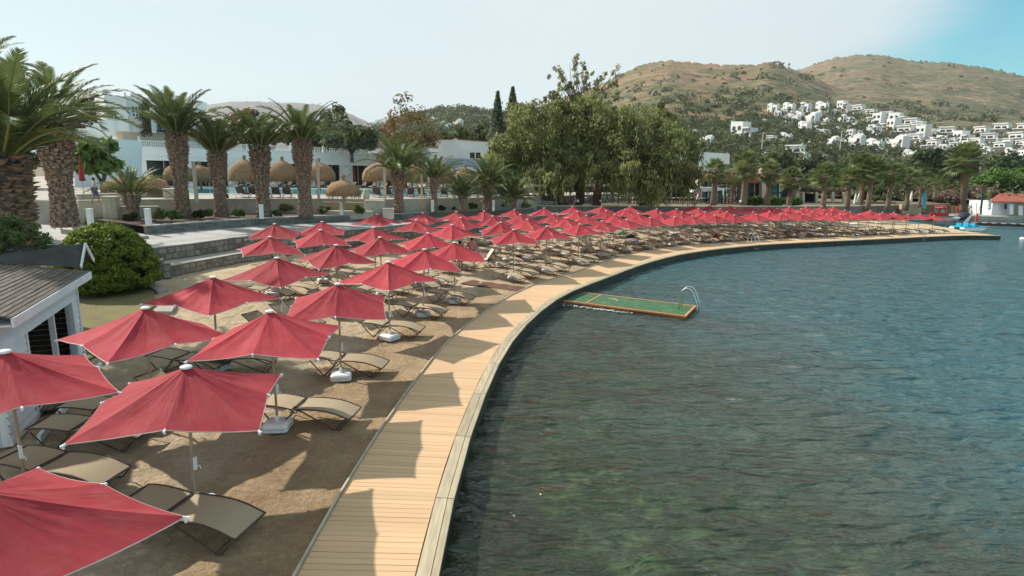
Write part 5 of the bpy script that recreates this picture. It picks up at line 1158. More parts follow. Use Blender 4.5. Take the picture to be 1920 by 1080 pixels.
for (x, y, rxp, rzp, dd, n) in ((1020, 262, 78, 62, 0, 55), (960, 300, 50, 45, 0, 30), (1085, 250, 62, 75, 1, 45), (1010, 335, 58, 30, -3, 24), (1065, 205, 45, 35, 2, 20), (945, 340, 30, 25, -1, 12), (1100, 320, 40, 34, -3, 16), (990, 215, 36, 24, 2, 12)):
    q = rel(x, y, dd); bl.append((q.x, q.y, q.z, rxp * K, min(rxp * K, 4.5), rzp * K, n))
tr_ = [([(0 - 1.6, 0, -.2), (-2.2, 0, 1.4), (-3.4, 0, 3.2), (-4.8, .3, 6)], [.62, .5, .42, .2]), ([(.2, 0, -.2), (0, 0, 2.2), (1.2, 0, 5), (2.0, 0, 8.5), (1.4, 0, 13)], [.65, .5, .4, .3, .15]), ([(0, 0, 2.2), (-1.8, 0, 5), (-3.0, 0, 9)], [.4, .3, .12])]
pepper_tree('pepper_tree', t0, bl, tr_, 'large spreading pepper tree left of centre with drooping foliage and a slanting trunk', 5, 165, .23, 800)
t1 = W(1205, 386); t1.z = ZG; bl = []
for (x, y, rxp, rzp, dd, n) in ((1190, 265, 72, 58, -1, 48), (1240, 300, 66, 50, -2, 42), (1165, 320, 52, 38, -4, 26), (1270, 335, 42, 30, -2, 18), (1215, 225, 50, 30, 2, 18), (1215, 345, 40, 26, -5, 14), (1140, 235, 30, 34, 1, 12)):
    q = W(x, y, dT + dd) - t1; bl.append((q.x, q.y, q.z, rxp * K, min(rxp * K, 4.5), rzp * K, n))
pepper_tree('pepper_tree', t1, bl, [([(0, 0, -.2), (.1, 0, 2.4), (-.6, 0, 5.5), (-1.2, 0, 9)], [.55, .42, .3, .14]), ([(.4, 0, -.2), (1.2, 0, 2.6), (2.8, 0, 5.5)], [.4, .3, .14]), ([(-5.6, .3, -.2), (-5.4, .3, 2.2), (-4.6, 0, 5), (-3.2, 0, 8)], [.62, .5, .32, .14])], 'second large pepper tree, the rounder one reaching right to the glass pavilion', 6, 175, .23, 950)
# sparse old top rising above the left pepper tree
t2 = W(1088, 386, dT + 3); t2.z = ZG; bl = []; C = []; R_ = []; g = np.random.default_rng(8); bm_ = []
for (x, y, r) in ((1068, 118, 9), (1052, 132, 8), (1082, 112, 8), (1090, 130, 7), (1047, 152, 9), (1130, 135, 9), (1142, 150, 8), (1120, 152, 9), (1108, 165, 10), (1078, 150, 12), (1060, 168, 12), (1095, 150, 8), (1136, 168, 10), (1118, 182, 12), (1090, 172, 14), (1070, 186, 14), (1040, 175, 8), (1148, 182, 8), (1100, 195, 14), (1036, 192, 10)):
    q = W(x, y, dT + 3) - t2; C.append(tuple(q)); R_.append((r * K, r * K, r * K))
old = empty('old_pepper_top', t2, 0, 'tall sparse half bare tree rising above the large pepper trees', 'tree')
base = None
C0 = list(C); C = []; R_ = []
for c in C0:
    for q in range(4): C.append((c[0] + g.normal() * .75, c[1] + g.normal() * .6, c[2] + g.normal() * .6 - .1)); r = g.uniform(.25, .55); R_.append((r, r, r))
crown('crown', C, R_, 26, .24, M['pepper'] [1:] + [mat('dry bleached leaf', (.34, .26, .19), None, 1, .8, transl=.2)], old, seed=9, droop=.4, shell=.2)
b = MB(); base = W(1092, 240, dT + 3) - t2; b.tube([(0, 0, 0), (.2, 0, 5), tuple(base)], [.5, .4, .3], 7)
for i, c in enumerate(C0 + C[::2]):
    m_ = base.lerp(Vector(c), .5) + Vector((g.normal() * .4, 0, .4)); b.tube([tuple(base), tuple(m_), c], [.10, .06, .015], 4)
b.build('trunk', M['bark'], old, True)

# ---- other trees --------------------------------------------------
def tree_px(x, ytop, ybase, wpx, d, label, mats, seed, **k):
    p = gd(x, ybase, d); t = gd(x, ytop, d); h = t.z - p.z; rx = wpx / F * d / 2
    k.setdefault('rz', h * .42); rz = k.pop('rz'); return broad_tree(k.pop('name', 'tree'), p, h, rx, rz, label, mats, seed=seed, **k)
rust = tree_px(772, 172, 340, 92, 88, 'autumn coloured tree with rusty orange leaves behind the pool buildings', M['orangeleaf'], 41, nclump=60, nleaf=40, leaf=.32, crad=1.1, trunk=.3, rz=6.2)
tree_px(735, 228, 345, 40, 92, 'smaller rusty leaved tree left of the tall autumn coloured one', M['orangeleaf'], 42, nclump=24, nleaf=50, leaf=.34, crad=.9)
tree_px(760, 255, 350, 90, 80, 'olive green bushy tree at the foot of the autumn coloured tree', [M['orangeleaf'][2], M['midleaf'][2], M['orangeleaf'][1]], 43, nclump=40, nleaf=70, leaf=.35)
for (x, yt, w_, lab, sd) in ((931, 172, 22, 'left of the two tall dark Norfolk pines', 44), (958, 162, 24, 'right and taller of the two dark Norfolk pines', 45)):
    d = 105; p = gd(x, 330, d); t = gd(x, yt, d); h = t.z - p.z; root = empty('norfolk_pine', p, 0, lab, 'tree'); MB().tube([(0, 0, 0), (0, 0, h * .98)], [.3, .05], 7).build('trunk', M['bark'], root, True)
    C = []; R_ = []; zz = h * .35
    while zz < h:
        u = (zz - h * .35) / (h * .65); rr = w_ / F * d * 1.12 * (1 - u) + .12
        for q in range(7): a = q * .9 + zz; C.append((math.cos(a) * rr * .6, math.sin(a) * rr * .6, zz - .1 * rr)); R_.append((rr * .5, rr * .5, .26))
        zz += .42
    crown('crown', C, R_, 15, .34, M['conifer'], root, seed=sd, shell=.1)
T_ = [(660, 238, 302, 110, 84, 'wide dark conifer with golden green tiers behind the balustrade', M['yellowconifer'][:1] + M['conifer'][1:], 50, dict(nclump=50, nleaf=70, leaf=.35)),
 (640, 205, 300, 100, 100, 'tall mid green tree behind the wide conifer', M['midleaf'], 51, dict(nclump=40, nleaf=60, leaf=.5)),
 (590, 232, 310, 90, 98, 'green tree seen through the fronds left of the wide conifer', M['midleaf'], 52, dict(nclump=34, nleaf=60, leaf=.5)),
 (512, 222, 300, 60, 96, 'tree behind the balustrade between two palm crowns', M['midleaf'], 53, dict(nclump=26, nleaf=60, leaf=.5)),
 (460, 205, 300, 80, 100, 'brownish green tree right of the tower house', [M['orangeleaf'][2], M['midleaf'][0], M['orangeleaf'][0]], 54, dict(nclump=34, nleaf=60, leaf=.5)),
 (182, 176, 260, 110, 118, 'dense dark tree behind the slanted white wing wall', M['darkleaf'], 55, dict(nclump=46, nleaf=80, leaf=.5)),
 (110, 190, 330, 120, 122, 'dark tree behind the second palm', M['darkleaf'], 56, dict(nclump=40, nleaf=80, leaf=.5)),
 (20, 230, 380, 120, 60, 'dark shrubby tree at the left edge behind the palms', M['darkleaf'], 57, dict(nclump=40, nleaf=80, leaf=.35)),
 (855, 236, 310, 66, 110, 'green tree behind the white gabled building', M['midleaf'], 58, dict(nclump=30, nleaf=60, leaf=.5)),
 (905, 232, 310, 60, 112, 'tree between the white gabled building and the Norfolk pines', M['midleaf'], 59, dict(nclump=30, nleaf=60, leaf=.5)),
 (820, 258, 310, 50, 108, 'low dark tree at the ridge of the white gabled building', M['darkleaf'], 60, dict(nclump=24, nleaf=60, leaf=.5)),
 (1743, 282, 345, 78, 170, 'wide dark umbrella shaped tree below the right hand villas', M['darkleaf'], 61, dict(nclump=50, nleaf=70, leaf=.7)),
 (1885, 318, 372, 110, 120, 'bright green rounded tree behind the red roofed boathouse', M['brightleaf'], 62, dict(nclump=60, nleaf=80, leaf=.5)),
 (1815, 330, 378, 60, 125, 'olive green tree left of the bright green one', M['midleaf'], 63, dict(nclump=34, nleaf=70, leaf=.5)),
 (1690, 300, 350, 70, 160, 'grey green tree above the far fan palms', M['midleaf'], 64, dict(nclump=40, nleaf=60, leaf=.6)),
 (1760, 318, 372, 80, 130, 'dark green tree behind the cyan flag', M['darkleaf'], 65, dict(nclump=40, nleaf=70, leaf=.55)),
 (1650, 318, 368, 70, 120, 'green tree behind the close pair of fan palms', M['midleaf'], 66, dict(nclump=36, nleaf=70, leaf=.5)),
 (1900, 292, 345, 90, 180, 'dark green wooded clump on the slope at the right edge', M['darkleaf'], 67, dict(nclump=50, nleaf=70, leaf=.7)),
 (1570, 318, 370, 60, 115, 'leafy tree behind the bougainvillea pergola', M['brightleaf'], 68, dict(nclump=34, nleaf=70, leaf=.5)),
 (1530, 300, 350, 70, 150, 'dark tree between the pavilion roof and the villas', M['darkleaf'], 69, dict(nclump=36, nleaf=60, leaf=.6)),
 (1455, 288, 330, 60, 160, 'rounded tree behind the pavilion roof', M['midleaf'], 70, dict(nclump=30, nleaf=60, leaf=.6)),
 (1290, 262, 330, 60, 115, 'green tree just right of the big pepper trees', M['pepper'], 71, dict(nclump=34, nleaf=60, leaf=.45)),
 (1840, 352, 388, 60, 108, 'oleander with pink flowers left of the boathouse', M['pink'], 72, dict(nclump=34, nleaf=70, leaf=.35, name='oleander', cat='shrub')),
 (1775, 360, 384, 56, 104, 'low oleander with dusty pink flowers behind the reed fence', M['pink'], 73, dict(nclump=30, nleaf=60, leaf=.35, name='oleander', cat='shrub')),
 (1640, 352, 386, 60, 100, 'low green tree in front of the reed fence', M['midleaf'], 74, dict(nclump=30, nleaf=60, leaf=.4)),
 (196, 262, 372, 74, 56, 'fig tree with broad bright leaves beside the pool wall', M['brightleaf'], 75, dict(nclump=34, nleaf=36, leaf=.62, crad=.75, name='fig_tree', rz=2.2)),
 (262, 330, 368, 20, 54, 'small leafy shoot right of the fig tree', M['brightleaf'], 76, dict(nclump=8, nleaf=30, leaf=.4))]
for (x, yt, yb, w_, d, lab, mm, sd, kw) in T_: tree_px(x, yt, yb, w_, d, lab, mm, sd, **kw)

# ---- round clipped bush, shrubs -----------------------------------
p = gz(172, 556, 0); rb = empty('round_bush', (p.x, p.y + 1.1, 0), 0, 'big clipped dome shaped green bush beside the shed', 'bush')
g = np.random.default_rng(3); C = []; R_ = []
RX, RZ_ = 1.92, 2.88
for i in range(620):
    d = g.normal(size=3); d /= np.linalg.norm(d); d[2] = abs(d[2]) if g.random() < .8 else -abs(d[2]) * .2; f = np.power(np.abs(d), 1.0); q = .90 + .07 * g.random()
    zz = max(.05, .55 + d[2] * (RZ_ - .55) if d[2] > 0 else .55 + d[2] * 1.2); q *= 1 + .025 * math.sin(3.1 * math.atan2(d[1], d[0]) + 4 * d[2]) + .03 * math.sin(7 * d[0] + 5 * d[2]); C.append((d[0] * RX * q * 1.0, d[1] * RX * q, zz)); r = g.uniform(.17, .30); R_.append((r, r, r * .8))
crown('crown', C, R_, 95, .085, M['bushleaf'], rb, seed=4, aspect=1.5, shell=.6, up=.3)
MB().lathe([(.3, 0), (1.4, .3), (1.52, 1.0), (1.38, 1.8), (.8, 2.3), (.1, 2.45)], 16).build('inner_branches', M['darkleaf'][0], rb, True)
p = gd(8, 478, 15.0); sh = empty('leafy_shrub', (p.x - .3, p.y + .4, 0), 0, 'loose grey green tree foliage hanging over the shed roof at the left edge', 'shrub')
C, R_ = [], []
for i in range(95): C.append((g.uniform(-1.5, .95), g.uniform(-.5, .9), g.uniform(2.9, 4.1) - .0)); r = g.uniform(.12, .26); R_.append((r * 1.3, r, r))
C = [c for c in C if c[2] < 4.15 - .55 * max(0, c[0] + .2) and c[2] > 2.75 + .3 * (c[0] + .4)]; R_ = R_[:len(C)]
crown('crown', C, R_, 60, .085, [M['midleaf'][1], M['midleaf'][2], M['brightleaf'][1]], sh, seed=12, shell=.1)
MB().tube([(-.8, .2, 0), (-.7, .2, 1.8), (-.2, .1, 3.0), (.2, 0, 3.5)], [.12, .1, .06, .02], 6).build('trunk', M['bark'], sh, True)
SHR = [(266, 507, 22, .3), (330, 416, 34, 1.8), (372, 412, 26, 1.8), (303, 415, 30, 1.8), (390, 409, 22, 1.8), (448, 409, 24, 1.8), (520, 407, 18, 1.8), (538, 400, 26, 1.8), (608, 404, 26, 1.8), (675, 404, 26, 1.8), (605, 403, 20, 1.8), (731, 396, 14, 1.8), (765, 396, 16, 1.8), (786, 394, 18, 1.8), (828, 396, 14, 1.8), (848, 395, 12, 1.8), (886, 394, 20, 1.8), (905, 392, 22, 1.8), (945, 392, 28, 1.8), (985, 392, 20, 1.8), (423, 374, 12, 2.9), (172, 424, 22, 1.4), (245, 419, 30, 1.6)]
for k, (x, y, w_, z) in enumerate(SHR):
    p = gz(x, y, z); r = w_ / F * p.y / 2; C, R_ = clump_centres((0, 0, r * .7), r * .8, r * .6, r * .7, 14, g, r * .35)
    root = empty('low_shrub', p, 0, ['small leafy shrub', 'ragged green shrub', 'low dark green shrub', 'pale flowering shrub'][k % 4] + (f', {ORD[k]} from the left in the planted bed below the pool terrace' if k < 22 else ' beside the stone steps'), 'shrub')
    crown('crown', C, R_, 40, .16, [M['midleaf'], M['brightleaf'], M['darkleaf'], M['pepper']][k % 4], root, seed=100 + k)
# clipped hedge in front of the glass pavilion
C = []; R_ = []
a, c = gz(1395, 381, 2.2), gz(1500, 381.5, 2.2)
for i in range(120): u = g.random(); q = a.lerp(c, u); C.append((q.x - a.x, q.y - a.y + g.uniform(-.3, .3), g.uniform(-.2, .75))); R_.append((.45, .4, .25))
hd = empty('hedge', a, 0, 'low clipped green hedge in front of the glass pavilion', 'hedge'); crown('crown', C, R_, 60, .2, M['brightleaf'], hd, seed=31)
# ================================================================== POOL TERRACE
pool = gz(470, 370, ZT); MX = Matrix
pw = MB(); P_ = [gz(x, y, ZT)[:2] for x, y in ((300, 364), (1000, 367), (980, 358), (300, 352))]
pw.prism(P_, ZT - .5, ZT + .02); pw_o = pw.build('pool_water', M['poolwater']); tag(pw_o, kind='structure')
cp = MB()
for a, c in ((P_[0], P_[1]), (P_[1], P_[2]), (P_[2], P_[3]), (P_[3], P_[0])): cp.bar((a[0], a[1], ZT + .03), (c[0], c[1], ZT + .03), .45, .10)
tag(cp.build('pool_edge', M['white']), kind='structure')
PL = lounger_proto(.8)
for ch in PL.children: 
    if ch.name.startswith(('seat', 'backrest')):
        ch.data = ch.data.copy(); ch.data.materials[0] = M['sling_dark']
PLb = lounger_proto(.75)
k = 0
for x in np.arange(455, 985, 21.0):
    if 590 < x < 690 or abs(x - 748) < 14 or abs(x - 573) < 16: continue
    p = gz(x, 370.5 - .002 * (x - 455), ZT); thing_at(PL, (p.x, p.y, ZT), math.radians(100 + random.uniform(-12, 12)), f'dark pool lounger with raised back on the terrace edge, {ORD[k]} from the left', 'pool lounger', 'dark loungers along the near side of the pool'); k += 1
k = 0
for x in np.arange(440, 985, 20.0):
    p = gz(x, 351.0 + .009 * (x - 440), ZT); thing_at(PLb, (p.x, p.y, ZT), math.radians(250 + random.uniform(-12, 12)), f'beige pool lounger under the thatched sunshades across the pool, {ORD[k]} from the left', 'pool lounger', 'beige loungers along the far side of the pool'); k += 1
kill(PL); kill(PLb); kill(L0); kill(L1)
# thatched sunshades
def thatch(px, ytop, yhem, ybase, d, wpx, label, seed):
    g = random.Random(seed); p = gd(px, ybase, d); t = gd(px, ytop, d); hm = gd(px, yhem, d); r = wpx / F * d / 2 * .92; zt = t.z - p.z; zh = hm.z - p.z
    root = empty('thatched_sunshade', p, 0, label, 'sunshade', 'straw thatched sunshades by the pool')
    MB().tube([(0, 0, 0), (0, 0, zt - .3)], .11, 8).build('pole', M['pole'] if r < 1.9 else M['bark_palm'], root, True)
    hh = zt - zh; knob = .16 * hh
    prof = [(.0, zt), (.12, zt - .02), (.20, zt - .15), (.13, zt - .38), (.30, zt - .50)]
    for u in np.linspace(.1, 1, 7): prof.append((.25 + (r - .25) * math.sin(u * math.pi / 2) ** .9, zt - .5 - (hh - .5) * (.30 * u + .45 * (1 - math.cos(u * math.pi / 2)))))
    prof.append((r * 1.0, zh + .12)); prof.append((r * .93, zh)); prof.append((r * .8, zh + .2))
    MB().lathe(prof, 26, wob=.05).build('thatch_dome', M['thatch'], root, True)
    b = MB(); zs = prof[-4][1]
    for i in range(260):
        a = g.uniform(0, 6.28); z0 = zs - g.random() * (zs - zh) * .8 + .1; r0 = r * g.uniform(.97, 1.04); l = g.uniform(.3, .7); c = Vector((math.cos(a), math.sin(a), 0)); s_ = Vector((-c.y, c.x, 0)) * g.uniform(.02, .05)
        b.add([c * r0 - s_ + Vector((0, 0, z0)), c * r0 + s_ + Vector((0, 0, z0)), c * r0 * 1.03 + Vector((0, 0, z0 - l))], [(0, 1, 2)])
    tag(b.build('straw_fringe', M['thatch'], root), kind='stuff')
    return root
TH = [(233, 322, 361, 384, 50, 72, 'left half of the twin thatched sunshade beyond the gate pillars'), (287, 320, 361, 384, 49, 66, 'right half of the twin thatched sunshade, beside the small palm'),
      (340, 298, 337, 362, 60, 58, 'thatched sunshade mostly hidden behind the thick palm before the tower house'), (378, 302, 340, 360, 64, 50, 'thatched sunshade between the two leftmost thick palms of the terrace row'),
      (462, 291, 340, 362, 60, 62, 'thatched sunshade between the lighter crowned palm and the dark trunked palm'), (532, 293, 340, 362, 61, 58, 'thatched sunshade between the dark trunked palm and the palm with the long arching frond'),
      (600, 296, 338, 362, 62, 62, 'thatched sunshade behind a cream post, left of the small foreground one'), (645, 327, 367, 392, 47, 66, 'small thatched sunshade in the walled recess at the terrace edge'),
      (712, 297, 339, 362, 62, 66, 'thatched sunshade left of the medium palm'), (773, 300, 341, 364, 64, 60, 'thatched sunshade right of the medium palm'), (831, 305, 344, 366, 66, 52, 'thatched sunshade behind the slim palm'),
      (872, 308, 345, 368, 68, 46, 'thatched sunshade behind the short young palm'), (905, 312, 346, 368, 70, 40, 'thatched sunshade left of the big tree'), (942, 316, 350, 370, 72, 36, 'rightmost thatched sunshade, in the shade of the big tree')]
for i, a in enumerate(TH): thatch(*a, seed=i)
for i, (x, y0, y1) in enumerate(((369, 380, 303), (598, 375, 298), (722, 374, 306), (791, 374, 309), (852, 374, 316), (896, 374, 312), (930, 374, 318))):
    p = gz(x, y0 - 1, ZT); t = gd(x, y1, p.y); o = MB().b2(-.10, -.10, 0, .10, .10, t.z - p.z).build('lamp_post', M['cream'], None, loc=p); tag(o, f'square cream post on the pool terrace edge, {ORD[i]} from the left', 'post', 'cream posts along the pool terrace')
# closed red parasols on the terrace
def closed_par(p, h, label):
    r = empty('closed_parasol', p, 0, label, 'parasol'); MB().tube([(0, 0, 0), (0, 0, h)], .03, 6).build('pole', M['pole'], r, True); MB().lathe([(.03, h), (.10, h * .8), (.20, h * .45), (.24, h * .36), (.05, h * .34)], 10, wob=.25).build('folded_canopy', M['redcloth'], r, True); return r
closed_par(gz(665, 352, ZT), 3.2, 'closed dark red parasol standing against the round emblem pier')
p = gd(155, 345, 50); p.z = ZT; closed_par(p, 3.3, 'closed red parasol right of the second thick palm'); p = gd(93, 350, 46); p.z = ZT; closed_par(p, 3.6, 'closed red parasol between the two leftmost palms')
for (x, y, lab) in ((687, 367, 'small cream urn on the pool edge by the tan recess'),):
    q = gz(x, y + 8, ZT); o = MB().lathe([(.22, 0), (.30, .3), (.34, .62), (.22, .8), (.26, .9), (.1, .92)], 12).build('urn', M['cream'], None, True, loc=q); tag(o, lab, 'urn')

# ================================================================== HOTEL AT THE LEFT
A0 = gd(262, 277, 74); B0 = gd(772, 297, 93); A0.z = B0.z = 0; dH = (B0 - A0).normalized(); aH = math.atan2(dH.y, dH.x); LH = (B0 - A0).length
hotel = empty('hotel_terrace_building', (A0.x, A0.y, ZT), aH, 'long low white hotel wing with a balustraded roof terrace behind the thatched sunshades', 'building')
zs0, zs1, zr_ = 6.72 - ZT, 7.80 - ZT, 8.62 - ZT
hb = lambda x0, y0, z0, x1, y1, z1, nm, m, par=hotel: MB().b2(x0, y0, z0, x1, y1, z1).build(nm, m, par)
hb(0, 0, zs0, LH, 12, zs1, 'roof_slab', M['blue_wall']); hb(-.05, -.06, zs1 + .002, LH, .2, zs1 + .10, 'ledge', M['white'])
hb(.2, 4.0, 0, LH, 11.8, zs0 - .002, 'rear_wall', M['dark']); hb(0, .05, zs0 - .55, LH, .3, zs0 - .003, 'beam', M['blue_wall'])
npier = 7
for i in range(npier + 1):
    x = LH * i / npier; hb(x - .55, .1, 0, x + .55, 1.2, zs0 - .56, 'pier', M['offwhite'])
    if i < npier:
        for q in range(3): xx = x + .8 + (LH / npier - 1.6) * (q + .5) / 3; hb(xx - 1.0, 2.6, 0, xx + 1.0, 2.66, zs0 - .7, 'glass_door', M['glass']); hb(xx + 1.02, 2.55, 0, xx + 1.12, 2.7, zs0 - .6, 'door_frame', M['white'])
# round emblem on the pier by the closed parasol
Rinv = Matrix.Rotation(-aH, 3, 'Z'); q = Rinv @ (gd(665, 322, 84) - Vector((A0.x, A0.y, ZT)))
b = MB(); b.lathe([(.0, 0), (.48, 0), (.55, .05), (.55, .08), (.45, .06), (.0, .07)], 24); o = b.build('round_emblem', M['offwhite'], hotel, True, loc=(q.x, .02, zs0 - 1.5), rot=(math.pi / 2, 0, 0)); hb(q.x - .95, .06, 0, q.x + .95, .5, zs0 - .56, 'pier', M['white_far'])
# balusters
bal = MB(); bal.lathe([(.07, 0), (.07, .06), (.035, .1), (.075, .26), (.035, .5), (.065, .56), (.065, .60)], 8); bme = bal.mesh('baluster', M['white'], True)
nbal = 150
for i in range(nbal):
    x = .3 + (LH - .6) * i / (nbal - 1); link('baluster', bme, hotel, (x, .06, zs1 + .10))
hb(0, -.03, zs1 + .702, LH, .15, zs1 + .80, 'handrail', M['white'])
for i in range(9):
    x = LH * i / 8; b = MB(); b.b2(x - .16, -.10, zs1 + .1, x + .16, .22, zs1 + .95); b.lathe([(.05, .95), (.14, 1.05), (.10, 1.18), (.02, 1.3)], 8, (x, .06, zs1)); b.build('newel_post', M['white'], hotel)
# terrace lamps and white box at the slab end
hb(-1.4, -.2, zs0 - .2, .0, 3, zs1 + .12, 'end_block', M['white_far'])

# tower house ----------------------------------------------------
O = gd(240, 250, 76); O.z = 0; ta = math.radians(46)
tower = empty('tower_house', (O.x, O.y, 0), ta, 'white stepped villa with a tower block, balconies and a flowering vine', 'building')
Z = lambda px, py, d=76: gd(px, py, d).z
zt0, zt1 = Z(240, 247), Z(240, 172)
tb = lambda x0, y0, z0, x1, y1, z1, nm, m, par=tower: MB().b2(x0, y0, z0, x1, y1, z1).build(nm, m, par)
kx = 76 / F
tb(0, 0, zt0, 2.9, 6.5, zt1 - .45, 'tower_wall', M['white_far'])
tb(-2.3, -.9, zt0, -.002, 4.4, zt1 - .7, 'tower_wall', M['white_far'])
for (x0, x1) in ((0, .25), (.7, 2.0), (2.65, 2.9)): tb(x0, 0.0, zt1 - .448, x1, .3, zt1 - .1, 'parapet', M['white_far'])
tb(2.9 - .3, -.02, zt0, 3.15, -.5, zt1 - .6, 'buttress', M['white_far'])
tb(3.15, 1.2, zt0 - 1.9, 10.2, 8, Z(330, 178), 'main_wall', M['offwhite'])
tb(-.4, 1.0, ZT, 10.2, 8, zt0 - .002, 'lower_wall', M['cream'])
def win(x0, z0, x1, z1, y, nv, nh, par, m='glass', fr=.09):
    w = MB().b2(x0, y - .02, z0, x1, y + .02, z1).build('window', M[m], par)
    b = MB()
    for i in range(nv + 1): xx = x0 + (x1 - x0) * i / nv; b.b2(xx - fr / 2, y - .07, z0 - fr / 2, xx + fr / 2, y - .022, z1 + fr / 2)
    for i in range(nh + 1): zz = z0 + (z1 - z0) * i / nh; b.b2(x0, y - .068, zz - fr / 2, x1, y - .024, zz + fr / 2)
    b.build('frame', M['white'], w); return w
win(.65, Z(255, 218), 1.75, Z(255, 198), -.03, 3, 3, tower)
win(3.7, Z(285, 240), 5.0, Z(285, 201), 1.15, 2, 1, tower); win(5.2, Z(285, 240), 5.9, Z(285, 201), 1.15, 1, 1, tower); win(9.0, Z(285, 240), 10.6, Z(285, 206), 1.15, 3, 1, tower)
zb = Z(300, 242); tb(3.15, -1.3, zb - .15, 10.6, 1.2, zb, 'balcony_slab', M['dark'])
for i in range(46): x = 3.2 + 8.6 * i / 45; tb(x - .02, -1.27, zb, x + .02, -1.23, zb + 1.35, 'baluster', M['navy'])
tb(3.18, -1.29, zb + 1.352, 10.6, -1.21, zb + 1.42, 'rail', M['navy'])
b = MB(); b.tube([(4.2, -1.2, ZT + 3), (4.2, -1.2, zb - .6), (5.2, -1.2, zb - .16)], .06, 5); b.tube([(10.3, -1.2, ZT + 3), (10.3, -1.2, zb - .9), (9.8, -1.2, zb - .3), (7.4, -1.2, zb - .16)], .06, 5); b.build('balcony_bracket', M['dark'], tower)
for i, x in enumerate((6.2, 7.3)):
    b = MB(); b.b2(x, .2, zb + .45, x + .5, .7, zb + .5); b.b2(x, .68, zb + .5, x + .5, .72, zb + .95)
    for u in (0, .46): b.b2(x + u, .2, zb, x + u + .04, .24, zb + .45); b.b2(x + u, .66, zb, x + u + .04, .7, zb + .45)
    b.build('chair', M['dark'], tower)
g = np.random.default_rng(15); C = [(2.2 + .35 * g.normal() + .25 * math.sin(z), -.45 + .2 * g.random(), z) for z in np.linspace(zt0 - .3, zt1 - .6, 46)]; crown('vine', C, [(.38, .25, .32)] * 46, 40, .14, [M['pink'][1], M['pink'][2], M['midleaf'][1]], tower, seed=7)
# slanted wing walls
P1, P2 = gd(145, 243, 66), gd(262, 262, 72); wg = empty('wing_wall', P1, 0, 'white terrace wall with slanted roofline left of the tower house', 'wall')
def face(px, d0, d1, th, m, nm, par):
    n = len(px); xs_ = [p[0] for p in px]; x0, x1 = min(xs_), max(xs_); P = [gd(x, y, d0 + (d1 - d0) * (x - x0) / (x1 - x0)) for x, y in px]; b = MB()
    vs = P + [p + Vector((0, th, 0)) for p in P]; b.add(vs, [tuple(range(n)), tuple(range(2 * n - 1, n - 1, -1))] + [(i, (i + 1) % n, n + (i + 1) % n, n + i) for i in range(n)]); return relpar(b.build(nm, m), par)
face([(140, 241), (160, 241), (194, 224), (212, 222), (214, 256), (140, 262)], 70, 74, .4, M['offwhite'], 'upper_wall', wg)
face([(140, 258), (206, 260), (262, 264), (262, 300), (262, 352), (140, 352)], 62, 69, .4, M['blue_wall'], 'lower_wall', wg)
# white gabled building with tent roof on its left
gb = empty('gabled_building', gd(790, 330, 98), 0, 'white building with a low gable top behind the thatched sunshades', 'building')
face([(790, 262), (848, 262), (854, 258), (860, 262), (915, 266), (915, 345), (790, 345)], 98, 101, 6, M['white_far'], 'wall', gb)
face([(790, 260.5), (848, 260.5), (854, 256), (860, 260.5), (915, 264.5), (915, 266), (860, 262.2), (854, 258.2), (848, 262.2), (790, 262.2)], 97.9, 100.9, .3, M['redtile'], 'roof_edge', gb)
face([(833, 296), (915, 299), (915, 314), (833, 312)], 92, 93, 2, mat('blue_grey_roof', (.36, .43, .48), None, .5, .7), 'lower_roof', gb)
for x in (881, 892): face([(x, 286), (x + 9, 286), (x + 9, 297), (x, 297)], 97.8, 98, .1, M['glass'], 'window', gb)
for x in (770, 780, 787, 794, 801): face([(x, 290), (x + 5, 290), (x + 5, 302), (x, 302)], 91.5, 91.6, .1, M['offwhite'], 'arch', gb)
face([(740, 290), (770, 288), (812, 288), (812, 322), (740, 322)], 93, 93.5, 3, M['white_far'], 'side_wall', gb)
tn = empty('tent_canopy', gd(779, 300, 90), 0, 'white fabric tent roof with folds beside the medium palm', 'tent'); ap = gd(779, 252, 90); lo_ = []
for i in range(13): a = math.pi * 2 * i / 12; q = gd(779, 290, 90); lo_.append(q + Vector((3.3 * math.cos(a), 2.0 * math.sin(a), -.1 * (i % 2))))
b = MB(); n1_ = [ap.lerp(q, .5) + Vector((0, 0, -.55)) for q in lo_]; b.add([ap] + n1_ + lo_, [(0, 1 + i, 2 + i) for i in range(12)] + [(1 + i, 14 + i, 15 + i, 2 + i) for i in range(12)]); relpar(b.build('fabric', M['whitecloth']), tn)
relpar(MB().tube([gd(779, 330, 90), gd(779, 250, 90)], .07, 6).build('mast', M['navy']), tn)
face([(690, 283), (706, 279), (722, 278), (728, 284), (728, 292), (690, 290)], 96, 96, 2, M['offwhite'], 'roof_hump', empty('roof_dome', gd(708, 290, 96), 0, 'pale humped roof behind the balustrade', 'roof'))

# ================================================================== UNDER THE PEPPER TREES: terrace, railings, tables
ut = empty('tree_terrace', gz(992, 375, ZG), 0, 'shaded raised terrace with a beam and railings under the big tree', 'terrace')
face([(992, 358), (1050, 361), (1050, 364), (992, 362)], 66, 69, .3, M['beige_wall'], 'beam', ut); face([(965, 362), (997, 365), (1000, 384), (965, 384)], 64, 65, .3, M['beige_wall'], 'end_wall', ut)
for i in range(18): x = 1002 + i * 2.6; face([(x, 363), (x + .8, 363), (x + .8, 378), (x, 378)], 67, 67.01, .06, M['navy'], 'railing_bar', ut)
face([(1000, 376), (1046, 377), (1046, 384), (1000, 384)], 66.6, 66.9, .2, M['slate'], 'low_wall', ut)
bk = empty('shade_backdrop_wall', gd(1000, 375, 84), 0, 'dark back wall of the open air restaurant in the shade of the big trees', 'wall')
face([(985, 345), (1300, 345), (1300, 386), (985, 386)], 86, 92, .4, M['cream'], 'wall', bk)
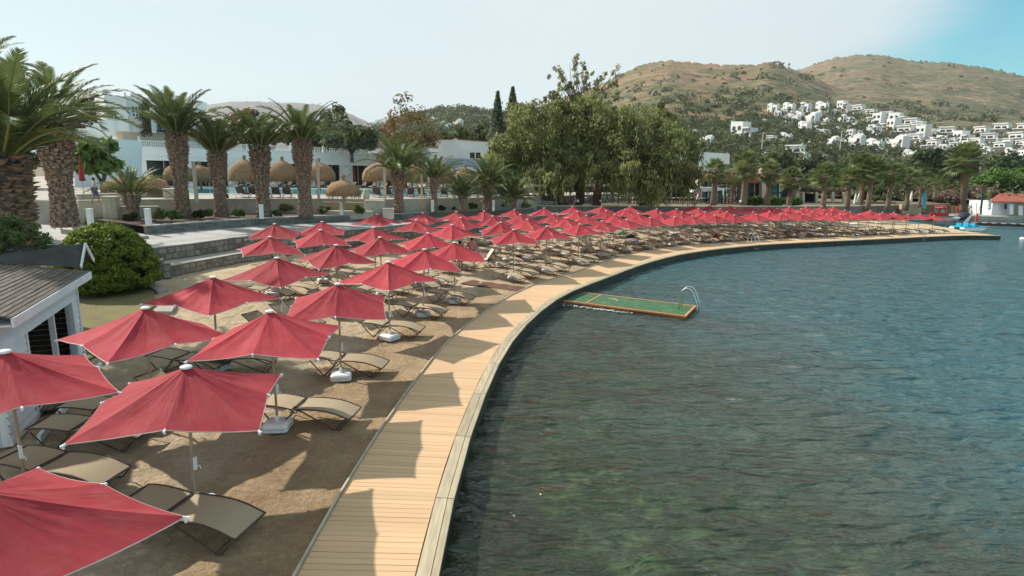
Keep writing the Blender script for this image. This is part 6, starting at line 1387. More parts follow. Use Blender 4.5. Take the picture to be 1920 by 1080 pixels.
face([(1000, 350), (1290, 350), (1290, 382), (1000, 382)], 85.6, 91.6, .2, M['dark'], 'opening', bk)
tb_i = 0
for x in (1012, 1032, 1062, 1095, 1122, 1136, 1150, 1160, 1170, 1180, 1190, 1228, 1236, 1245, 1254, 1262, 1271, 1280, 1289, 1298, 1307, 1315, 1322, 1352, 1368):
    q = gz(x, 382 - random.uniform(0, 2), ZG - .05); t_ = empty('cafe_table', q, random.random(), f'small cafe table in the shade behind the promenade wall, {ORD[tb_i]} from the left', 'table', 'cafe tables under the pepper trees'); tb_i += 1
    MB().lathe([(.0, .72), (.45, .72), (.45, .75), (0, .75)], 12).build('table_top', M['whitecloth'] if tb_i % 3 else M['frame'], t_); MB().tube([(0, 0, 0), (0, 0, .72)], .04, 6).build('leg', M['dark'], t_)
    for s in (-1, 1):
        c = empty('cafe_chair', (q.x + s * .75, q.y + random.uniform(-.2, .2), q.z), random.random(), f'dark cafe chair {"right" if s > 0 else "left"} of the {ORD[tb_i - 1]} cafe table', 'chair', 'cafe chairs under the pepper trees'); b = MB(); b.b2(-.22, -.22, .42, .22, .22, .46); b.build('seat', M['dark'], c)
        MB().b2(s * .18, -.22, .46, s * .22, .22, .9).build('backrest', M['frame'], c); b = MB()
        for u in (-.19, .19):
            for v in (-.19, .19): b.b2(u - .02, v - .02, 0, u + .02, v + .02, .42)
        b.build('legs', M['frame'], c)
for i, x in enumerate((1083, 1126, 995, 1388)):
    q = gz(x, 385, 2.02); l = empty('globe_lamp', q, 0, f'small white globe lamp on the promenade wall, {["left of the two tree trunks", "between the two big trees", "at the left end by the beige wall", "in front of the glass pavilion"][i]}', 'lamp', 'globe lamps on the promenade wall')
    MB().tube([(0, 0, 0), (0, 0, .35)], .03, 6).build('stem', M['dark'], l); MB().lathe([(.02, .33), (.14, .38), (.18, .5), (.14, .62), (.02, .67)], 10).build('globe', M['plastic'], l, True)

# ================================================================== GLASS PAVILION ON THE RIGHT
pv = empty('glass_pavilion', gd(1310, 380, 88), 0, 'glass fronted pavilion with terracotta band and pale pink columns behind the fan palms', 'building')
D0, D1 = 86, 95
def pf(px, off, th, m, nm, par=pv):
    f = lambda x: D0 + (D1 - D0) * (x - 1290) / 220.0
    P = [gd(x, y, f(x) + off) for x, y in px]; n = len(P); b = MB(); vs = P + [p + Vector((0, th, 0)) for p in P]
    b.add(vs, [tuple(range(n)), tuple(range(2 * n - 1, n - 1, -1))] + [(i, (i + 1) % n, n + (i + 1) % n, n + i) for i in range(n)]); return relpar(b.build(nm, m), par)
pf([(1280, 283), (1368, 288), (1368, 308), (1280, 305)], 6, 8, M['white_far'], 'upper_wall'); pf([(1280, 304), (1345, 308), (1345, 322), (1280, 320)], 4, 3, M['white_far'], 'upper_wall')
pf([(1306, 320), (1497, 329), (1497, 346), (1306, 340)], 0, 6, M['orange_wall'], 'terracotta_band'); pf([(1306, 319), (1497, 327.5), (1497, 329), (1306, 320)], -.3, 6, M['cream'], 'roof_edge')
pf([(1306, 340), (1497, 346), (1497, 376), (1306, 380)], 1.0, .2, M['glass'], 'glazing')
for x in (1313, 1433, 1497): pf([(x - 4, 311 if x < 1400 else 315), (x + 4, 311.5 if x < 1400 else 315.5), (x + 4, 383), (x - 4, 383)], -1.0, 1.3, M['pink_wall'], 'column')
for x in (1328, 1345, 1362, 1381, 1398, 1415, 1425, 1444, 1462, 1480, 1490): pf([(x - .7, 342), (x + .7, 342), (x + .7, 378), (x - .7, 378)], .6, .2, M['cream'] if x % 2 else M['white'], 'mullion')
pf([(1306, 359), (1497, 361), (1497, 362.3), (1306, 360.3)], .55, .2, M['navy'], 'transom')
aw = empty('white_awning', gd(1330, 355, 83), 0, 'white framed awning and glass box at the left end of the pavilion', 'awning')
face([(1302, 351), (1352, 352), (1362, 356), (1302, 361)], 82, 83, 2.5, M['white'], 'awning_top', aw)
for (x0, x1, y0, y1) in ((1356, 1358, 352, 380), (1376, 1378, 353, 380)): face([(x0, y0), (x1, y0), (x1, y1), (x0, y1)], 82, 82.1, .15, M['white'], 'post', aw)
face([(1356, 352), (1378, 353), (1378, 355), (1356, 354)], 82, 82.1, .15, M['white'], 'post', aw)
# pergola with bougainvillea
pg = empty('pergola', gd(1505, 380, 95), 0, 'dark pergola beam on pale posts beside the pavilion', 'pergola')
face([(1502, 356), (1585, 361), (1585, 363), (1502, 359)], 93, 97, 3, M['navy'], 'beam', pg)
for x in (1507, 1532, 1563, 1583): face([(x - 2, 360), (x + 2, 360), (x + 2, 383), (x - 2, 383)], 93.2, 93.3, .4, M['cream'], 'post', pg)
face([(1500, 362), (1534, 363), (1534, 382), (1500, 382)], 97, 97.5, .3, M['dark'], 'dark_opening', pg)
C = []; g = np.random.default_rng(44)
for i in range(46): x = 1504 + 84 * g.random(); q = gd(x, 352 + 6 * g.random() + (x - 1504) * .05, 93.5 + 2 * g.random()); C.append(tuple(q))
o = crown('crown', [tuple(Vector(c) - Vector(C[0])) for c in C], [(.75, .6, .5)] * 46, 46, .22, M['pink'], empty('bougainvillea', C[0], 0, 'magenta bougainvillea spilling over the pergola', 'shrub'), seed=45)

# ================================================================== FAR RIGHT SHORE
qy = MB(); P_ = [tuple(gz(1668, 408, -.2)[:2]), tuple(gz(1740, 409.5, -.2)[:2]), tuple(gz(1840, 413, -.2)[:2]), tuple(gz(1925, 411.5, -.2)[:2]), tuple(gz(2100, 415, -.2)[:2]), (260, 200), (60, 200), (56, 92)]
qy.prism(P_, -1.2, .35); tag(qy.build('sandy_quay', M['concrete']), kind='structure')
bz = MB(); P_ = [(52, 84.5), (58, 88.5), (70, 95), (110, 112), (220, 170), (200, 260), (-60, 260), (-90, 110), (-40, 110), (30, 104)]
def terr(name, px0, d0, th, m, label, cat, z0=None): pass
jt = empty('jetty', gz(1845, 420, .1), 0, 'low dark jetty with a red and white rope line at the far right', 'jetty')
a, c = gz(1800, 419, .1), gz(2000, 425.5, .1); relpar(MB().bar(a, c, 1.2, .35).build('deck', M['darkwood']), jt)
for i in range(22):
    u0, u1 = i / 22, (i + .9) / 22; relpar(MB().bar(a.lerp(c, u0) + Vector((0, -.5, .22)), a.lerp(c, u1) + Vector((0, -.5, .22)), .12, .10).build('float', M['redpaint'] if i % 2 else M['white']), jt)
rope = MB(); rope.tube([gz(1845, 441, -.40), gz(1880, 446, -.40), gz(1912, 450, -.40)], .035, 4); tag(rope.build('buoy_rope', M['whitecloth']), 'thin pale rope running from the tip of the boardwalk to a buoy', 'rope')
q = gz(1914, 450, -.42); o = MB().lathe([(.05, -.1), (.28, .0), (.34, .12), (.26, .24), (.05, .3)], 12).build('buoy', M['plastic'], None, True, loc=q); o.rotation_euler = (0, math.pi / 2, 0); tag(o, 'white mooring buoy at the right edge of the water', 'buoy')
# boathouse
bh_ = empty('boathouse', gd(1858, 405, 96), 0, 'white boathouse with a low red tiled hip roof on the far shore', 'building')
face([(1862, 378), (1902, 378), (1902, 406), (1858, 405)], 96, 97, 5, M['white'], 'wall', bh_); face([(1902, 378), (1990, 380), (1990, 408), (1902, 406)], 97, 98.5, 5, M['cream'], 'side_wall', bh_)
Rf = [gd(1852, 377.5, 95), gd(2000, 380, 97), gd(1985, 364, 101), gd(1874, 362.5, 100), gd(1868, 372, 104)]
b = MB(); b.add(Rf + [p + Vector((0, 0, -.12)) for p in Rf[:2]], [(0, 1, 2, 3), (0, 3, 4), (0, 5, 6, 1)]); relpar(b.build('roof', M['redtile']), bh_)
for (x0, y0, x1, y1, m) in ((1893, 384, 1900, 402, 'offwhite'), (1910, 386, 1918, 404, 'white'), (1884, 382, 1888, 392, 'dark'), (1921, 386, 1930, 404, 'dark')): face([(x0, y0), (x1, y0), (x1, y1), (x0, y1)], 95.7, 95.8, .1, M[m], 'door', bh_)
# tan wall, reed fence, red kiosk, flags, gate and ramp
tw = empty('tan_wall', gd(1690, 398, 88), 0, 'short tan stone wall behind the far end of the parasols', 'wall'); face([(1691, 383), (1727, 382), (1727, 402), (1690, 402)], 88, 89, .6, M['tan_wall'], 'wall_face', tw)
rf = empty('reed_fence', gd(1730, 396, 98), 0, 'long dry reed fence along the far shore', 'fence'); face([(1615, 377), (1680, 379), (1680, 392), (1615, 392)], 92, 94, .2, M['reed'], 'reed_panel', rf); face([(1728, 382), (1790, 386), (1838, 388), (1838, 399), (1728, 400)], 99, 103, .2, M['reed'], 'reed_panel', rf)
face([(1600, 387), (1690, 392), (1690, 402), (1600, 400)], 88.5, 89, .4, M['slate'], 'low_wall', rf); face([(1840, 394), (1858, 394), (1858, 395), (1840, 395)], 100, 100.2, .1, M['cream'], 'rail', rf)
for i in range(13): x = 1732 + i * 8.2; face([(x, 381), (x + .7, 381), (x + .7, 400), (x, 400)], 98.8, 98.81, .08, M['frame'], 'post', rf)
ks = empty('red_kiosk', gz(1756, 413, .35), 0, 'red beach kiosk under a red awning with white lettering', 'kiosk')
kq = lambda x, y, d=84: gd(x, y, d)
b = MB(); Pk = [kq(1747, 388), kq(1776, 389), kq(1774, 385, 86), kq(1752, 384, 86)]; b.add(Pk + [kq(1748, 391.5), kq(1775, 392)], [(0, 1, 2, 3), (0, 4, 5, 1)]); relpar(b.build('awning', M['redpaint']), ks)
for x in (1749, 1762, 1773): relpar(MB().bar(kq(x, 391, 84.6), kq(x, 404, 84.6), .14).build('post', M['redpaint']), ks)
relpar(MB().bar(kq(1744, 402), kq(1778, 402.5), .2, .5).build('counter', M['redpaint']), ks); relpar(MB().bar(kq(1748, 399, 85.5), kq(1774, 399, 85.5), .2, .9).build('back_panel', M['cream']), ks)
for i in range(7): x = 1753.5 + i * 2.1; relpar(MB().bar(kq(x, 388.6 + .3 * (i % 2), 83.9), kq(x + 1.4, 389.4 - .3 * (i % 3), 83.9), .05, .16).build('lettering', M['white']), ks)
fr_ = [(1744, 398), (1760, 399), (1774, 400), (1785, 402)]
def feather(x, y0, y1, d, m, label, wpx=7, lean=3):
    f = empty('feather_flag', gd(x, y0, d), 0, label, 'flag'); a = gd(x, y0, d); t = gd(x + lean, y1, d); relpar(MB().tube([a, a.lerp(t, .5), t], .03, 5).build('pole', M['metal']), f)
    b = MB(); w = wpx / F * d; n = 8; V = []
    for i in range(n + 1):
        u = i / n; p = a.lerp(t, .18 + .82 * u); ww = w * (.55 + .45 * math.sin(math.pi * min(1, u * .8 + .15))) * (1 if u < .9 else .45); V += [tuple(p), tuple(p + Vector((ww * .5, .06 * math.sin(5 * u), 0))), tuple(p + Vector((ww, .12 * math.sin(4 * u), -.1)))]
    b.add(V, [(3 * i + j, 3 * i + j + 1, 3 * i + j + 4, 3 * i + j + 3) for i in range(n) for j in range(2)]); relpar(b.build('cloth', m), f); return f
feather(1728, 398, 354, 90, M['cyan'], 'tall cyan feather flag on the far shore')
feather(1733, 398, 357, 91.5, M['pinkcloth'], 'narrow pinkish feather flag just behind the cyan one', 4)
feather(1800, 404, 352, 92, M['yellow'], 'orange yellow flag hanging at the foot of the tall lone palm', 6, 2)
feather(1836, 412, 357, 92, M['navy'], 'dark and white flag on the red gate', 5, 5)
for k, (x, y) in enumerate(((1601, 383), (1607, 382), (1706, 378), (1725, 379), (1853, 392))):
    q = gd(x, y + 9, 90); r = empty('closed_parasol', q, 0, f'closed white parasol on the far shore, {ORD[k]} from the left', 'parasol', 'closed white parasols on the far shore'); MB().tube([(0, 0, -.4), (0, 0, 2.3)], .03, 5).build('pole', M['pole'], r); MB().lathe([(.02, 2.4), (.14, 2.0), (.22, 1.0), (.25, .7), (.04, .65)], 8, wob=.2).build('folded_canopy', M['whitecloth'], r, True)
gt = empty('red_gate', gd(1833, 416, 88), 0, 'red painted post and white ramp at the boat landing', 'gate')
relpar(MB().bar(gd(1829, 420, 88), gd(1833, 400, 88), .18).build('post', M['redpaint']), gt); relpar(MB().bar(gd(1797, 400, 90), gd(1795, 388, 90), .2).build('post', M['redpaint']), gt)
b = MB(); b.add([gd(1808, 415, 88), gd(1816, 415, 88), gd(1825, 402, 88.5), gd(1821, 402, 88.5)], [(0, 1, 2, 3)]); b.add([p + Vector((0, .12, -.05)) for p in (gd(1808, 415, 88), gd(1816, 415, 88), gd(1825, 402, 88.5), gd(1821, 402, 88.5))], [(3, 2, 1, 0)]); relpar(b.build('ramp', M['whitecloth']), gt)
b = MB(); b.bar(gd(1780, 417, 87), gd(1832, 419, 88), 2.0, .35); relpar(b.build('landing', M['darkwood']), gt)
bx = empty('sign_board', gd(1793, 409, 88), 0, 'small white notice board with a red edge beside the landing', 'sign'); relpar(MB().bar(gd(1789, 405, 88), gd(1797, 405.5, 88), .1, .75).build('board', M['white']), bx); relpar(MB().bar(gd(1797.2, 402, 88), gd(1797.2, 413, 88), .12).build('post', M['redpaint']), bx)
dk = empty('covered_stack', gd(1806, 410, 91), 0, 'dark tarpaulin covered heap on the landing', 'heap'); b = MB(); b.lathe([(1.2, 0), (1.0, .5), (.6, .9), (.1, 1.1)], 9, wob=.3); b.build('tarpaulin', M['navy'], dk, True)
rh = empty('thatched_hut', gd(1720, 384, 100), 0, 'low grey straw roofed hut behind the reed fence', 'hut'); face([(1730, 384), (1748, 379), (1800, 379), (1820, 386), (1820, 388), (1730, 388)], 104, 106, 4, M['thatch'], 'roof', rh)
# blue pedal boat
def loc_frame(px, py, z, ang): return gz(px, py, z), ang
q = gz(1813, 432, ZW); pb_ = empty('pedal_boat', q, math.radians(20), 'bright blue and white pedal boat moored behind the tip of the boardwalk', 'boat')
Mh = MB()
for s in (-1, 1):
    pr = [(-2.0, .25), (-1.6, .02), (1.5, .0), (2.1, .38), (1.6, .42), (-1.9, .42)]; vs = [(x, s * .62 - .26, z) for x, z in pr] + [(x, s * .62 + .26, z) for x, z in pr]
    Mh.add(vs, [tuple(range(6)), tuple(range(11, 5, -1))] + [(i, (i + 1) % 6, 6 + (i + 1) % 6, 6 + i) for i in range(6)])
Mh.build('hull', M['white'], pb_); MB().b2(-1.9, -.85, .421, 2.0, .85, .55).build('deck', M['cyan'], pb_)
for x in (-.9, .35):
    for y in (-.4, .4): b = MB(); b.b2(x, y - .3, .552, x + .5, y + .3, .72); b.b2(x - .18, y - .3, .552, x - .002, y + .3, .92); b.build('seat', M['cyan'], pb_)
MB().tube([(1.1, 0, .55), (1.2, 0, .95), (1.0, 0, .98)], .03, 5).build('tiller', M['navy'], pb_)
for k, (x, y, m, lab) in enumerate(((1715, 415.5, 'cyan', 'blue green sailboard floating behind the far front parasols'), (1743, 414.5, 'redpaint', 'red canoe floating behind the far front parasols'), (1785, 412, 'white', 'small white boat by the sign board'))):
    p = gz(x, y, ZW + .15) if k < 2 else gz(x, y, .4); o = MB(); n = 12; prf = [(math.cos(t) * 1.5, math.sin(t) * .38) for t in np.linspace(0, 2 * math.pi, n, endpoint=False)]
    o.add([(x_, y_, .22 + .1 * abs(x_) / 1.5) for x_, y_ in prf] + [(x_ * .8, y_ * .6, 0) for x_, y_ in prf] + [(x_ * .85, y_ * .7, .16) for x_, y_ in prf], [(i, (i + 1) % n, n + (i + 1) % n, n + i) for i in range(n)] + [tuple(range(2 * n - 1, n - 1, -1))] + [(i, 2 * n + i, 2 * n + (i + 1) % n, (i + 1) % n) for i in range(n)] + [tuple(range(2 * n, 3 * n))])
    oo = o.build(['sailboard', 'canoe', 'small_boat'][k], M[m], None, loc=p, rot=(0, 0, .3)); tag(oo, lab, ['board', 'canoe', 'boat'][k])
# utility poles on the slope
for k, (x, y0, y1) in enumerate(((1669, 330, 296), (1837, 320, 305), (1430, 262, 248), (1577, 262, 245), (1912, 330, 310))):
    q = gd(x, y0, 200); t = gd(x, y1, 200); r = empty('utility_pole', q, 0, ['tall wooden utility pole above the close pair of fan palms', 'utility pole right of the lone tall palm', 'utility pole left of the villas on the slope', 'utility pole among the villas', 'utility pole with crossarm at the right edge'][k], 'pole'); MB().tube([(0, 0, -3), (0, 0, t.z - q.z)], .16, 6).build('pole', M['cream'], r); MB().b2(-.9, -.06, t.z - q.z - .5, .9, .06, t.z - q.z - .35).build('crossarm', M['cream'], r)

# ================================================================== HILLS
def hill(name, sky_px, Rr, Rb, zb_, pw, m, naz=260, nR=90, amp=1.0, seed=0, back=1.5, rk=0.0):
    az_t = []; sl_t = []
    for x, y in sky_px: a, s = azsl(x, y); az_t.append(a); sl_t.append(s)
    az = np.linspace(min(az_t), max(az_t), naz); sl_ = np.interp(az, az_t, sl_t)
    ridge_n = rk * .0012 * np.interp(az, np.linspace(az[0], az[-1], naz * 2), np.random.default_rng(seed).normal(size=naz * 2))
    
    tt = np.r_[np.linspace(0, 1, nR), np.linspace(1.03, back, 12)]
    def height(A, t):
        R = Rb + (Rr - Rb) * t; zr = H + (np.interp(A, az, sl_) + np.interp(A, az, ridge_n) * np.clip((t - .93) * 14, 0, 1)) * Rr; tc_ = np.clip(t, 0, 1)
        z = zb_ + (zr - zb_) * tc_ ** pw * np.where(t > 1, 1 - (t - 1) * 1.4, 1.0)
        X, Y = R * np.sin(A), R * np.cos(A); w = np.clip(tc_ * 3, 0, 1) * np.clip((1 - tc_) * 6, 0, 1)
        return X, Y, z + amp * w * (9 * vnoise(X, Y, 1 / 220., seed + 1, 4) - 9 * np.abs(vnoise(X, Y, 1 / 130., seed + 7, 3)))
    A, Tt = np.meshgrid(az, tt); X, Y, Z_ = height(A, Tt); V = np.stack([X.ravel(), Y.ravel(), Z_.ravel()], 1); n = len(az); r = len(tt); i = np.arange(n * r).reshape(r, n)
    Qd = np.stack([i[:-1, :-1].ravel(), i[:-1, 1:].ravel(), i[1:, 1:].ravel(), i[1:, :-1].ravel()], 1); o = link(name, npmesh(name, V, Qd, m, smooth=True)); tag(o, kind='structure')
    return dict(height=height, Rr=Rr, Rb=Rb, az=(az[0], az[-1]))
tan, green = (.27, .175, .105), (.155, .15, .07)
M['hillA'] = hill_mat('dry_hillside', tan, green, (.10, .11, .06), (.44, .37, .31), 40, 330)
M['hillB'] = hill_mat('far_dry_hillside', (.25, .175, .11), (.16, .155, .08), (.12, .125, .075), (.42, .36, .31), 80, 460)
M['hillC'] = hill_mat('wooded_hill', (.10, .11, .05), (.07, .09, .04), (.035, .05, .025), (.3, .26, .2), 0, 60)
M['hillD'] = mat('distant_purple_hill', (.20, .165, .15), (.14, .12, .11), .01, .95)
hA = hill('hill', [(640, 300), (740, 285), (850, 262), (930, 240), (1000, 212), (1050, 188), (1100, 168), (1140, 151), (1200, 123), (1230, 116), (1260, 113), (1300, 117), (1340, 120.5), (1380, 122), (1420, 121), (1432, 117), (1446, 117.5), (1462, 121), (1476, 127), (1490, 131), (1540, 152), (1600, 180), (1650, 212), (1700, 238), (1760, 262), (1850, 285), (1960, 305), (2100, 320)], 1250, 130, 2.5, 1.22, M['hillA'], 300, 100, 1.0, 3, rk=1.0)
hB = hill('hill', [(1350, 190), (1420, 160), (1490, 133.5), (1520, 123), (1560, 109), (1600, 104), (1630, 102), (1660, 103.5), (1700, 113), (1760, 116.5), (1800, 120), (1850, 127), (1880, 133), (1920, 143), (1980, 165), (2100, 205), (2300, 260)], 2100, 420, 14, 1.12, M['hillB'], 240, 90, 1.6, 11, rk=1.0)
hC = hill('hill', [(560, 262), (640, 250), (700, 236), (740, 226), (780, 213), (810, 208), (835, 203), (862, 202), (885, 206), (905, 210), (925, 210), (960, 216), (1010, 222), (1060, 230), (1150, 250)], 720, 120, 3, 1.05, M['hillC'], 160, 60, .5, 21, rk=1.2)
hD = hill('hill', [(200, 262), (300, 235), (350, 214), (385, 197), (430, 191), (480, 190), (520, 192), (560, 193), (600, 197), (640, 208), (665, 217), (700, 234), (760, 250), (820, 262)], 3200, 900, 10, 1.0, M['hillD'], 140, 40, 4.0, 31, rk=.6)
# scrub and trees that cover the lower slopes, too many to count
def scrub(hl, n, dens, size, leaf, nl, mats, seed, zoff=.4):
    g = np.random.default_rng(seed); a = g.uniform(hl['az'][0], hl['az'][1], n * 4); t = g.random(n * 4); X, Y, Z_ = hl['height'](a, t)
    keep = g.random(n * 4) < dens(a, t, X, Y); X, Y, Z_, a, t = [v[keep][:n] for v in (X, Y, Z_, a, t)]; R = np.hypot(X, Y); s = size(R) * g.uniform(.55, 1.5, len(X))
    C = np.stack([X, Y, Z_ + s * zoff], 1); Rd = np.stack([s * 1.2, s * 1.2, s * .75], 1)
    k = nl; V, Qd, mi = leafcloud(C, Rd, k, 1.0, g, aspect=1.3, shell=.75, up=.4)
    V = V.reshape(-1, 4, 3); c = V.mean(1, keepdims=True); sc = (leaf(R))[np.repeat(np.arange(len(X)), k)][:, None, None]; V = (c + (V - c) * sc).reshape(-1, 3)
    V_, Q_, m_ = V, Qd, mi; 
    o = link('hill_scrub', npmesh('hill_scrub', V_, Q_, mats, m_)); tag(o, 'dark green scrub and low trees spread over the slopes', 'scrub', None, 'stuff')
pxaz = lambda x: azsl(x, 300)[0]
dA = lambda a, t, X, Y: np.clip(1.25 - t * 2.6, .0, 1) * .9 + .03 * (vnoise(X, Y, 1 / 90., 88, 3) > .12) + .10 * (np.abs(t - .42) < .12) * (vnoise(X, Y, 1 / 160., 90, 3) > .05)
scrub(hA, 3600, dA, lambda R: 1.3 + R * .0052, lambda R: .35 + R * .0030, 34, [M['scrub'][0], M['scrub'][1], M['midleaf'][0]], 61)
scrub(hA, 700, lambda a, t, X, Y: (t > .3) * (t < .97) * (.05 + .35 * (vnoise(X, Y, 1 / 110., 94, 4) > .22)), lambda R: 1.0 + R * .0016, lambda R: .6 + R * .0022, 14, M['scrub'], 64)
scrub(hB, 380, lambda a, t, X, Y: (t > .3) * (t < .97) * (.03 + .3 * (vnoise(X, Y, 1 / 150., 95, 4) > .22)), lambda R: 1.0 + R * .0016, lambda R: .6 + R * .0022, 14, M['scrub'], 65)
scrub(hB, 700, lambda a, t, X, Y: (t < .35) * .5 * (vnoise(X, Y, 1 / 150., 92, 3) > 0), lambda R: 2 + R * .004, lambda R: .5 + R * .0028, 26, M['scrub'], 62)
scrub(hC, 1900, lambda a, t, X, Y: np.clip(1.1 - t * .3, 0, 1), lambda R: 1.2 + R * .003, lambda R: .45 + R * .0022, 30, [M['scrub'][0], M['scrub'][1], M['midleaf'][1]], 63)
# land between the shore and the hills
b = MB(); b.add([(-900, 112, 2.4), (58, 110, 1.8), (120, 112, .30), (900, 150, .30), (900, 900, 2), (-900, 900, 2.4)], [(0, 1, 2, 3, 4, 5)]); tag(b.build('land', M['ground']), kind='structure')

# ================================================================== VILLAS ON THE SLOPES
def march(x, y):
    a, s = azsl(x, y); best = None
    for hl in (hA, hB, hC):
        if not (hl['az'][0] < a < hl['az'][1]): continue
        t = np.linspace(0.02, 1, 500); X, Y, Z_ = hl['height'](np.full(500, a), t); R = np.hypot(X, Y); zr = H + s * R; i = np.nonzero(Z_ > zr)[0]
        if len(i) and (best is None or R[i[0]] < best[0]): best = (R[i[0]], Vector((X[i[0]], Y[i[0]], Z_[i[0]])))
    return best[1] if best else None
def villa_mesh(kind, seed):
    """unit width villa facing -y: returns list of (part name, mesh)"""
    r = random.Random(seed); w = MB(); d = MB(); o = []
    if kind == 0:   # old style cluster: two offset cubes, little gable and chimney pots
        w.b2(-.5, -.05, -.6, -.02, .45, .52); w.b2(-.02, .0, -.6, .5, .5, .40); w.b2(-.30, -.20, -.6, .12, .05, .22)
        w.b2(-.42, .2, .52, -.34, .28, .66); w.b2(.36, .3, .40, .42, .36, .52); w.add([(-.5, -.05, .52), (-.02, -.05, .52), (-.26, -.05, .63), (-.5, .4, .52), (-.02, .4, .52), (-.26, .4, .63)], [(0, 1, 2), (3, 5, 4), (0, 2, 5, 3), (1, 4, 5, 2)])
        W_ = [(-.34, .24, .16, .20, -.052), (.06, .10, .12, .16, -.003), (.28, .10, .13, .17, -.003), (-.20, -.14, .12, .18, -.203), (.18, -.25, .16, .2, -.003)]
    elif kind == 1:  # modern long terrace house
        w.b2(-.5, 0, -.5, .5, .4, .05); w.b2(-.5, .05, .05, .22, .4, .36); w.b2(-.5, -.14, .03, .5, .0, .07); w.b2(-.5, -.02, .34, .28, .4, .39); w.b2(.44, -.14, -.3, .5, .0, .03)
        W_ = [(-.30, .12, .22, .16, .047), (.02, .12, .26, .16, .047), (-.22, -.20, .36, .18, -.003), (.26, -.20, .24, .18, -.003)]
    elif kind == 2:  # block with roof terrace
        w.b2(-.5, 0, -.6, .12, .5, .44); w.b2(.12, .05, -.6, .5, .5, .18); w.b2(.12, -.1, .14, .5, .05, .2); w.b2(-.5, 0, .44, -.45, .5, .5)
        W_ = [(-.32, .18, .14, .16, -.003), (-.04, .18, .14, .16, -.003), (-.2, -.14, .34, .16, -.003), (.32, -.12, .22, .18, .047)]
    else:            # plain cube with pergola shade
        w.b2(-.5, .1, -.6, .5, .5, .28); w.b2(-.12, .06, .28, .36, .5, .46); w.b2(-.45, -.12, .22, .1, .1, .26); w.b2(-.45, -.12, -.2, -.41, -.08, .22)
        W_ = [(-.3, -.12, .3, .26, .097), (.12, -.06, .13, .18, .097), (.36, -.06, .13, .18, .097), (.12, .32, .2, .10, .057)]
    wm_ = w.mesh('villa_wall', M['white_far']); wins = []
    for (cx, cz, ww, hh, yy) in W_:
        b = MB(); b.b2(cx - ww / 2, yy - .012, cz - hh / 2, cx + ww / 2, yy + .01, cz + hh / 2); wins.append(b.mesh('window', M['glass'] if r.random() < .6 else M['dark']))
    return wm_, wins
VM = [villa_mesh(k, s) for k, s in ((0, 1), (1, 2), (2, 3), (3, 4))]
VH = [ # x, base y, width px, kind
(1447,210,20,0),(1476,209,21,0),(1506,208,21,0),(1538,207,21,0),(1577,205,24,2),(1460,219,20,0),(1496,220,15,0),(1531,219,14,0),(1566,217,15,0),(1601,214,27,1),(1483,233,25,0),(1517,232,26,0),(1546,231,13,0),(1576,228,15,0),(1594,231,18,2),(1504,246,23,0),(1533,242,16,0),(1541,258,25,2),(1588,256,20,2),(1470,266,22,0),(1438,270,28,1),(1432,233,16,1),(1558,273,21,0),(1597,278,32,0),(1553,289,9,3),(1490,297,44,1),(1430,292,16,3),(1451,292,16,3),
(1606,213,13,1),(1625,221,25,1),(1637,231,27,2),(1662,225,26,1),(1680,232,30,2),(1663,244,30,2),(1700,241,30,1),(1687,256,32,1),(1720,246,28,1),(1718,257,30,2),(1714,268,28,1),(1744,253,17,2),(1746,268,16,2),(1776,257,30,1),(1763,268,20,2),(1798,267,30,2),(1830,256,28,1),(1869,250,28,1),(1911,249,26,1),(1853,268,28,1),(1896,268,30,1),(1803,280,22,3),(1822,276,26,1),(1770,283,18,2),(1788,282,22,1),(1740,280,28,1),(1866,284,26,1),(1843,288,18,3),(1911,278,22,1),(1890,292,20,3),(1909,295,18,2),(1635,281,26,0),(1678,281,32,0),(1606,279,14,0),(1634,250,24,3),(1702,298,21,0),(1650,288,18,3),(1772,299,14,3),
(1303,254,15,0),(1321,275,27,0),(1337,276,14,0),(1386,258,48,2),(1310,284,12,3),(1858,262,16,3),(1785,268,14,1),(1835,280,16,1),(1880,276,18,2)]
VL = [(672,240,15,0),(686,245,18,0),(704,238,18,0),(721,239,26,0),(737,244,20,0),(698,252,15,0),(712,262,12,0),(690,262,12,0),(812,229,14,0),(838,242,15,0),(856,240,22,0),(859,229,12,3),(876,226,10,2),(921,235,9,0),(905,244,13,0),(925,243,9,3),(828,236,12,0),(560,252,18,0),(552,262,16,0),(492,248,12,0),(604,250,10,3)]
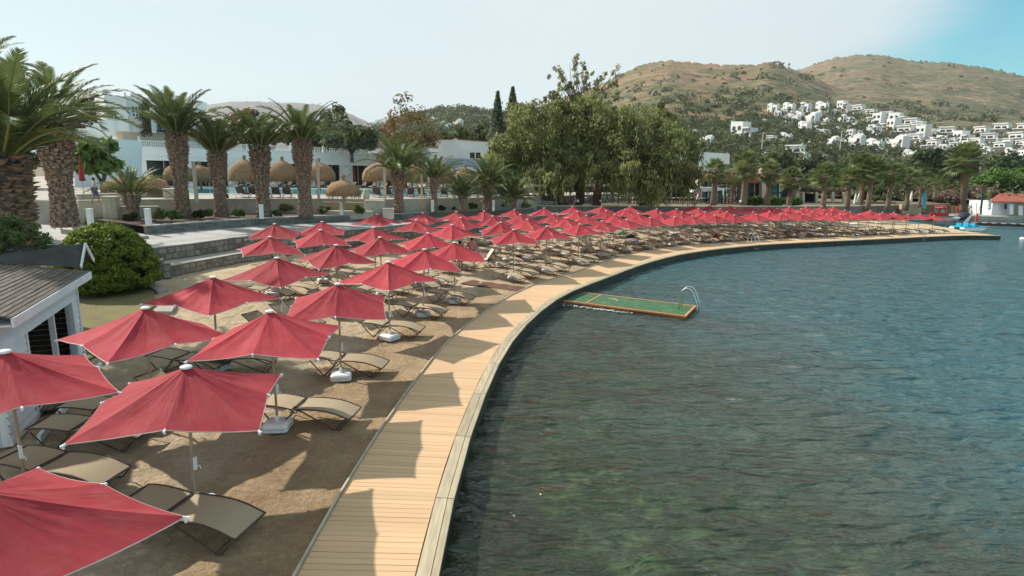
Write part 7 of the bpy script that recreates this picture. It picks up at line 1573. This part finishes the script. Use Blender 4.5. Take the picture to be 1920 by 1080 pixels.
def villa(x, y, w_, kind, label, group):
    p = march(x, y)
    if p is None: return
    d = math.hypot(p.x, p.y); s = w_ / F * d * .84; az = math.atan2(p.x, p.y); root = empty('villa', p + Vector((0, 0, s * .20)), -az - .62 + random.uniform(-.25, .25), label, 'villa', group)
    wm_, wins = VM[kind]; k = s; sx = 1 if random.random() < .5 else -1
    link('wall', wm_, root, None, None, (k * sx, k, k))
    for m in wins: link('window', m, root, None, None, (k * sx, k, k))
STY = ['small gabled white villa', 'flat roofed modern villa', 'white block villa', 'plain white cube villa']
rv = random.Random(5)
for _ in range(900):
    x = rv.uniform(1440, 1915); y = rv.uniform(222, 296); 
    if y < 205 + max(0, x - 1590) * .16 + 4 or sum(1 for v in VH if v[2] < 11.6) > 48: continue
    if all(abs(v[0] - x) > (v[2] + 10) * .5 or abs(v[1] - y) > 6 for v in VH): VH.append((x, y, rv.uniform(8.5, 11.5), rv.choice((0, 1, 3, 3))))
def place_villas(L, nm, grp):
    L = sorted(L, key=lambda v: v[1]); tiers = []
    nt = max(3, round(len(L) / 9)); 
    for k in range(nt):
        t = sorted(L[k * len(L) // nt:(k + 1) * len(L) // nt])
        for i, (x, y, w_, kd) in enumerate(t): villa(x, y, w_, kd, f'{STY[kd]}, {ORD[i]} from left in the {ORD[k]} tier {nm}', grp)
place_villas([v for v in VH if v[0] < 1400], 'beside the pepper tree', 'villas right of the pepper trees')
place_villas([v for v in VH if 1400 <= v[0] < 1600], 'of the left slope', 'villas on the left part of the slope')
place_villas([v for v in VH if v[0] >= 1600], 'of the right slope', 'villas on the right part of the slope')
place_villas(VL, 'beyond the hotel', 'villas on the low hill behind the hotel')
hz = MB(); hz.b2(-3500, -60, -6, 3500, 4200, 560); hm = bpy.data.materials.new('haze'); hm.use_nodes = True; N = hm.node_tree.nodes; L = hm.node_tree.links
for n in list(N): N.remove(n)
o_ = N.new('ShaderNodeOutputMaterial'); v = N.new('ShaderNodeVolumePrincipled'); v.inputs['Color'].default_value = (.90, .93, .96, 1); v.inputs['Density'].default_value = .00009; v.inputs['Anisotropy'].default_value = .3; L.new(v.outputs[0], o_.inputs['Volume'])
ho = hz.build('haze', hm); tag(ho, kind='stuff')
